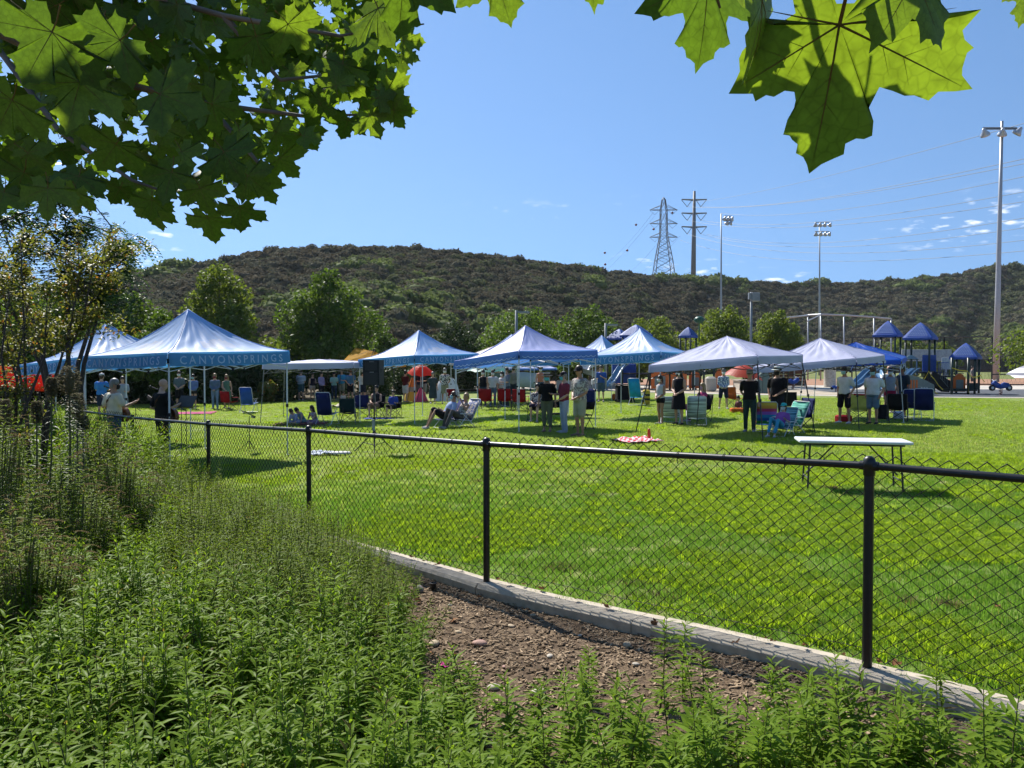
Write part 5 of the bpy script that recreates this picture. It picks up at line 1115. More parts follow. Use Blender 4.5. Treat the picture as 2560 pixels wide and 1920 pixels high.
    if strap:
        k = strap; off_ = .132 * B; pts_ = [T(.10 * k, .04, .475), T(.07 * k, -off_ * .8, .40), T(-.02 * k, -off_ - .012, .28), T(-.12 * k, -off_ * .7, .13), T(-.17 * k * B, -.02, .05)]
        rows = [[p + ax * w for p in pts_] for w in (-.028 * s, .028 * s)]; MB().sheet(rows, .006).build('guitar_strap', cloth((.10, .05, .025)), t, smooth=True)
    return t
def at_feet(px, py, **k): p = G(px, py); return dict(x=p.x, y=p.y)
def pp(label, px, d, face, **k): p = gp(px, d); return person(label, p.x, p.y, face, **k)

# two guitarists
W_ = (.55, .56, .58)
ga = pp('guitarist in a cream short-sleeved shirt with grey hair and a black mask', 283, 17.6, 150, h=1.77, arms=('strumR', 'fretL'), skin='tan', hair='grey', top=(.62, .58, .46), bottom='pants', bcol=(.06, .10, .20), mask='black', build=1.16, turn=-45, strap=-1)
gb = pp('bald guitarist in a black shirt behind the front canopy leg', 404, 17.2, 150, h=1.79, arms=('strumR', 'fretL'), skin='light', hair=None, top=(.012, .012, .014), bottom='pants', bcol=(.015, .016, .02), build=1.08, turn=-30, strap=-1)
pp('man in a bright blue shirt and navy shorts behind the first guitarist', 253, 30, 180, h=1.76, arms=('hold', 'hold'), top=(.05, .22, .60), bcol=(.02, .03, .07), hat='cap', hatcol=W_, build=1.15, vox=.028)
pp('woman in a white skirt half hidden by the first guitarist', 306, 30.5, 20, h=1.63, arms=('hold', 'clasp'), top=(.35, .38, .42), bottom='dress', hairlen=2, hair='brown', vox=.028, dresslen=.45)
pp('man in a grey T-shirt and black shorts wearing a white mask', 448, 36.5, 5, h=1.80, arms=('clasp', 'clasp'), top=(.11, .15, .17), bcol=(.012, .012, .015), mask='white', vox=.028)
pp('woman in a blue long-sleeved blouse wearing a blue mask', 483, 36.5, -5, h=1.64, arms=('clasp', 'clasp'), top=(.13, .20, .40), sleeve='long', bcol=(.015, .015, .02), bottom='short_shorts', mask='blue', hair='black', hairlen=1, vox=.028)
pp('blond woman in a grey top and pale jeans wearing a maroon mask', 537, 36.5, 5, h=1.68, arms=('clasp', 'clasp'), top=(.10, .16, .24), sleeve='long', bottom='pants', bcol=(.16, .24, .36), mask='red', hair='blond', vox=.028)
pp('woman with long hair in a green sleeveless top wearing a maroon mask', 566, 37, 8, h=1.63, arms=('down', 'clasp'), top=(.10, .20, .14), sleeve='bare', bottom='dress', mask='red', hair='blond', hairlen=2, vox=.028)
# back row behind the flat white canopy
kw = dict(vox=.034)
pp('man in a striped grey shirt seen from behind', 752, 45, 175, h=1.80, top=(.14, .17, .22), toppat='stripe', bcol=(.03, .09, .12), arms=('clasp', 'clasp'), build=1.2, **kw)
pp('woman in a black top and pale skirt between two canopy poles', 781, 45, 40, h=1.62, top=(.02, .015, .03), sleeve='bare', bcol=(.45, .36, .34), bottom='short_shorts', arms=('hold', 'down'), hair='brown', hairlen=1, **kw)
pp('woman in a lavender long-sleeved shirt and dark trousers', 803, 45, 60, h=1.68, top=(.33, .30, .55), sleeve='long', bottom='pants', bcol=(.02, .02, .03), arms=('clasp', 'clasp'), hair='brown', **kw)
pp('woman in a pale aqua shirt and dark cap holding something', 835, 45.5, 15, h=1.66, top=(.28, .50, .48), bottom='pants', bcol=(.03, .05, .09), arms=('hold', 'hold'), hat='cap', **kw)
pp('tall man in a light blue shirt and khaki shorts', 854, 46, -10, h=1.84, top=(.06, .33, .58), bcol=(.32, .33, .25), arms=('hold', 'hold'), hair='black', **kw)
pp('man in a blue shirt with hands behind his back', 876, 45, 190, h=1.82, top=(.07, .20, .42), bcol=(.015, .015, .02), arms=('behind', 'behind'), hair='auburn', build=1.2, **kw)
pp('man in a white shirt and white cap beside the loudspeaker', 907, 44.5, 170, h=1.78, top=(.60, .64, .68), bcol=(.02, .03, .06), arms=('down', 'clasp'), hat='cap', hatcol=W_, build=1.1, **kw)
pp('small child in white sitting on the grass at the back', 858, 44, 10, h=1.05, legs='ground', top=(.55, .55, .52), arms=('lap', 'lap'), hair='brown', **kw)
pp('man in a maroon shirt and white shorts left of the red umbrella', 1013, 43, 150, h=1.78, top=(.10, .02, .025), bcol=(.62, .60, .58), arms=('hold', 'clasp'), hair='black', **kw)
pp('man in a navy shirt reaching out under the red umbrella', 1047, 43.5, 60, h=1.82, top=(.015, .02, .045), bcol=(.10, .10, .10), arms=('hold', 'hold'), hair='black', build=1.1, **kw)
pp('man in black behind the one in navy under the red umbrella', 1063, 44.5, -80, h=1.80, top=(.012, .012, .016), bcol=(.20, .22, .22), arms=('hold', 'hold'), hair='black', **kw)
pp('grey-haired woman in a long grey dress', 1082, 40, 5, h=1.66, top=(.045, .065, .075), bottom='dress', dresslen=.58, arms=('down', 'pocket'), hair='grey', shoes=W_, **kw)
pp('man in a black and white patterned shirt wearing a white mask', 1112, 39.5, 5, h=1.82, top=(.02, .025, .05), toppat='floral', bcol=(.26, .27, .19), arms=('behind', 'behind'), mask='white', hair='grey', skin='tan', **kw)
# reclining couple
pp('man in a pale blue polo shirt reclining in a low chair with a mask', 1112, 23.3, -62, h=1.78, legs='recline', seat=.26, top=(.34, .42, .62), bcol=(.015, .015, .02), bottom='shorts', arms=('lap', 'rest'), mask='blue', glasses=True, skin='tan', hair='brown', build=1.1, shoes=(.4, .4, .42))
pp('woman in a patterned dress reclining in a low chair', 1147, 23.2, -50, h=1.64, legs='recline', seat=.26, top=(.16, .13, .12), toppat='print', bottom='pants', bcol=(.10, .09, .09), sleeve='bare', arms=('face', 'lap'), skin='tan', hair='blond')
# girls on the blanket
pp('girl with brown hair in a white top sitting on the blanket', 742, 27.3, -30, h=1.22, legs='ground', top=(.34, .38, .52), arms=('ground', 'ground'), hair='brown', bcol=(.3, .34, .46), lean=.45, tilt=.4)
pp('dark-haired girl in a teal dress sitting behind the first girl', 758, 27.8, -35, h=1.28, legs='ground', top=(.12, .26, .30), arms=('ground', 'ground'), hair='black', bcol=(.15, .3, .34), lean=.5, tilt=.4, sleeve='bare')
pp('girl with long brown hair in a flowered dress touching her face', 789, 27.3, -40, h=1.3, legs='ground', top=(.30, .22, .34), toppat='floral', arms=('face', 'face'), hair='brown', hairlen=2, bcol=(.35, .22, .32), lean=.15, sleeve='bare')
pp('adult in dark clothes sitting behind the loudspeaker stand', 938, 30, -10, h=1.68, legs='sit', top=(.015, .015, .018), sleeve='bare', bcol=(.22, .15, .11), bottom='shorts', arms=('lap', 'lap'), hair='black', vox=.026)
pp('boy in a blue T-shirt leaning back in a camp chair', 980, 29.8, -15, h=1.35, legs='sit', seat=.38, top=(.03, .07, .34), arms=('rest', 'rest'), hair='black', bcol=(.02, .02, .025), vox=.026)
# group behind the red chairs
pp('woman in a black sleeveless top wearing a white mask behind red chairs', 1208, 34.5, -10, h=1.66, top=(.015, .015, .02), sleeve='bare', bottom='pants', bcol=(.03, .05, .09), mask='white', hair='black', hairlen=1, vox=.028)
pp('woman in a white T-shirt wearing a white mask behind red chairs', 1232, 34.5, 0, h=1.64, top=(.58, .58, .62), bottom='pants', bcol=(.10, .15, .24), mask='white', hair='brown', hairlen=1, vox=.028)
pp('man in a grey-green shirt seen from behind under the teal umbrella', 1243, 37, 175, h=1.82, top=(.19, .23, .23), bottom='pants', bcol=(.10, .10, .10), hair='brown', build=1.15, vox=.028)
pp('girl in a white top beside the man in grey', 1256, 34.8, -40, h=1.56, top=(.55, .55, .58), bottom='pants', bcol=(.05, .07, .12), arms=('hold', 'hold'), mask='white', hair='black', hairlen=1, vox=.028)
pp('man in a grey T-shirt turned to the left beside the red chairs', 1268, 33.8, -70, h=1.74, top=(.16, .19, .24), bottom='pants', bcol=(.05, .06, .09), arms=('hold', 'down'), hair='brown', build=1.1, vox=.028)
pp('person in a beige shirt facing away behind the canopy legs', 1284, 36.5, 160, h=1.80, top=(.26, .23, .20), bottom='pants', bcol=(.04, .05, .07), hair='brown', vox=.028)
pp('woman with long hair in an orange top and denim shorts', 1351, 41, 10, h=1.74, top=(.58, .22, .14), sleeve='bare', bottom='short_shorts', bcol=(.05, .09, .16), mask='white', hair='auburn', hairlen=2, arms=('down', 'down'), vox=.03)
# three people in the middle
pp('woman in a straw hat, black T-shirt and olive trousers wearing a blue mask', 1368, 21.2, -12, h=1.64, arms=('down', 'down'), top=(.010, .010, .012), bottom='capri', bcol=(.15, .16, .10), mask='teal', hat='straw', hatcol=(.52, .38, .24), hair='blond', hairlen=0, skin='tan', shoes=(.3, .2, .15), stance=.09)
pp('older man in a maroon shirt, pale jeans and a black cap', 1411, 20.9, -68, h=1.66, arms=('clasp', 'hold'), top=(.20, .035, .06), bottom='pants', bcol=(.36, .42, .52), mask='teal', hat='cap', hair='grey', shoes=(.35, .38, .42), build=1.05)
pp('tall man in a flowered shirt and khaki shorts wearing a dark visor', 1450, 19.9, -52, h=1.83, arms=('clasp', 'clasp'), top=(.20, .17, .17), toppat='print', bottom='shorts', bcol=(.34, .34, .25), hat='visor', glasses=True, hair='brown', skin='tan', shoes=(.25, .15, .10), build=1.14)
pp('woman in a black flowered dress sitting behind the straw-hatted woman', 1342, 25.2, -15, h=1.62, legs='sit', top=(.025, .02, .045), toppat='print', bottom='shorts', bcol=(.03, .02, .05), arms=('lap', 'lap'), hair='black', skin='light', vox=.025)
pp('man in a blue T-shirt and grey shorts standing near the slide', 1503, 38.5, -15, h=1.82, top=(.04, .11, .36), bcol=(.07, .11, .15), arms=('phone', 'hold'), hair='brown', build=1.05, vox=.03)
# right half
pp('girl in a white tank top and black shorts with a ponytail', 1652, 23.9, -58, h=1.53, arms=('clasp', 'clasp'), top=(.58, .58, .60), sleeve='bare', bottom='short_shorts', bcol=(.012, .012, .016), mask='white', hair='black', hairlen=1, skin='tan', stance=.085)
pp('tall woman in a black sleeveless dress with long dark hair', 1698, 23.8, -42, h=1.76, arms=('clasp', 'clasp'), top=(.010, .010, .016), sleeve='bare', bottom='dress', dresslen=.40, mask='white', hair='black', hairlen=2, shoes=(.02, .02, .03), skin='light')
pp('woman with curly blond hair in a pink shirt sitting in a chair', 1748, 25.2, -70, h=1.66, legs='sit', top=(.45, .05, .15), bottom='pants', bcol=(.20, .06, .10), arms=('lap', 'lap'), mask='pink', hair='blond', hairlen=2)
pp('person in a blue flowered blouse and navy shorts', 1809, 32.2, -8, h=1.68, arms=('clasp', 'clasp'), top=(.12, .17, .30), toppat='floral', sleeve='long', bcol=(.015, .02, .05), mask='white', hair='grey', vox=.026, legs='wide')
pp('child sitting on the grass beside the orange chair', 1851, 30.6, -60, h=1.2, legs='ground', top=(.12, .04, .05), arms=('lap', 'lap'), hair='black', bcol=(.03, .03, .04), vox=.026)
pp('woman in a cap, black V-neck T-shirt and dark green trousers', 1875, 21.2, -25, h=1.73, arms=('down', 'behind'), top=(.010, .010, .012), bottom='pants', bcol=(.025, .05, .045), hat='cap', hatcol=(.26, .24, .18), glasses=True, hair='brown', hairlen=1, build=1.05, shoes=(.25, .27, .3))
pp('man in a black polo shirt, black mask and pale brimmed hat', 1944, 22.6, -35, h=1.80, arms=('clasp', 'pocket'), top=(.010, .010, .013), bottom='pants', bcol=(.012, .014, .025), mask='black', hat='brim', hatcol=(.48, .50, .44), hair='grey', build=1.15, skin='tan')
pp('girl in a purple T-shirt and turquoise cap sitting in a low chair', 1950, 19.9, -48, h=1.28, legs='recline', seat=.24, top=(.28, .10, .40), bottom='capri', bcol=(.06, .34, .52), arms=('rest', 'rest'), mask='white', hat='cap', hatcol=(.05, .50, .52), hair='brown', hairlen=1, shoes=(.40, .45, .5))
pp('young man in a white short-sleeved shirt and black shorts', 2112, 24.3, -52, h=1.80, arms=('pocket', 'pocket'), top=(.62, .64, .66), bcol=(.010, .011, .016), mask='blue', hair='black', shoes=W_, legs='wide', skin='tan')
pp('man in a white polo shirt, blue shorts and sunglasses', 2184, 24.0, -48, h=1.77, arms=('pocket', 'pocket'), top=(.62, .66, .72), bcol=(.12, .19, .27), mask='blue', glasses=True, hair='brown', shoes=(.02, .02, .03), build=1.2, skin='tan')
pp('person in a grey tank top and red shorts wearing a neck gaiter', 2226, 27.0, -20, h=1.75, arms=('down', 'around'), top=(.30, .33, .35), sleeve='bare', bottom='short_shorts', bcol=(.33, .02, .06), mask='white', glasses=True, hair='brown', legs='wide', skin='tan')
pp('man in a dark T-shirt and blue shorts behind the canopy pole', 2257, 27.2, -70, h=1.82, arms=('down', 'down'), top=(.02, .035, .05), bcol=(.02, .06, .20), mask='red', hair='black', skin='brown', build=1.1)
pp('bald man mostly hidden behind the person in the grey tank top', 2222, 29.5, 10, h=1.84, top=(.58, .58, .6), hair=None, mask='black')
# guitars (held, so things of their own)
m_gwood = mat('guitar wood', (.20, .075, .025), (.13, .05, .018), rough=.25, scale=6, stretch=(1, 8, 1)); m_gneck = mat('guitar neck', (.05, .03, .02), rough=.4)
def guitar(label, who, face):
    g = thing('guitar', label, 'guitar', (0, 0, 0)); ml = Matrix.Rotation(R(face), 3, 'Z')
    g.location = who.location + ml @ Vector((.03, -.225, .98)); g.rotation_euler = (ml @ Matrix.Rotation(R(0), 3, 'X') @ Matrix.Rotation(R(-24), 3, 'Y')).to_euler()
    o = []
    for i in range(28):
        a = 2 * math.pi * i / 28; r_ = .19 + .02 * math.cos(a) - .055 * abs(math.sin(a)) ** 6 * (1 if True else 0); o.append((math.cos(a) * (.24) - .02, math.sin(a) * (.185 - .035 * math.exp(-((math.cos(a) - .15) / .28) ** 2) - .02 * (math.cos(a) > .2))))
    q = MB(); n = len(o); v = [(x_, -.045, z_) for x_, z_ in o] + [(x_, .045, z_) for x_, z_ in o]
    q.add(v, [tuple(range(n)), tuple(range(2 * n - 1, n - 1, -1))] + [(i, i + n, (i + 1) % n + n, (i + 1) % n) for i in range(n)]); b0 = q.build('guitar_body', m_gwood, g)
    q = MB(); q.lathe([(.05, 0), (.045, .002)], (0, 0, 0), 16, M=Matrix.Rotation(R(90), 3, 'X')); so = q.build('sound_hole', m_eye, b0); so.location = (.04, -.0475, 0)
    MB().box((.50, -.05, 0), (.62, .022, .05)).build('neck', m_gneck, g); MB().box((.88, -.045, 0), (.16, .02, .075), taper=.9).build('headstock', m_gneck, g); MB().box((-.1, -.05, 0), (.03, .012, .13)).build('bridge', m_gneck, b0)
guitar('brown acoustic guitar held by the man in the cream shirt', ga, 150); guitar('brown acoustic guitar held by the bald man in black', gb, 150)

def flush_remesh():
    """turn every overlapping build-up into one continuous skin"""
    for o, v in _remesh:
        md = o.modifiers.new('skin', 'REMESH'); md.mode = 'VOXEL'; md.voxel_size = v; md.use_smooth_shade = True
        m2 = o.modifiers.new('soft', 'SMOOTH'); m2.factor = .5; m2.iterations = 2
    bpy.context.view_layer.update(); dg = bpy.context.evaluated_depsgraph_get()
    for o, v in _remesh:
        me = bpy.data.meshes.new_from_object(o.evaluated_get(dg)); old = o.data; o.modifiers.clear(); o.data = me; me.name = old.name
        if not me.materials: me.materials.append(old.materials[0])
        bpy.data.meshes.remove(old)
flush_remesh()
# ------------------------------------------------------------------ chairs
m_navy = cloth((.012, .02, .10)); m_redc = cloth((.30, .012, .018)); m_blackc = cloth((.012, .012, .015)); m_greenc = cloth((.012, .035, .03)); m_orangec = cloth((.55, .13, .02)); m_turq = cloth((.02, .30, .62)); m_limec = cloth((.42, .46, .10)); m_bluec = cloth((.03, .10, .40)); m_grey_sling = cloth((.20, .26, .26), 'stripe')
def stripes(name, cols, axis='Z', n=5.0):
    m, nd, l = _nodes(name); out = nd.new('ShaderNodeOutputMaterial'); b_ = nd.new('ShaderNodeBsdfPrincipled'); tc = nd.new('ShaderNodeTexCoord'); sp = nd.new('ShaderNodeSeparateXYZ'); cr = nd.new('ShaderNodeValToRGB'); cr.color_ramp.interpolation = 'CONSTANT'
    e = cr.color_ramp.elements
    while len(e) < len(cols): e.new(.5)
    for i, c in enumerate(cols): e[i].position = i / len(cols); e[i].color = (*c, 1)
    l.new(tc.outputs['Generated'], sp.inputs[0]); l.new(sp.outputs[axis], cr.inputs[0]); l.new(cr.outputs[0], b_.inputs['Base Color']); b_.inputs['Roughness'].default_value = .85; l.new(b_.outputs[0], out.inputs[0]); return m
def camp_chair(label, px, d, face, m_seat, m_fr=None, k=1.0, group='folding chairs on the lawn', m_trim=None):
    """quad-folding camp chair: sling seat and back on crossed tubes"""
    m_fr = m_fr or m_blk; p = gp(px, d); t = thing('camp_chair', label, 'chair', p, R(face), group); t.scale = (k,) * 3
    w, dp, sh, bh = .27, .24, .40, .88                       # front faces -Y
    MB().sheet([[(x_ * w, y_ * dp, sh - .05 * (1 - x_ * x_) * (1 - .3 * y_) + (.03 if y_ < -.9 else 0)) for x_ in (-1, -.5, 0, .5, 1)] for y_ in (-1, -.5, 0, .5, 1)], .012).build('seat', m_seat, t, smooth=True)
    bk = MB().sheet([[(x_ * w, dp + .10 * f + .05 * (1 - x_ * x_) * (1 - abs(f - .5)), lerp(sh - .02, bh, f)) for x_ in (-1, -.5, 0, .5, 1)] for f in (0, .3, .6, .85, 1)], .012).build('backrest', m_seat, t, smooth=True)
    if m_trim: MB().sheet([[(x_ * w * 1.02, dp + .10 * f + .02, lerp(sh, bh + .02, f)) for x_ in (-1, 1)] for f in (.9, 1)], .02).sheet([[(x_ * w, dp + .10 * f + .02, lerp(sh, bh + .02, f)) for x_ in (-1.04, -.86)] for f in (0, 1)], .02).sheet([[(x_ * w, dp + .10 * f + .02, lerp(sh, bh + .02, f)) for x_ in (.86, 1.04)] for f in (0, 1)], .02).build('trim', m_trim, bk)
    r_ = .0095
    for sx in (-1, 1):
        MB().tube([(sx * w, -dp - .02, 0), (sx * w, -dp, .60)], r_, 6).build('leg', m_fr, t); MB().tube([(sx * (w + .02), dp + .02, 0), (sx * w, dp + .10, bh)], r_, 6).build('leg', m_fr, t)
        ar = MB().sheet([[(sx * w + e_, lerp(-dp - .03, dp + .06, f), .60 - .012 * math.sin(math.pi * f)) for e_ in (-.035, .035)] for f in (0, .33, .66, 1)], .015).build('armrest', m_seat, t)
        MB().tube([(sx * w, -dp, .02), (sx * w, dp + .02, sh - .02)], r_, 5).tube([(sx * w, dp, .02), (sx * w, -dp, sh - .02)], r_, 5).build('side_brace', m_fr, t)
    MB().tube([(-w, -dp - .01, .02), (w, -dp, sh)], r_, 5).tube([(w, -dp - .02, .02), (-w, -dp, sh)], r_, 5).build('front_brace', m_fr, t)
    MB().tube([(-w, dp + .02, .02), (w, dp + .02, sh)], r_, 5).tube([(w, dp + .03, .02), (-w, dp + .02, sh)], r_, 5).build('rear_brace', m_fr, t)
    return t
def beach_chair(label, px, d, face, m_seat, m_fr=None, k=1.0, low=True, arms=True, rec=.55, group='low beach chairs on the lawn', bh=.62):
    m_fr = m_fr or m_alu; p = gp(px, d); t = thing('beach_chair', label, 'chair', p, R(face), group); t.scale = (k,) * 3
    w, dp = .27, .25; sh = .22 if low else .38; r_ = .012; top_ = Vector((0, dp + bh * rec, sh + bh))
    MB().sheet([[(x_ * w, lerp(-dp, dp, f), sh + .05 - .07 * f - .02 * (1 - x_ * x_)) for x_ in (-1, 0, 1)] for f in (0, .5, 1)], .01).build('seat', m_seat, t, smooth=True)
    MB().sheet([[(x_ * w, dp + (top_.y - dp) * f + .03 * (1 - x_ * x_), lerp(sh, top_.z, f)) for x_ in (-1, -.4, .4, 1)] for f in (0, .35, .7, 1)], .012).build('backrest', m_seat, t, smooth=True)
    MB().tube([(-w - .012, dp - .02, sh - .04), (-w - .012, top_.y, top_.z - .03), (-w + .03, top_.y + .01, top_.z + .012), (w - .03, top_.y + .01, top_.z + .012), (w + .012, top_.y, top_.z - .03), (w + .012, dp - .02, sh - .04)], r_, 7).build('back_frame', m_fr, t, smooth=True)
    for sx in (-1, 1):
        x_ = sx * (w + .015)
        MB().tube([(x_, -dp - .02, 0), (x_, dp * .4, sh + .20)], r_, 6).build('leg', m_fr, t); MB().tube([(x_ * 1.03, dp + .14, 0), (x_ * 1.03, -dp * .3, sh + .20)], r_, 6).build('leg', m_fr, t); MB().tube([(x_, -dp, sh + .05), (x_, dp, sh - .02)], r_, 6).build('seat_rail', m_fr, t)
        if arms: MB().rbox((x_ * 1.04, .03, sh + .215), (.055, .46, .022), .01).build('armrest', m_fr if low is True and m_seat is not m_turq else m_blk, t)
    MB().tube([(-w, -dp - .02, .012), (w, -dp - .02, .012)], r_, 6).tube([(-w, dp + .14, .012), (w, dp + .14, .012)], r_, 6).build('crossbar', m_fr, t)
    return t
def folding_chair(label, px, d, face):
    p = gp(px, d); t = thing('folding_chair', label, 'chair', p, R(face), 'black folding chairs'); w = .21
    MB().rbox((0, 0, .44), (.40, .38, .03), .02).build('seat', m_blackc, t); MB().sheet([[(x_ * w, .23 + .03 * (1 - x_ * x_) + .05 * f, .60 + .22 * f) for x_ in (-1, 0, 1)] for f in (0, 1)], .014).build('backrest', m_blackc, t, smooth=True)
    for sx in (-1, 1):
        MB().tube([(sx * w, -.22, 0), (sx * w, .19, .5), (sx * w, .29, .84)], .011, 6).build('leg', m_blk, t); MB().tube([(sx * w, .30, 0), (sx * w, -.14, .46)], .011, 6).build('leg', m_blk, t)
    MB().tube([(-w, -.16, .07), (w, -.16, .07)], .009, 5).tube([(-w, .25, .06), (w, .25, .06)], .009, 5).build('crossbar', m_blk, t)
camp_chair('red camp chair beside the woman in green', 573, 35.5, 160, m_redc); beach_chair('bright blue beach chair at the left behind the music stand', 623, 34, 175, m_bluec, low=False, bh=.72, rec=.25)
beach_chair('tall navy beach chair behind the girls on the blanket', 820, 27.0, 165, m_navy, low=False, bh=.75, rec=.2); camp_chair('dark green camp chair with a cup holder right of the navy chair', 872, 27.3, 25, m_greenc)
camp_chair('navy camp chair behind the canopy leg, left of the seated adult', 905, 30.5, 15, m_navy); camp_chair('black camp chair holding the seated adult', 939, 30.25, -10, m_blackc); camp_chair('small dark camp chair holding the boy in blue', 981, 30.0, -15, m_blackc, k=.95)
beach_chair('navy beach chair with white frame under the reclining man', 1113, 23.45, -62, m_navy); beach_chair('blue and red beach chair with white frame under the reclining woman', 1149, 23.35, -50, cloth((.06, .10, .26), 'print'))
beach_chair('red folding chair in front of the white dome tent', 1133, 37.5, 20, m_redc, low=False, bh=.4, rec=.1)
camp_chair('leftmost red camp chair before the masked women', 1216, 32.3, 170, m_redc); camp_chair('middle red camp chair beside the man in grey', 1262, 31.8, 175, m_redc); camp_chair('rightmost red camp chair behind the canopy legs', 1302, 31.0, 165, m_redc)
camp_chair('low dark chair under the woman in the flowered dress', 1343, 25.5, -15, m_blackc)
folding_chair('black folding chair between the straw-hatted woman and the older man', 1391, 22.3, 20); folding_chair('black folding chair behind the tall man', 1458, 21.8, -150)
beach_chair('turquoise beach lounger under the lettered canopy', 1594, 35.5, 150, m_turq, m_alu, low=False, bh=.85, rec=.3)
beach_chair('grey webbed lawn chair between the girl and the woman in black', 1678, 24.6, 165, m_grey_sling, rec=.18, bh=.62, arms=False); beach_chair('grey webbed lawn chair with a white frame in front of the blond woman', 1741, 24.0, 170, m_grey_sling, rec=.2, bh=.66, arms=False)
camp_chair('dark chair under the blond woman in pink', 1750, 25.5, -70, m_blackc); camp_chair('orange camp chair behind the person in the flowered blouse', 1838, 33.6, 20, m_orangec)
m_rain = stripes('rainbow towel', [(.03, .35, .06), (.02, .12, .45), (.02, .25, .50), (.30, .10, .45), (.50, .04, .12), (.62, .30, .03), (.60, .42, .04)]); beach_chair('rainbow striped beach chair beside the woman in the cap', 1911, 21.6, 175, m_rain, bh=.60, rec=.15)
beach_chair('low striped chair with a white frame under the girl in purple', 1951, 20.1, -48, cloth((.04, .16, .20), 'stripe'), k=.86); camp_chair('navy camp chair turned sideways beside the girl in purple', 1994, 21.4, -75, m_navy, k=1.06); camp_chair('black camp chair behind the man in the brimmed hat', 1972, 28, 160, m_blackc)
beach_chair('green striped low chair behind the girl in purple', 1968, 20.9, -60, cloth((.02, .16, .12), 'stripe'))
camp_chair('lime camp chair with red trim between the two men in white', 2148, 25.0, -30, m_limec, m_trim=m_redc); camp_chair('dark camp chair right of the man in the white polo', 2246, 25.2, 150, m_blackc, k=1.05); beach_chair('navy beach chair with white frame at the right end', 2312, 25.8, 150, m_navy, low=False, bh=.68, rec=.28); beach_chair('navy beach chair behind the dark camp chair', 2278, 27.0, 160, m_navy, low=False, bh=.62, rec=.25)

# ------------------------------------------------------------------ music gear
m_spk = mat('black speaker cabinet', (.010, .011, .013), (.016, .017, .019), rough=.6, scale=20, bump=.002); m_grill = mat('speaker grille', (.02, .021, .023), (.03, .03, .032), rough=.5, scale=60)
sp = G(935, 1132); sp = Vector((X(935, 17.4), 17.4, gz(X(935, 17.4))))
st = thing('speaker_stand', 'black tripod stand under the loudspeaker', 'stand', sp, .4); zt = EYE.z + (HOR - 963) / FPX * 17.4 - sp.z
MB().tube([(0, 0, .12), (0, 0, .75)], .019, 8).tube([(0, 0, .75), (0, 0, zt)], .015, 8).build('pole', m_blk, st, smooth=True); MB().lathe([(.03, .40), (.034, .42), (.034, .48), (.03, .5)], n=10).lathe([(.027, .72), (.03, .74), (.03, .79), (.026, .8)], n=10).build('collar', m_joint, st)
for i in range(3):
    a = i * 2.094 + .3; c_, s_ = math.cos(a), math.sin(a); l_ = MB().tube([(c_ * .03, s_ * .03, .45), (c_ * .50, s_ * .50, .02)], .012, 6).build('leg', m_blk, st); MB().tube([(c_ * .02, s_ * .02, .16), (c_ * .29, s_ * .29, .215)], .009, 5).build('brace', m_blk, st); MB().ell((c_ * .50, s_ * .50, .018), (.02, .02, .018), 8, 6).build('rubber_foot', m_joint, l_)
bt = MB().rbox((-.03, -.05, .62), (.06, .05, .26), .015).build('battery_pack', cloth((.32, .36, .38)), st)
spk = thing('loudspeaker', 'black loudspeaker on the tripod stand', 'loudspeaker', (sp.x, sp.y, sp.z + zt), -.25); hh = (963 - 900) / FPX * 17.4; ww = .40
q = MB(); o_ = [(-ww * .5, -.16), (ww * .5, -.16), (ww * .42, .17), (-ww * .42, .17)]
for z_ in (0, hh): pass
q.add([(x_, y_, 0) for x_, y_ in o_] + [(x_, y_, hh) for x_, y_ in o_], [(3, 2, 1, 0), (4, 5, 6, 7), (0, 1, 5, 4), (1, 2, 6, 5), (2, 3, 7, 6), (3, 0, 4, 7)]); cab = q.build('cabinet', m_spk, spk)
MB().rbox((0, -.165, hh * .27), (ww * .80, .012, hh * .46), .01).rbox((0, -.165, hh * .76), (ww * .72, .012, hh * .34), .01).build('grille', m_grill, spk)
for sx in (-1, 1): MB().rbox((sx * ww * .475, 0, hh * .58), (.02, .12, .10), .01).build('handle', m_joint, spk)
MB().box((.02, -.173, hh * .93), (.12, .004, .01)).box((.02, -.173, hh * .52), (.10, .004, .012)).build('badge', mat('grey print', (.35, .36, .38)), cab)
def music_stand(label, px, d, ht, face, m_desk, tiltd=55):
    p = gp(px, d); t = thing('music_stand', label, 'music stand', p, R(face), 'music stands by the guitarists')
    MB().tube([(0, 0, .06), (0, 0, ht)], .009, 6).build('pole', m_blk, t)
    for i in range(3): a = i * 2.094 + .5; MB().tube([(0, 0, .26), (math.cos(a) * .27, math.sin(a) * .27, .015)], .007, 5).build('leg', m_blk, t)
    M_ = Matrix.Rotation(R(tiltd), 3, 'X'); MB().box((0, -.02, ht + .06), (.46, .012, .30), rot=M_).build('desk', m_desk, t); MB().box(Vector((0, -.02, ht + .06)) + M_ @ Vector((0, -.022, -.14)), (.44, .05, .012), rot=M_).build('lip', m_blk, t); MB().box(Vector((0, -.02, ht + .06)) + M_ @ Vector((0, -.012, .01)), (.40, .006, .24), rot=M_).build('sheet_music', mat('white paper', (.70, .70, .68), rough=.7), t)
music_stand('black music stand with white sheets on the grass right of the guitarists', 622, 18.6, .86, -60, m_blk, 62); music_stand('music stand with white sheets right of the bald guitarist', 464, 17.2, 1.22, 160, m_blk, 35)
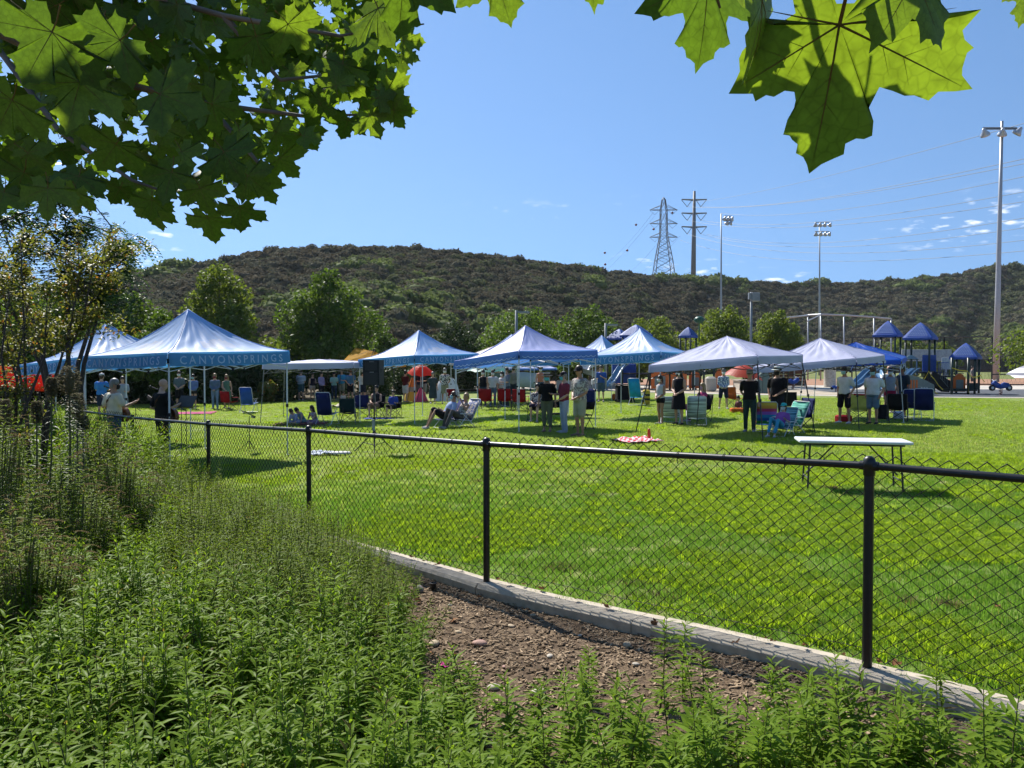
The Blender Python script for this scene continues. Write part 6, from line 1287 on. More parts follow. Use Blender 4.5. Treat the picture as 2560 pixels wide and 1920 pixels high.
def mic_stand(label, px, d, face):
    p = gp(px, d); t = thing('microphone_stand', label, 'microphone stand', p, R(face), 'microphone stands by the guitarists')
    MB().tube([(0, 0, .05), (0, 0, 1.05)], .009, 6).build('pole', m_blk, t); MB().tube([(0, .12, .95), (0, -.55, 1.52)], .007, 6).build('boom', m_blk, t); m_ = MB().tube([(0, -.53, 1.50), (0, -.66, 1.56)], [.014, .016], 8).ell((0, -.69, 1.575), (.026, .026, .026), 8, 6).build('microphone', m_grill, t)
    for i in range(3): a = i * 2.094; MB().tube([(0, 0, .18), (math.cos(a) * .3, math.sin(a) * .3, .015)], .007, 5).build('leg', m_blk, t)
mic_stand('boom microphone stand in front of the bald guitarist', 452, 18.8, -75); mic_stand('boom microphone stand in front of the first guitarist', 338, 19.0, -75)

# ------------------------------------------------------------------ table, cloths, bags, things on the grass
m_plas = mat('white moulded plastic', (.66, .68, .70), (.60, .62, .64), rough=.45, scale=40, bump=.001)
tb = thing('folding_table', 'white plastic folding table with black legs on the lawn', 'table', (X(2131, 11.55), 11.55, 0), R(-13)); tl, td, th = 1.56, .62, .74
MB().rbox((0, 0, th - .022), (tl, td, .045), .04).build('table_top', m_plas, tb, smooth=False); MB().rbox((0, 0, th - .06), (tl * .88, td * .8, .03), .02).build('frame', m_blk, tb)
for sx in (-1, 1):
    for sy in (-1, 1): MB().tube([(sx * .62, sy * .24, th - .05), (sx * .655, sy * .265, 0)], .014, 8).build('leg', m_blk, tb)
    MB().tube([(sx * .645, -.24, .16), (sx * .645, .24, .16)], .011, 6).tube([(sx * .64, 0, .22), (sx * .22, 0, th - .06)], .011, 6).build('brace', m_blk, tb)
def checker(name, a, c2, sc):
    m, nd, l = _nodes(name); out = nd.new('ShaderNodeOutputMaterial'); b_ = nd.new('ShaderNodeBsdfPrincipled'); tc = nd.new('ShaderNodeTexCoord'); ck = nd.new('ShaderNodeTexChecker'); ck.inputs['Scale'].default_value = sc; ck.inputs[1].default_value = (*a, 1); ck.inputs[2].default_value = (*c2, 1); mp = nd.new('ShaderNodeMapping'); mp.inputs['Scale'].default_value = (1, 1, .001); l.new(tc.outputs['Object'], mp.inputs[0]); l.new(mp.outputs[0], ck.inputs[0]); l.new(ck.outputs[0], b_.inputs['Base Color']); b_.inputs['Roughness'].default_value = .9; l.new(b_.outputs[0], out.inputs[0]); return m
def spread(name, label, cat, px, d, wx, wy, m_, amp=.03, rz=0.0, n=14, seed=1, edge=.35, z=.02):
    p = gp(px, d); q = MB(); q.sheet([[(wx * (i / n - .5) * (1 + .12 * nz3(j * .4, seed)), wy * (j / n - .5) * (1 + .12 * nz3(i * .4, seed + 4)), z + amp * (.55 + .9 * nz3(i * edge, j * edge, seed)) + amp * .3 * nz3(i, j, seed + 9)) for i in range(n + 1)] for j in range(n + 1)], .008); o = q.build(name, m_, None, smooth=True); o.location = p; o.rotation_euler[2] = rz; return tag(o, label, cat)
spread('picnic_blanket', 'crumpled red and white checked blanket on the grass', 'blanket', 1593, 18.4, .98, .85, checker('red check', (.55, .02, .05), (.68, .56, .56), 13), .09, .3)
q = MB(); q.lathe([(.035, 0), (.04, .02), (.04, .16), (.032, .2), (.03, .21), (.034, .215), (.034, .25), (.0001, .255)], n=14); o = q.build('bottle', mat('red steel bottle', (.50, .05, .02), (.42, .04, .02), rough=.3), smooth=True); p = gp(1624, 18.5); o.location = (p.x, p.y, p.z + .07); o.rotation_euler = (.06, -.05, 0); tag(o, 'red drink bottle standing on the checked blanket', 'bottle')
spread('blanket', 'dark red blanket under the three girls', 'blanket', 752, 27.1, 1.75, 1.3, cloth((.10, .02, .03)), .02, .1); spread('blanket', 'magenta blanket on the grass behind the bald guitarist', 'blanket', 482, 33, 1.7, 1.5, cloth((.40, .05, .16)), .03, .2); spread('blanket', 'blue mat under the seated adult and boy', 'blanket', 955, 29.4, 1.3, .7, cloth((.02, .04, .30)), .01); spread('blanket', 'yellow and white bundled cloth behind the navy beach chair', 'blanket', 842, 37.5, 1.2, .6, cloth((.50, .42, .25), 'print'), .18, 0, 12, 5); spread('blanket', 'brown folded cloth beside the red folding chair', 'blanket', 1139, 36.5, .7, .5, cloth((.10, .06, .045)), .14)
wb = spread('cloth_bundle', 'white bundled cloth lying on the lawn beyond the fence post', 'cloth', 806, 17.2, .52, .36, cloth((.62, .66, .72)), .09, .2, 12, 8); q = MB(); q.lathe([(.17, 0), (.19, .02), (.19, .045), (.17, .06), (.0001, .065)], n=20); o = q.build('seat_cushion', cloth((.66, .66, .64)), smooth=True); p = gp(851, 17.1); o.location = p + Vector((0, 0, .02)); o.scale = (1.15, .9, 1); tag(o, 'round white cushion beside the bundled cloth on the lawn', 'cushion')
def bag(name, label, cat, px, d, size, m_, strap=True, rz=0.0):
    p = gp(px, d); t = thing(name, label, cat, p, rz); MB().rbox((0, 0, size[2] / 2), size, min(size) * .35).build('bag_body', m_, t, smooth=False)
    if strap: MB().tube([(-size[0] * .3, 0, size[2] * .9), (-size[0] * .2, 0, size[2] * 1.25), (size[0] * .2, 0, size[2] * 1.25), (size[0] * .3, 0, size[2] * .9)], .012, 6).build('handle', m_blackc, t)
    return t
bag('duffel_bag', 'red bag on the grass behind the young man in white', 'bag', 2110, 24.9, (.52, .3, .24), m_redc, True, .3); bag('duffel_bag', 'orange bag beside the sitting child', 'bag', 1846, 29.6, (.6, .32, .2), m_orangec); bag('cooler_bag', 'yellow and black striped cooler beside the turquoise lounger', 'cooler', 1616, 36.0, (.34, .3, .70), stripes('yellow stripes', [(.5, .34, .02), (.5, .34, .02), (.02, .02, .02), (.5, .34, .02), (.02, .02, .02), (.5, .34, .02), (.5, .34, .02)]))
bag('cooler', 'navy wheeled cooler behind the tall man', 'cooler', 1474, 36.5, (.5, .4, .72), m_navy); bag('cooler', 'orange water cooler on the grass by the slide', 'cooler', 1540, 40.5, (.42, .38, .34), m_orangec); bag('trash_can', 'beige litter bin in front of the orange panels', 'litter bin', 1777, 53, (.75, .75, 1.05), mat('beige pebble concrete', (.42, .39, .34), (.34, .31, .27), rough=.9, scale=30), False)
bag('tote_bag', 'black bag beside the red camp chairs', 'bag', 1187, 31.6, (.14, .14, .34), m_blackc); bag('backpack', 'dark backpack on the grass near the dark camp chair', 'bag', 2208, 26.2, (.34, .28, .5), m_blackc); bag('cooler', 'white box under the dark camp chair', 'box', 2248, 26.2, (.3, .3, .28), cloth(W_), False)
ct = thing('equipment_cart', 'black equipment cart behind the turquoise lounger', 'cart', gp(1562, 38), .1)
MB().rbox((0, 0, .48), (.85, .55, .7), .05).build('case', m_blackc, ct); MB().box((0, 0, .88), (.95, .62, .05)).build('lid', m_spk, ct)
for sx in (-1, 1):
    for sy in (-1, 1): MB().lathe([(.075, -.02), (.09, -.015), (.09, .015), (.075, .02)], (sx * .36, sy * .26, .09), 12, M=Matrix.Rotation(R(90), 3, 'X')).build('wheel', m_joint, ct)

# ------------------------------------------------------------------ umbrellas and small tents
def umbrella(label, px, d, ptop, w, m_, tiltv=(0, 0), droop=.32, n=8):
    p = gp(px, d); z1 = EYE.z + (HOR - ptop) / FPX * d - p.z; t = thing('umbrella', label, 'umbrella', p, .2, 'sun umbrellas'); e = Euler((tiltv[0], tiltv[1], 0)).to_matrix(); top_ = Vector((0, 0, z1)); q = MB(); rows = []
    for i in range(6):
        f = i / 5; rows.append([top_ + e @ Vector((math.cos(a) * w / 2 * f * (1 - .06 * abs(math.sin(a * n / 2))), math.sin(a) * w / 2 * f * (1 - .06 * abs(math.sin(a * n / 2))), -droop * f ** 1.6 + .05 * abs(math.sin(a * n / 2)) * f)) for a in [2 * math.pi * j / (n * 4) for j in range(n * 4)]])
    q.grid(rows[1:], closed=True); q.add([top_] + rows[1], [(0, 1 + k, 1 + (k + 1) % (n * 4)) for k in range(n * 4)]); q.build('shade', m_, t, smooth=False)
    MB().tube([(0, 0, 0), top_ + Vector((0, 0, .05))], .016, 6).build('pole', m_alu, t); q = MB()
    for k in range(n): a = 2 * math.pi * k / n; q.tube([top_ + Vector((0, 0, -.03)), top_ + e @ Vector((math.cos(a) * w * .47, math.sin(a) * w * .47, -droop * .95 - .01))], .006, 4)
    q.build('ribs', m_blk, t); return t
umbrella('bright red umbrella behind the lettered canopy', 1052, 43, 912, 1.5, fabric('bright red nylon', (.75, .04, .02), (.95, .06, .03), .6), (.25, 0), .5)
umbrella('salmon red umbrella behind the woman in the cap', 1862, 37, 912, 1.9, fabric('salmon nylon', (.55, .10, .08), (.75, .13, .10), .55), (.1, .12), .62); umbrella('teal umbrella above the masked women', 1220, 36, 906, 2.0, fabric('teal nylon', (.16, .42, .40), (.2, .5, .46), .5), (.05, 0), .42)
umbrella('red and white striped umbrella at the right edge', 2600, 34, 908, 2.5, stripes('white red stripes', [(.7, .04, .12), (.7, .66, .66), (.16, .16, .2), (.7, .68, .68), (.62, .62, .64), (.2, .2, .24), (.72, .7, .7)]), (.15, -.1), .55)
red_t = thing('red_canopy', 'red cloth shelter at the far left behind the bronze tree', 'canopy', gp(40, 33), .1)
MB().sheet([[(-1.6 + 3.2 * i / 6, .05 * math.sin(i), 1.05 + .9 * j / 3 + .1 * math.sin(i * .9)) for i in range(7)] for j in range(4)], .01).build('cloth', fabric('red cloth', (.70, .05, .03), (.8, .07, .03), .5), red_t, smooth=True)
for x_ in (-1.6, 1.6): MB().tube([(x_, 0, 0), (x_, 0, 2.0)], .02, 6).build('post', m_alu, red_t)
def dome(name, label, px, d, w, h, m_, ribs=True, m_door=None, cone=False):
    p = gp(px, d); t = thing(name, label, 'tent', p, .3); rows = []
    for i in range(9):
        f = i / 8; rr = (1 - f) ** .5 * w / 2 if not cone else w / 2 * (1 - .86 * f); rows.append([(math.cos(a) * rr * (1 - .08 * abs(math.sin(a * 2))), math.sin(a) * rr * (1 - .08 * abs(math.sin(a * 2))), h * (f if cone else math.sin(f * math.pi / 2) ** .9)) for a in [2 * math.pi * k / 24 for k in range(24)]])
    MB().grid(rows, closed=True).build('shell', m_, t, smooth=True); q = MB()
    for k in range(4):
        a = math.pi / 4 + k * math.pi / 2; q.tube([Vector((rows[i][int(round(a / (2 * math.pi) * 24)) % 24])) * 1.012 for i in range(9)], .012, 4)
    q.build('poles', m_joint, t)
    if m_door: MB().sheet([[(-.3 + .6 * i / 4, -w * .5 - .01 + .16 * j / 3, .05 + h * .55 * j / 3) for i in range(5)] for j in range(4)], .01).build('door', m_door, t)
    return t
dome('dome_tent', 'white pop-up dome tent behind the patterned shirt', 1118, 42.5, 1.55, 1.30, fabric('white nylon', (.62, .68, .72), (.55, .6, .66), .4)); dome('play_tent', 'orange and yellow children\'s play tent under the red umbrella', 1032, 44.5, 1.15, 1.35, stripes('play tent panels', [(.5, .34, .05), (.5, .34, .05), (.28, .30, .26), (.62, .20, .03), (.62, .20, .03)]), cone=True); dome('play_tent', 'pink children\'s play tent beside the orange one', 1052, 42.8, .9, .8, fabric('pink nylon', (.6, .12, .22), (.7, .16, .26), .5), cone=True); dome('dome_tent', 'grey-green dome shelter behind the man in the brimmed hat', 1910, 50, 1.1, 1.45, fabric('grey green nylon', (.16, .22, .20), (.18, .24, .22), .3))
# ------------------------------------------------------------------ playground
m_pblue = mat('blue moulded plastic', (.03, .085, .34), (.025, .07, .30), rough=.55, scale=10, spec=.25); m_pgreen = mat('dark green steel', (.008, .03, .028), (.006, .022, .022), rough=.4); m_slide = mat('pale blue slide plastic', (.13, .25, .38), (.11, .21, .33), rough=.3, scale=5, spec=.5); m_porange = mat('orange plastic', (.60, .13, .015), (.52, .11, .012), rough=.4); m_pgrey = mat('grey green plastic', (.16, .20, .19), (.13, .165, .16), rough=.45); m_deck = mat('dark deck steel', (.012, .014, .018), rough=.6); m_whitep = mat('cream plastic', (.55, .56, .50), rough=.4); m_tape = mat('yellow caution tape', (.62, .48, .02), (.5, .38, .02), rough=.4)
def play_roof(parent, c, w, h, rz=.85):
    """pyramid roof with rounded ridges and rows of embossed tiles"""
    t = []; e = Matrix.Rotation(rz, 3, 'Z'); c = Vector(c); hw = w / 2
    rows = []
    for i in range(11):
        f = i / 10; zz = h * (1 - f ** 1.12); s_ = hw * (.04 + .96 * f); row = []
        for k in range(4):
            for j in range(8):
                u = -1 + 2 * j / 8; pt = ((u, -1), (1, u), (-u, 1), (-1, -u))[k]; cr = 1 - .05 * abs(u) ** 6; row.append(c + e @ Vector((pt[0] * s_ * cr, pt[1] * s_ * cr, zz + .02 * math.sin(math.pi * f))))
        rows.append(row)
    rows.append([p + Vector((0, 0, -.14)) for p in rows[-1]]); q = MB().grid(rows, closed=True); q.add([c + Vector((0, 0, h + .02))] + rows[0], [(0, 1 + k, 1 + (k + 1) % 32) for k in range(32)]); ro = q.build('roof', m_pblue, parent, smooth=False)
    til = MB()
    for k in range(4):
        for i in range(7):
            f0 = .30 + .095 * i; n_ = 3 + i
            for j in range(n_):
                u = (-.78 + 1.56 * (j + .5) / n_) * .98; du = 1.56 / n_ * .34
                pr_ = lambda uu, ff: c + e @ (Vector(((uu, -1, 0), (1, uu, 0), (-uu, 1, 0), (-1, -uu, 0))[k]) * hw * (.04 + .96 * ff) * 1.0 + Vector((0, 0, h * (1 - ff ** 1.12) + .05)))
                til.add([pr_(u - du, f0), pr_(u + du, f0), pr_(u + du, f0 + .055), pr_(u - du, f0 + .055)], [(0, 1, 2, 3)])
    til.build('roof_tiles', mat('lighter blue plastic', (.11, .19, .40), (.09, .16, .36), rough=.6, spec=.25), ro); return ro  # tiles in a lighter blue than the roof beneath
def tower(parent, x, y, w, roof_z, roof_h, base=0.0, rz=.85, over=1.3):
    e = Matrix.Rotation(rz, 3, 'Z')
    for a, b_ in ((-1, -1), (1, -1), (1, 1), (-1, 1)):
        p = e @ Vector((a * w / 2, b_ * w / 2, 0)); MB().tube([(x + p.x, y + p.y, base), (x + p.x, y + p.y, roof_z + .1)], .065, 10).build('post', m_pgreen, parent, smooth=True)
    play_roof(parent, (x, y, roof_z), w * over, roof_h, rz)
def rail_panel(parent, a, b_, z0, z1, m_, n=9, name='guard_rail'):
    a, b_ = Vector(a), Vector(b_); q = MB(); q.tube([a + Vector((0, 0, z0)), b_ + Vector((0, 0, z0))], .02, 5).tube([a + Vector((0, 0, z1)), b_ + Vector((0, 0, z1))], .022, 5)
    for i in range(n): p = a.lerp(b_, (i + .5) / n); q.tube([p + Vector((0, 0, z0)), p + Vector((0, 0, z1))], .012, 4)
    return q.build(name, m_, parent)
def slide(parent, top_, bot, w=.46, m_=None, wave=.12):
    top_, bot = Vector(top_), Vector(bot); d = (bot - top_); flat = Vector((d.x, d.y, 0)).normalized(); sd = Vector((-flat.y, flat.x, 0)); rows = []
    for i in range(15):
        f = i / 14; p = top_.lerp(bot, f); p.z = lerp(top_.z, bot.z, ss(-.12, 1.02, f)) + wave * math.sin(f * 2 * math.pi) * .5
        rows.append([p + sd * (w * u) + Vector((0, 0, hh_)) for u, hh_ in ((-.56, .20), (-.5, .24), (-.44, .20), (-.40, .02), (0, -.02), (.40, .02), (.44, .20), (.5, .24), (.56, .20))])
    return MB().sheet(rows, .03).build('slide', m_ or m_slide, parent, smooth=True)
def PX(px, d, z=0.0): return Vector((X(px, d), d, z))
def zpx(py, d): return EYE.z + (HOR - py) / FPX * d
PS = thing('play_structure', 'playground set with three blue tiled roofs on dark green posts', 'playground', (0, 0, 0))
D1, D2, D3 = 53.5, 51.0, 49.5
tower(PS, X(2219, D1), D1, 1.28, zpx(838, D1), zpx(803, D1) - zpx(838, D1)); tower(PS, X(2300, D2), D2, 1.42, zpx(845, D2), zpx(807, D2) - zpx(845, D2)); tower(PS, X(2414, D3), D3, 1.28, zpx(893, D3), zpx(858, D3) - zpx(893, D3))
for px, d, w_, z_ in ((2222, D1, 1.7, 1.35), (2300, D2, 1.9, 1.35), (2355, 50.6, 1.3, 1.1)): MB().box((X(px, d), d, z_), (w_, 1.7, .1), rot=(0, 0, .35)).build('deck', m_deck, PS)
rail_panel(PS, PX(2305, 50.0), PX(2342, 50.0), 1.4, 2.15, m_pblue, 9); rail_panel(PS, PX(2345, 50.2), PX(2372, 49.7), 1.2, 2.0, m_pblue, 8); rail_panel(PS, PX(2258, 50.2), PX(2296, 50.1), 1.4, 2.2, m_pgreen, 9); rail_panel(PS, PX(2368, 51), PX(2410, 51), .5, 1.3, m_pgreen, 9)
MB().sheet([[PX(lerp(2306, 2340, u), 50.05, lerp(1.45, 2.5, v_)) for u in (0, 1)] for v_ in (0, 1)], .04).build('blue_panel', m_pblue, PS)
q = MB(); q.sheet([[PX(2262 + 32 * math.sin(a) * .0 + lerp(0, 30, u), 50.3, 2.25 + .25 * math.sin(math.pi * u) * k) for u in (0, .2, .4, .6, .8, 1)] for k, a in ((0, 0), (.5, 0), (1, 0))], .06); q.build('arch_hood', m_slide, PS)
for px in (2260, 2292): MB().tube([PX(px, 50.2, 1.2), PX(px, 50.2, 2.3)], .06, 8).build('hood_post', m_slide, PS)
slide(PS, PX(2290, 49.8, 1.45), PX(2232, 47.2, .25)); slide(PS, PX(2278, 49.9, 1.45), PX(2220, 47.6, .25)); slide(PS, PX(2200, 52.5, 1.5), PX(2128, 50.5, .3), .5); slide(PS, PX(2182, 52.6, 1.5), PX(2118, 51.2, .35), .5)
slide(PS, PX(2188, 52, 1.3), PX(2212, 49.0, .3), .6, m_slide, .3)
# curved low wall panel, orange play panels and ramp
q = MB(); q.sheet([[PX(lerp(2266, 2336, u), 46.6, v_ * lerp(1.25, .62, u ** 1.6) + .02) for u in [i / 8 for i in range(9)]] for v_ in (0, .5, 1)], .06); pn = q.build('wall_panel', m_pgrey, PS)
for i in range(4): MB().rbox(PX(2271 + 7.2 * i, 46.56, .68), (.10, .05, .52), .04).build('orange_slot', m_porange, pn)
for i in range(3): MB().box(PX(2305 + 6.5 * i, 46.56, .46), (.09, .05, .1)).build('square_hole', m_whitep, pn)
def arch_panel(parent, px, d, w_, h_, m_, hole=True, z_=.15):
    c = PX(px, d, z_); n_ = 14; o = [(-w_ / 2, 0), (w_ / 2, 0), (w_ / 2, h_ * .8)] + [(math.cos(a) * w_ * .36, h_ * .8 + math.sin(a) * h_ * .2) for a in [math.pi * k / n_ for k in range(n_ + 1)]] + [(-w_ / 2, h_ * .8)]
    q = MB(); m = len(o); q.add([c + Vector((x_, -.04, z2)) for x_, z2 in o] + [c + Vector((x_, .04, z2)) for x_, z2 in o], [tuple(range(m)), tuple(range(2 * m - 1, m - 1, -1))] + [(i, i + m, (i + 1) % m + m, (i + 1) % m) for i in range(m)]); o_ = q.build('orange_panel', m_, parent)
    if hole: MB().rbox(c + Vector((0, -.045, h_ * .40)), (w_ * .62, .03, h_ * .52), .05).build('inset', m_pgrey, o_)
arch_panel(PS, 2399, 49, .75, 1.15, m_porange); arch_panel(PS, 2287, 50.6, .4, 1.0, m_porange, False)
MB().box(PX(2345, 50.2, .75), (1.5, .9, .7), rot=(0, .5, 0)).build('ramp', m_deck, PS); MB().box(PX(2400, 49, .28), (1.7, .9, .16)).build('step', m_pgreen, PS); rail_panel(PS, PX(2346, 49.8, .55), PX(2372, 49.6, -.2), .6, 1.35, m_pgrey, 6); MB().box(PX(2436, 48.6, .5), (.72, .05, .42)).build('lattice_panel', m_pgreen, PS)
for px in (2380, 2421): MB().tube([PX(px, 47.6, 0), PX(px, 47.6, 2.3)], .075, 10).build('post', m_pgreen, PS, smooth=True)
for a, b_ in (((2336, 948), (2322, 928)), ((2322, 928), (2306, 955)), ((2306, 955), (2345, 985)), ((2336, 948), (2358, 975)), ((2380, 920), (2420, 928)), ((2420, 930), (2432, 943)), ((2432, 943), (2452, 938)), ((2452, 938), (2462, 955)), ((2421, 965), (2424, 985))):
    p0, p1 = P(a[0], a[1], 47.3), P(b_[0], b_[1], 47.3); MB().sheet([[p0 + Vector((0, 0, w)), p0.lerp(p1, .5) + Vector((0, .03, w - .05)), p1 + Vector((0, 0, w))] for w in (-.03, .03)], .004).build('caution_tape', m_tape, PS)
# second set further left
PS2 = thing('play_structure', 'playground set with orange panels and a spiral slide behind the lettered canopy', 'playground', (0, 0, 0))
tower(PS2, X(1590, 58), 58, 1.45, zpx(838, 58), zpx(812, 58) - zpx(838, 58)); tower(PS2, X(1548, 61), 61, 1.3, zpx(846, 61), zpx(823, 61) - zpx(846, 61)); tower(PS2, X(1720, 57), 57, .85, zpx(840, 57), zpx(818, 57) - zpx(840, 57))
q = MB(); q.ell(P(1748, 800, 57), (.38, .38, .28), 14, 10).tube([P(1748, 802, 57), P(1748, 850, 57)], .05, 8); q.build('frog_finial', mat('frog green plastic', (.02, .10, .06), rough=.4), PS2, smooth=True)
for px, d, w_ in ((1590, 58, 1.9), (1548, 61, 1.7), (1640, 57, 2.2), (1700, 57, 2.2)): MB().box((X(px, d), d, 1.2), (w_, 1.6, .1), rot=(0, 0, .35)).build('deck', m_deck, PS2)
for px in (1640, 1675, 1733, 1760, 1785): MB().tube([PX(px, 55.5, 0), PX(px, 55.5, 2.2)], .075, 10).build('post', m_pgreen, PS2, smooth=True)
arch_panel(PS2, 1650, 55, 1.25, 1.35, m_porange); arch_panel(PS2, 1697, 55, 1.15, 1.3, m_porange); arch_panel(PS2, 1738, 56, .9, 1.2, m_porange); arch_panel(PS2, 1798, 55, .55, 1.4, m_porange, False)
slide(PS2, PX(1565, 57, 1.9), PX(1515, 55, .3), .55); MB().rbox(PX(1560, 58.5, 1.2), (1.8, .5, 1.5), .1).build('blue_panel', m_pblue, PS2)
q = MB(); rows = []
for i in range(30):
    a = i / 29 * 2 * math.pi * 1.25; r0, r1 = .25, .85; c = PX(1481, 57, 0); rows.append([c + Vector((math.cos(a) * r_, math.sin(a) * r_, 2.0 - 1.6 * i / 29 + h_)) for r_, h_ in ((r0, .25), (r0 + .08, 0), (r1 - .1, 0), (r1, .35), (r1 + .04, .35))])
q.sheet(rows, .03); q.build('spiral_slide', mat('pale grey slide plastic', (.42, .46, .50), rough=.35), PS2, smooth=True)
pw = MB().box((X(1465, 60), 60, .28), (4.6, .3, .56)).box((X(1465, 60), 60, .59), (4.8, .4, .06)).build('seat_wall', m_conc); tag(pw, 'low concrete seat wall behind the tall man', 'wall')
pw = MB().box((X(1885, 57), 57, .35), (2.6, 1.6, .7)).box((X(1885, 57), 57, .73), (2.8, 1.8, .06)).build('planter', m_conc); tag(pw, 'concrete planter under the salmon umbrella', 'planter')
# spring riders
def rider(label, px, d, k=1.0, face=0.0):
    t = thing('spring_rider', label, 'spring rider', PX(px, d, .03), face, 'spring riders in the playground'); t.scale = (k,) * 3
    MB().tube([(math.cos(a) * .1, math.sin(a) * .1, .02 + a * .016) for a in [i * .5 for i in range(44)]], .02, 5).build('spring', mat('dark red spring', (.10, .02, .02), rough=.4), t, smooth=True)
    MB().tube([(-.55, 0, .62), (-.3, 0, .60), (0, 0, .52), (.25, 0, .62), (.45, 0, .78), (.55, 0, .70)], [.08, .16, .15, .19, .16, .08], 10).build('body', m_pblue, t, smooth=True); MB().tube([(-.5, 0, .72), (-.2, 0, .72), (-.05, 0, .70)], [.05, .10, .06], 8).build('saddle', m_pblue, t, smooth=True)
    for x_ in (-.52, .55): w_ = MB().lathe([(.10, -.05), (.19, -.06), (.20, 0), (.19, .06), (.10, .05)], (x_, 0, .46), 16, M=Matrix.Rotation(R(90), 3, 'X')).build('wheel', m_joint, t, smooth=True); MB().lathe([(.09, -.062), (.0001, -.065)], (x_, 0, .46), 10, M=Matrix.Rotation(R(90), 3, 'X')).build('hub', m_alu, w_)
    MB().tube([(.42, -.25, .98), (.44, 0, .90), (.42, .25, .98)], .02, 6).build('handlebar', m_alu, t); MB().ell((.30, 0, .92), (.06, .09, .05), 8, 6).build('headlamp', m_whitep, t, smooth=True)
rider('blue motorcycle spring rider on the dark play surface', 2503, 46.5, .95, math.pi); rider('blue vehicle spring rider beside the ball field', 1983, 58, .95, .3); rider('blue spring rider behind the young man in white', 2090, 52, .55, .2)

# ------------------------------------------------------------------ ball field: backstop, fences, dugout boards, scoreboard
m_galv = mat('galvanised steel', (.42, .44, .46), (.34, .36, .38), rough=.45, scale=10, metal=.3); m_net = mat('pale net', (.2, .2, .2), rough=.8)
bsn = thing('backstop', 'tall galvanised backstop frame of the ball field', 'backstop', (0, 0, 0)); Db = 92
tops = [(1952, 797), (2020, 788), (2052, 786), (2110, 788), (2185, 793), (2228, 797)]
for i, (px, py) in enumerate(tops):
    if i in (0,): continue
    MB().tube([PX(px, Db - 2 * (i in (2, 3)), 0), P(px, py, Db - 2 * (i in (2, 3)))], .09, 8).build('post', m_galv, bsn, smooth=True)
MB().tube([P(px, py, Db - 2 * (i in (2, 3))) for i, (px, py) in enumerate(tops)], .10, 6).build('top_rail', m_galv, bsn); MB().tube([P(1940, 796, Db - 8), P(2020, 789, Db)], .08, 6).tube([P(2018, 803, Db - 8), P(2052, 787, Db - 2)], .08, 6).build('arm', m_galv, bsn)
q = MB()
for i in range(46):
    px = lerp(1955, 2226, i / 45); q.tube([P(px, interp(px, tops), Db), PX(px, Db, 2.5)], .004, 3, cap=False)
for i in range(10):
    q.tube([P(px, lerp(interp(px, tops), 890, i / 10), Db) for px in (1955, 2020, 2110, 2185, 2226)], .004, 3, cap=False)
q.build('netting', m_net, bsn)
def mesh_fence(label, pts_, h, m_, n_mesh=True, step=3.0, screen=None, name='ball_field_fence'):
    t = thing(name, label, 'fence', (0, 0, 0), 0, 'fences of the ball field'); ps = [Vector(p) for p in pts_]
    for a, b_ in zip(ps, ps[1:]):
        n_ = max(1, int((b_ - a).length / step))
        for i in range(n_ + 1): p = a.lerp(b_, i / n_); MB().tube([p, p + Vector((0, 0, h))], .07, 6).build('post', m_, t)
        for zz in (.08, h * .33, h): MB().tube([a + Vector((0, 0, zz)), b_ + Vector((0, 0, zz))], .06, 5).build('rail', m_, t)
        q = MB(); nx = int((b_ - a).length / .35)
        for i in range(nx):
            p0, p1 = a.lerp(b_, i / nx), a.lerp(b_, min(1, (i + h / .35 * .35) / nx)); q.tube([p0, p1 + Vector((0, 0, h))], .006, 3, cap=False).tube([p0 + Vector((0, 0, h)), p1], .006, 3, cap=False)
        q.build('chain_link_mesh', m_, t)
        if screen: MB().sheet([[a.lerp(b_, u) + Vector((0, .05, zz)) for u in (0, .25, .5, .75, 1)] for zz in screen], .02).build('windscreen', mat('black windscreen', (.02, .021, .02), (.03, .03, .028), rough=.9, scale=2), t)
    return t
mesh_fence('tall black chain-link fence behind the play structure', [PX(2130, 72), PX(2360, 71), PX(2480, 70)], zpx(843, 71), m_vinyl, step=4.3); mesh_fence('black chain-link fence at the right end of the ball field', [PX(2480, 69.5), PX(2700, 68)], zpx(880, 69), m_vinyl, step=2.6); mesh_fence('far outfield fence with a dark windscreen', [PX(2230, 190), PX(2420, 195), PX(2700, 190)], 3.6, m_vinyl, step=9, screen=(.1, 1.8, 3.3))
m_board = mat('brown stained boards', (.13, .05, .03), (.09, .035, .022), rough=.8, scale=4, stretch=(1, 1, 12)); dg_ = thing('dugout_wall', 'brown board wall beside the ball field', 'wall', (0, 0, 0))
for i in range(5): px = 1905 + i * 27; MB().tube([PX(px, 66, 0), PX(px, 66, 1.9)], .06, 4).build('post', m_galv, dg_)
for j in range(7): MB().box(((X(1905, 66) + X(2013, 66)) / 2, 66.1, .16 + j * .255), (X(2013, 66) - X(1905, 66), .05, .235)).build('board', m_board, dg_)
gp_ = thing('scoreboard', 'white-framed grey board behind the play structure', 'board', PX(2316, 60, 0)); MB().rbox((0, 0, 2.6), (3.9, .12, .9), .04).build('panel', mat('pale grey board', (.36, .38, .39), rough=.6), gp_)
for x_ in (-1.6, 1.6): MB().tube([(x_, .1, 0), (x_, .1, 2.9)], .06, 6).build('post', m_galv, gp_)
gs = thing('notice_sign', 'white notice sign left of the smallest playground roof', 'sign', PX(2365, 53, 0)); MB().rbox((0, 0, 1.95), (.62, .04, .8), .03).build('panel', mat('white sign', (.62, .66, .68), rough=.5), gs); MB().tube([(0, .06, 0), (0, .06, 2.3)], .04, 6).build('post', m_galv, gs)
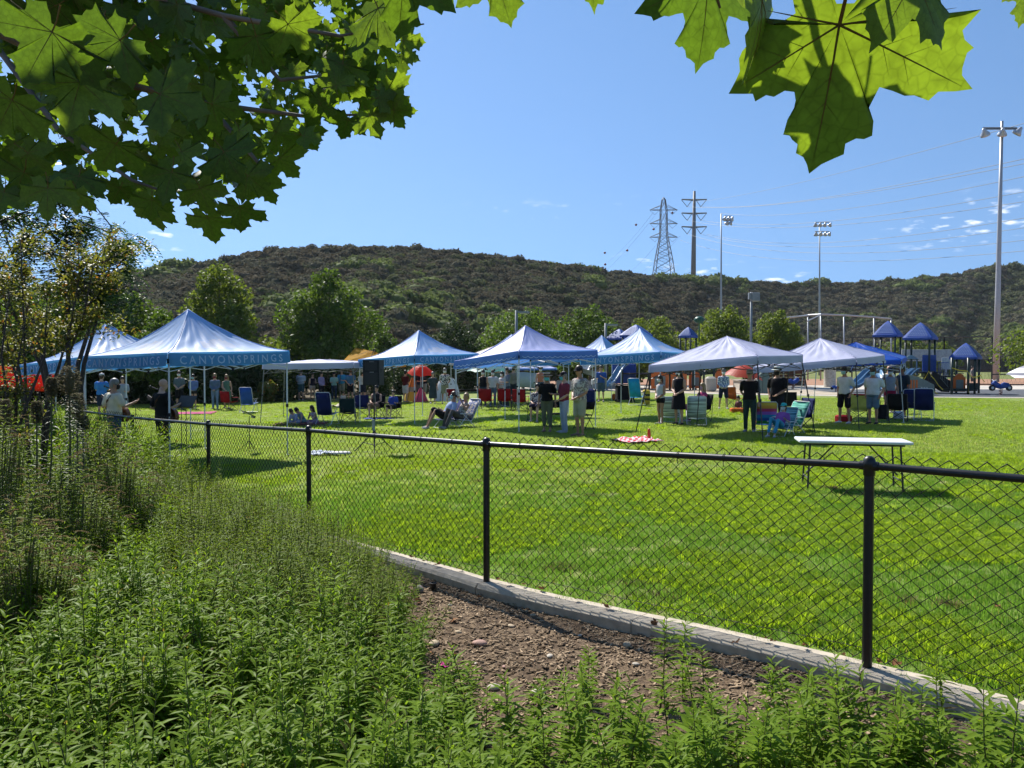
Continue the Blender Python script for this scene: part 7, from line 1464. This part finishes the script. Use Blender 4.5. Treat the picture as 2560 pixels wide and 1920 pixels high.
pc = thing('column', 'pale round column beside the ball field fence', 'column', PX(2075, 64, 0)); MB().lathe([(.5, 0), (.48, .05), (.46, 2.0), (.5, 2.05)], n=16).build('shaft', m_conc, pc, smooth=True); MB().box((0, 0, 2.1), (1.1, 1.1, .1)).build('capital', m_conc, pc)
person('person walking on the path beyond the playground', X(2430, 63), 63, 60, h=1.72, legs='step', top=(.12, .12, .12), bcol=(.05, .04, .04), hair='black', vox=.04, z=.02, group=None); _remesh[:] = _remesh[-4:]; flush_remesh()

# ------------------------------------------------------------------ lamp posts, floodlights, pylons, power lines
m_lampbox = mat('grey lamp housing', (.22, .24, .26), (.18, .20, .22), rough=.5)
def park_lamp(label, px, ptop, d, arm=1.0, kind='arm'):
    t = thing('lamp_post', label, 'lamp post', PX(px, d, 0), 0, 'park lamp posts'); h = zpx(ptop, d)
    MB().tube([(0, 0, 0), (0, 0, h)], [.10, .09], 8).build('pole', m_lampbox, t, smooth=True); MB().lathe([(.2, 0), (.2, .08), (.11, .14)], n=10).build('base', m_lampbox, t)
    if kind == 'arm': MB().box((.42, 0, h - .12), (.9, .22, .12), taper=.9).build('lamp_head', m_lampbox, t); MB().box((.5, 0, h - .185), (.55, .17, .02)).build('lens', m_whitep, t)
    else: MB().rbox((.28, 0, h - .35), (.62, .5, .62), .06).build('lamp_head', m_lampbox, t); MB().box((.28, 0, h - .67), (.5, .4, .03)).build('lens', m_whitep, t); MB().rbox((-.12, 0, h - .3), (.2, .3, .5), .04).build('bracket', m_lampbox, t)
park_lamp('slim lamp post with a flat arm in the centre', 1291, 776, 50); park_lamp('slim lamp post with a flat arm left of the blue play roofs', 1514, 808, 55); park_lamp('lamp post with a square head between the bright trees', 1877, 731, 58, kind='box')
def floodlight(label, px, ptop, d, heads, rad=.28, pxb=None, hk_=1.0):
    b0 = PX(pxb or px, d, 0); tp = P(px, ptop, d); t = thing('floodlight_pole', label, 'floodlight', b0, 0, 'ball field floodlights'); L_ = tp - b0; lean = Vector((L_.x, 0, L_.z))
    MB().tube([(0, 0, 0), lean * .33, lean * .66, lean], [rad, rad * .8, rad * .6, rad * .42], 10).build('pole', m_galv, t, smooth=True); sx = [q_[0] for q_ in heads]
    for zz in sorted({q_[1] for q_ in heads}): MB().tube([lean + Vector((min(sx) * 1.02, 0, zz + .5)), lean + Vector((max(sx) * 1.02, 0, zz + .5))], .07, 6).build('crossarm', m_lampbox, t)
    for dx, dz, yaw in heads:
        hd = MB(); M_ = Euler((R(38), 0, yaw)).to_matrix(); hd.lathe([(.05 * hk_, .55 * hk_), (.16 * hk_, .50 * hk_), (.22 * hk_, .25 * hk_), (.46 * hk_, -.12 * hk_), (.50 * hk_, -.30 * hk_), (.44 * hk_, -.32 * hk_), (.0001, -.25 * hk_)], lean + Vector((dx, -.25, dz)), 14, M=M_); h_ = hd.build('lamp_head', mat('aluminium reflector', (.50, .52, .55), (.4, .42, .45), rough=.35, metal=.5), t, smooth=True); MB().tube([lean + Vector((dx, 0, dz + .5)), lean + Vector((dx, -.2, dz + .1))], .05, 5).build('bracket', m_lampbox, h_)
floodlight('tall floodlight pole with three lamps near the right edge', 2505, 303, 84, [(-2.0, -1.35, -.9), (-.1, -1.3, -.3), (1.6, -1.2, .9)], .34, 2490)
floodlight('floodlight pole left of the play set with frog finial', 1803, 534, 128, [(.5, -.9, .3), (1.1, -.9, .5), (1.7, -.9, .6), (.9, -1.6, .5), (1.5, -1.6, .8)], .22, None, .8); floodlight('floodlight pole with two rows of lamps in the middle of the ball field', 2049, 557, 135, [(-.8, -.4, -.3), (0, -.4, 0), (.8, -.4, .2), (1.7, -.4, .4), (-.7, -2.0, -.3), (.1, -2.0, 0), (.9, -2.0, .3), (1.6, -2.0, .5)], .22, None, .8)
m_lat = mat('lattice steel', (.17, .19, .20), (.13, .15, .16), rough=.6)
Dt = 330.0; pt = thing('lattice_pylon', 'lattice steel pylon with three cross-arms behind the ridge', 'pylon', P(1659, 720, Dt)); k = Dt / FPX
def pyl(px, py, dy=0.0): return P(px, py, Dt) - pt.location + Vector((0, dy, 0))
q = MB(); prof_ = [(720, 27), (695, 24.5), (650, 19), (620, 14), (590, 9), (560, 8), (525, 7.5), (500, 4), (494, .6)]
def cor(i, sx, sy): y_, w_ = prof_[i]; return pyl(1659 + w_ * sx, y_, w_ * k * sy)
for sx in (-1, 1):
    for sy in (-1, 1): q.tube([cor(i, sx, sy) for i in range(len(prof_))], .17, 4, cap=False)
for i in range(len(prof_) - 2):
    y0, y1 = prof_[i], prof_[i + 1]; nn_ = 2 if i < 5 else 1
    for s_ in ((-1, -1, 1, -1), (-1, 1, 1, 1), (-1, -1, -1, 1), (1, -1, 1, 1)):
        a0, a1 = cor(i, s_[0], s_[1]), cor(i + 1, s_[0], s_[1]); b0, b1 = cor(i, s_[2], s_[3]), cor(i + 1, s_[2], s_[3])
        for j in range(nn_):
            f0, f1 = j / nn_, (j + 1) / nn_; q.tube([a0.lerp(a1, f0), b0.lerp(b1, f1)], .09, 3, cap=False).tube([b0.lerp(b1, f0), a0.lerp(a1, f1)], .09, 3, cap=False).tube([a0.lerp(a1, f1), b0.lerp(b1, f1)], .08, 3, cap=False)
q.build('tower_frame', m_lat, pt)
arms_t = []
for y_ in (525, 559, 593):
    q = MB()
    for sx in (-1, 1):
        tip = pyl(1659 + 35 * sx, y_); arms_t.append(tip + pt.location)
        for sy in (-1, 1): q.tube([pyl(1659 + 8 * sx, y_, 8 * k * sy), tip], .12, 4).tube([pyl(1659 + 8 * sx, y_ - 11, 8 * k * sy), tip], .10, 4)
        for f in (.3, .6): q.tube([pyl(1659 + lerp(8, 35, f) * sx, y_), pyl(1659 + lerp(8, 35, f) * sx, y_ - 11 * (1 - f))], .07, 3)
        q.tube([tip, pyl(1659 + 22 * sx, y_ + 12)], .07, 3).tube([pyl(1659 + 10 * sx, y_), pyl(1659 + 22 * sx, y_ + 12)], .07, 3)
    q.build('crossarm', m_lat, pt)
Ds = 300.0; ps_ = thing('steel_power_pole', 'grey steel power pole with three cross-arms right of the pylon', 'power pole', P(1733, 720, Ds))
def spl(px, py): return P(px, py, Ds) - ps_.location
MB().tube([spl(1733, 720), spl(1734.5, 600), spl(1736, 478)], [1.05, .85, .5], 10).build('pole', mat('weathered grey steel', (.20, .19, .19), (.16, .155, .155), rough=.6), ps_, smooth=True); pole_tips = []
for y_ in (500, 534, 568):
    q = MB(); q.tube([spl(1704, y_ - 1.5), spl(1735, y_), spl(1767, y_ - 1.5)], [.25, .4, .25], 5)
    for sx in (-1, 1): q.tube([spl(1735 + 31 * sx, y_), spl(1735 + 17 * sx, y_ + 17)], .12, 4).tube([spl(1735 + 5 * sx, y_), spl(1735 + 17 * sx, y_ + 17)], .12, 4); pole_tips.append(P(1735 + 17 * sx, y_ + 17, Ds))
    q.build('crossarm', m_lat, ps_)
def wire(label, a, b_, sag, r_=.05, name='power_line', n=28):
    q = MB(); q.tube([a.lerp(b_, i / n) - Vector((0, 0, 4 * sag * (i / n) * (1 - i / n))) for i in range(n + 1)], r_, 4, cap=False); return tag(q.build(name, m_lat), label, 'power line', 'power lines over the park')
ends = [(283, 90, 'uppermost power line leaving the view at the right'), (362, 110, 'second power line from the top at the right edge'), (372, 110, 'third power line from the top at the right edge'), (401, 115, 'fourth power line from the top at the right edge'), (435, 120, 'fifth power line from the top at the right edge'), (456, 120, 'sixth power line from the top at the right edge'), (493, 125, 'seventh power line from the top at the right edge'), (516, 130, 'eighth power line from the top at the right edge'), (543, 130, 'lowest but one of the power lines at the right edge'), (566, 130, 'lowest power line at the right edge')]
starts = [P(1736, 505, Ds), pole_tips[1], pole_tips[0], P(1800, 533, Ds), pole_tips[3], pole_tips[2], P(1766, 585, Ds), pole_tips[5], pole_tips[4], P(1700, 600, Dt)]
for (py, d, lb), s0 in zip(ends, starts):
    e = P(2560, py, d); far_ = e + (e - s0) * .22; wire(lb, s0, far_, 2.0 + .35 * (py - 283) / 20, .035 if py < 300 else .045)
lefts = [((1634, 530), (1520, 655), 'power line running down the left side behind the ridge, first'), ((1636, 540), (1500, 690), 'power line running down the left side behind the ridge, second'), ((1650, 600), (1560, 690), 'power line running down the left side behind the ridge, third'), ((1700, 590), (1590, 690), 'power line running from the pylon down to the ridge')]
for (a, b_, lb) in lefts: wire(lb, P(*a, Dt), P(*b_, Dt + 120), 1.5, .04)
m_ball = mat('aviation marker red', (.18, .03, .02), (.14, .02, .015), rough=.5)
for px, py, lb in ((1681, 532, 'red marker ball at the right arm of the pylon'), (1634, 573, 'red marker ball at the left foot of the middle arm'), (1590, 562, 'dark marker ball alone left of the pylon'), (1512, 632, 'dark marker ball leftmost in the sky'), (1568, 626, 'dark marker ball halfway down to the ridge'), (1513, 661, 'small dark marker ball just above the ridge')):
    q = MB(); q.ell((0, 0, 0), (.50, .50, .50), 12, 8).tube([(-.62, 0, 0), (.62, 0, 0)], .08, 6); o = q.build('marker_ball', m_ball, smooth=True); o.location = P(px, py, Dt); tag(o, lb, 'marker ball', 'marker balls on the power lines')
# ------------------------------------------------------------------ left corner: bronze tree, feathery tree, flower spikes
def wispy_tree(label, px, d, ptop, kind, seed, stems, spread_, leaf, nleaf, tw=.055, name='tree', fern=False, fill=(.30, 1.0)):
    r_ = random.Random(seed); x = X(px, d); z0 = bz(x, d) if d < yk(x) else gz(x); h = EYE.z + (HOR - ptop) / FPX * d - z0; t = thing(name, label, 'tree', (x, d, z0)); q = MB(); tips = []
    for k in range(stems):
        a = k * 2.4 + r_.uniform(-.5, .5); sp_ = spread_ * r_.uniform(.35, 1.0); top_ = Vector((math.cos(a) * sp_, math.sin(a) * sp_ * .8, h * r_.uniform(.8, 1.0))); b0 = Vector((math.cos(a) * .06, math.sin(a) * .06, -.05)); m1 = b0.lerp(top_, .35) + Vector((math.cos(a) * -.12, 0, h * .08)); m2 = b0.lerp(top_, .7) + Vector((r_.uniform(-.1, .1), 0, .04 * h))
        q.tube([b0, m1, m2, top_], [tw, tw * .7, tw * .42, tw * .12], 7); path = [b0, m1, m2, top_]
        for j in range(11):
            f = r_.uniform(fill[0], 1.0); i_ = min(2, int(f * 3)); p0 = path[i_].lerp(path[i_ + 1], f * 3 - i_); dr = Vector((r_.gauss(0, 1), r_.gauss(0, 1), r_.uniform(.1, 1.2))).normalized(); ln = spread_ * r_.uniform(.3, .75); p1 = p0 + dr * ln * .5 + Vector((0, 0, .02)); p2 = p0 + dr * ln; q.tube([p0, p1, p2], [tw * .25, tw * .16, tw * .06], 4, cap=False); tips.append((p0, p1, p2))
    q.build('trunk', mat('dark smooth bark', (.035, .028, .024), (.07, .055, .045), rough=.8, scale=9, bump=.003), t, smooth=True)
    V, F, MI = [], [], []
    for i in range(nleaf):
        p0, p1, p2 = r_.choice(tips); f = r_.random() ** .7; p = p0.lerp(p1, f * 2) if f < .5 else p1.lerp(p2, f * 2 - 1); p = p + Vector((r_.gauss(0, .05), r_.gauss(0, .05), r_.gauss(0, .05))); d_ = Vector((r_.gauss(0, 1), r_.gauss(0, 1), r_.gauss(-.1, .7))).normalized()
        if fern:
            for j in range(7):
                c = p + d_ * (.05 + .045 * j) - Vector((0, 0, .006 * j * j)); sd = d_.cross(Vector((0, 0, 1))).normalized()
                for sg in (-1, 1): leaf_geo(V, F, MI, c, (sd * sg + d_ * .4), Vector((0, 0, 1)), leaf * (1 - .07 * j), leaf * .24, .2)
        else: leaf_geo(V, F, MI, p, d_, Vector((0, 0, 1)), leaf * r_.uniform(.6, 1.2), leaf * .28, .2)
    link('crown', mesh_np('crown', [tuple(p) for p in V], F, [TL[kind]]), t); return t
wispy_tree('slender multi-stemmed tree with bronze leaves at the left edge', 80, 10.2, 555, 'red', 3, 6, 1.15, .062, 5200, .030, fill=(.5, 1))
wispy_tree('feathery dark green tree behind the bronze tree at the left', 165, 15.5, 440, 'fern', 9, 7, 1.6, .12, 1000, .06, fern=True, fill=(.55, 1))
wispy_tree('small bronze-leaved stems beside the slender tree', 12, 9.2, 700, 'red', 5, 4, .6, .055, 1900, .03)
# tall dry flower spikes with whorled leaves
m_ech = leafmat('silvery spike leaf', (0.10, 0.13, 0.07), (0.17, 0.20, 0.11), tr=.35, rough=.5, spec=.3); m_echh = leafmat('spent flower head', (0.16, 0.15, 0.09), (0.24, 0.21, 0.13), tr=.3, rough=.9, spec=.05)
def spike(label, px, d, ptop, headlen, headr, lean, seed, leaf=.10, leaves=True, zlow=0.25):
    r_ = random.Random(seed); x = X(px, d); z0 = bz(x, d); h = EYE.z + (HOR - ptop) / FPX * d - z0; t = thing('flower_spike', label, 'plant', (x, d, z0), 0, 'tall flower spikes at the left'); ax = Vector((lean, 0, h)); at = lambda f: ax * f + Vector((lean * .4 * math.sin(f * 3), 0, 0))
    MB().tube([at(f) for f in (0, .3, .6, 1)], [.014, .012, .010, .006], 6).build('stalk', m_stem, t, smooth=True); V, F, MI = [], [], []
    n_ = int((h - headlen) * (1 - zlow) / .006) if leaves else 60
    for i in range(n_):
        f = zlow + (1 - headlen / h - zlow) * i / n_; a = i * 2.4; el = r_.uniform(-.25, .5); leaf_geo(V, F, MI, at(f), Vector((math.cos(a) * math.cos(el), math.sin(a) * math.cos(el), math.sin(el))), Vector((0, 0, 1)), leaf * r_.uniform(.7, 1.1), leaf * .07, .35)
    link('leaves', mesh_np('leaves', [tuple(p) for p in V], F, [m_ech]), t); V, F, MI = [], [], []
    for i in range(620):
        f = r_.random(); p = at(1 - headlen / h * (1 - f)); rr = headr * math.sin(math.pi * (.12 + .80 * f)) ** .6 * r_.uniform(.55, 1.05); a = r_.uniform(0, 6.28); c = p + Vector((math.cos(a) * rr, math.sin(a) * rr, 0)); leaf_geo(V, F, MI, c, Vector((math.cos(a), math.sin(a), r_.uniform(-.3, .8))), Vector((0, 0, 1)), .034, .008, .1)
    q = MB(); q.tube([at(1 - headlen / h * (1 - f)) for f in (0, .25, .5, .75, 1)], [headr * .2, headr * .45, headr * .5, headr * .4, headr * .1], 8)
    o_ = len(V); V += [Vector(p) for p in q.v]; F4 = [f for f in q.f if len(f) == 4]; F += [tuple(o_ + i for i in f) for f in F4]
    link('flower_head', mesh_np('flower_head', [tuple(p) for p in V], F, [m_echh]), t)
spike('tall flower spike with a thick dark head, nearest the blue canopy corner', 160, 7.6, 917, .27, .085, .05, 1); spike('shorter flower spike right of the thick-headed one', 186, 8.0, 985, .26, .07, .02, 2); spike('thin leaning flower spike left of the thick-headed one', 84, 7.4, 945, .18, .035, .16, 3, leaves=False); spike('thin bare flower spike beside the bronze tree trunk', 62, 7.2, 1005, .2, .03, .10, 4, leaves=False); spike('flower spike low behind the thick-headed one', 205, 8.6, 1040, .16, .05, 0, 5); spike('pale spike at the left edge', 5, 7.5, 1000, .25, .05, .02, 6)
# mounds with tan catkin-like flower heads
m_tan = leafmat('tan catkin', (0.25, 0.18, 0.085), (0.19, 0.145, 0.075), tr=.35, rough=.9, spec=.05)
def tan_mound(label, px, d, ptop, w, seed, green=.5):
    r_ = random.Random(seed); x = X(px, d); z0 = bz(x, d); h = EYE.z + (HOR - ptop) / FPX * d - z0; t = thing('flowering_shrub', label, 'shrub', (x, d, z0), r_.uniform(0, 6), 'tan flowering shrubs at the left'); V, F, MI = [], [], []; V2, F2, M2 = [], [], []
    for i in range(150):
        a = r_.uniform(0, 6.28); q = math.sqrt(r_.random()) * w / 2; f = 1 - (q / (w / 2)) ** 2 * .55; p = Vector((math.cos(a) * q, math.sin(a) * q, h * f * r_.uniform(.75, 1.0)))
        if r_.random() < .62:
            d_ = Vector((math.cos(a) + r_.gauss(0, .5), math.sin(a) + r_.gauss(0, .5), r_.uniform(.2, 1.0))).normalized(); ln = r_.uniform(.09, .16); n_ = 22
            for j in range(n_):
                g = j / n_; c = p + d_ * ln * g + Vector((0, 0, -.5 * ln * g * g)); b_ = j * 2.4; leaf_geo(V, F, MI, c, Vector((math.cos(b_), math.sin(b_), .6)) + d_ * .5, Vector((0, 0, 1)), .016, .004, .1)
        sage_stem(V2, F2, M2, r_, p - Vector((math.cos(a) * .05, math.sin(a) * .05, .42)), p, .062, .0065, .034, .1, False)
    link('flowers', mesh_np('flowers', [tuple(p) for p in V], F, [m_tan]), t); link('leaves', mesh_np('leaves', [tuple(p) for p in V2], F2, [m_sage2, m_stem], M2), t)
tan_mound('tan flowering shrub at the left edge, nearest the lens', 30, 5.2, 1215, 1.0, 1); tan_mound('tan flowering shrub below the flower spikes', 150, 6.6, 1120, 1.1, 2); tan_mound('tan flowering shrub right of the flower spikes, before the fence end', 285, 7.6, 1085, 1.0, 3); tan_mound('tall tan shrub at the far left edge', -10, 6.8, 985, .8, 4); tan_mound('tan flowering shrub at the foot of the cream-shirted guitarist', 252, 9.6, 1030, .7, 5); tan_mound('low tan shrub left of the dense green plants', 60, 4.6, 1300, .7, 6)
# fallen sycamore leaves, dry and brown, along the kerb
m_dry = leafmat('dry fallen leaf', (0.26, 0.12, 0.05), (0.15, 0.075, 0.035), tr=.2, rough=.8, spec=.15, island=False)
dry_me = leaf_meshes[2].copy(); dry_me.materials.clear(); dry_me.materials.append(m_dry); dry_me.materials.append(m_dry); dr = random.Random(12)
co = np.empty(len(dry_me.vertices) * 3, np.float32); dry_me.vertices.foreach_get('co', co); co = co.reshape(-1, 3); co[:, 2] += .55 * co[:, 0] ** 2 + .25 * co[:, 1] ** 2 + .12 * np.sin(co[:, 0] * 6); dry_me.vertices.foreach_set('co', co.ravel()); dry_me.update()
for i, (px, py) in enumerate([(1030, 1402), (1058, 1412), (1092, 1421), (1150, 1432), (1196, 1498), (1206, 1493), (1245, 1460), (1270, 1468), (1312, 1472), (1350, 1482), (1292, 1515), (1442, 1510), (1520, 1530), (1640, 1575), (1838, 1622), (1912, 1612), (1930, 1620), (2008, 1630), (2105, 1655), (2200, 1672), (2238, 1680), (2110, 1712), (1048, 1508), (1133, 1558), (1075, 1640), (1130, 1640), (1185, 1352), (1630, 1345), (1860, 1340), (2040, 1325), (2500, 1525), (2380, 1318), (2260, 1330)]):
    on_lawn = py < 1350 or i in (30,); p = G(px, py) if on_lawn else bed_at(px, py)
    if not on_lawn and p.y > yk(p.x) - .13: p = G(px, py + 6); p.z += .04
    o = link('fallen_leaf', dry_me); o.location = p + Vector((0, 0, .02)); s = dr.uniform(.025, .05); o.scale = (s, s, s); o.rotation_euler = (dr.uniform(-.5, .5), dr.uniform(-.5, .5), dr.uniform(0, 6.28)); tag(o, 'dry brown curled leaf lying beside the fence', 'leaf', 'fallen leaves along the kerb')

# ------------------------------------------------------------------ thin summer haze between the lens and the far hills
hz = MB().box((0, 240, 54), (1300, 640, 111.6)).build('haze', m_conc); hz.data.materials.clear()
m, n, l = _nodes('thin haze'); out = n.new('ShaderNodeOutputMaterial'); pv = n.new('ShaderNodeVolumePrincipled'); pv.inputs['Color'].default_value = (.86, .92, 1.0, 1); pv.inputs['Density'].default_value = .0001; pv.inputs['Anisotropy'].default_value = .2
l.new(pv.outputs[0], out.inputs['Volume']); hz.data.materials.append(m); stuff(hz, 'thin pale haze in front of the far hills', 'haze')
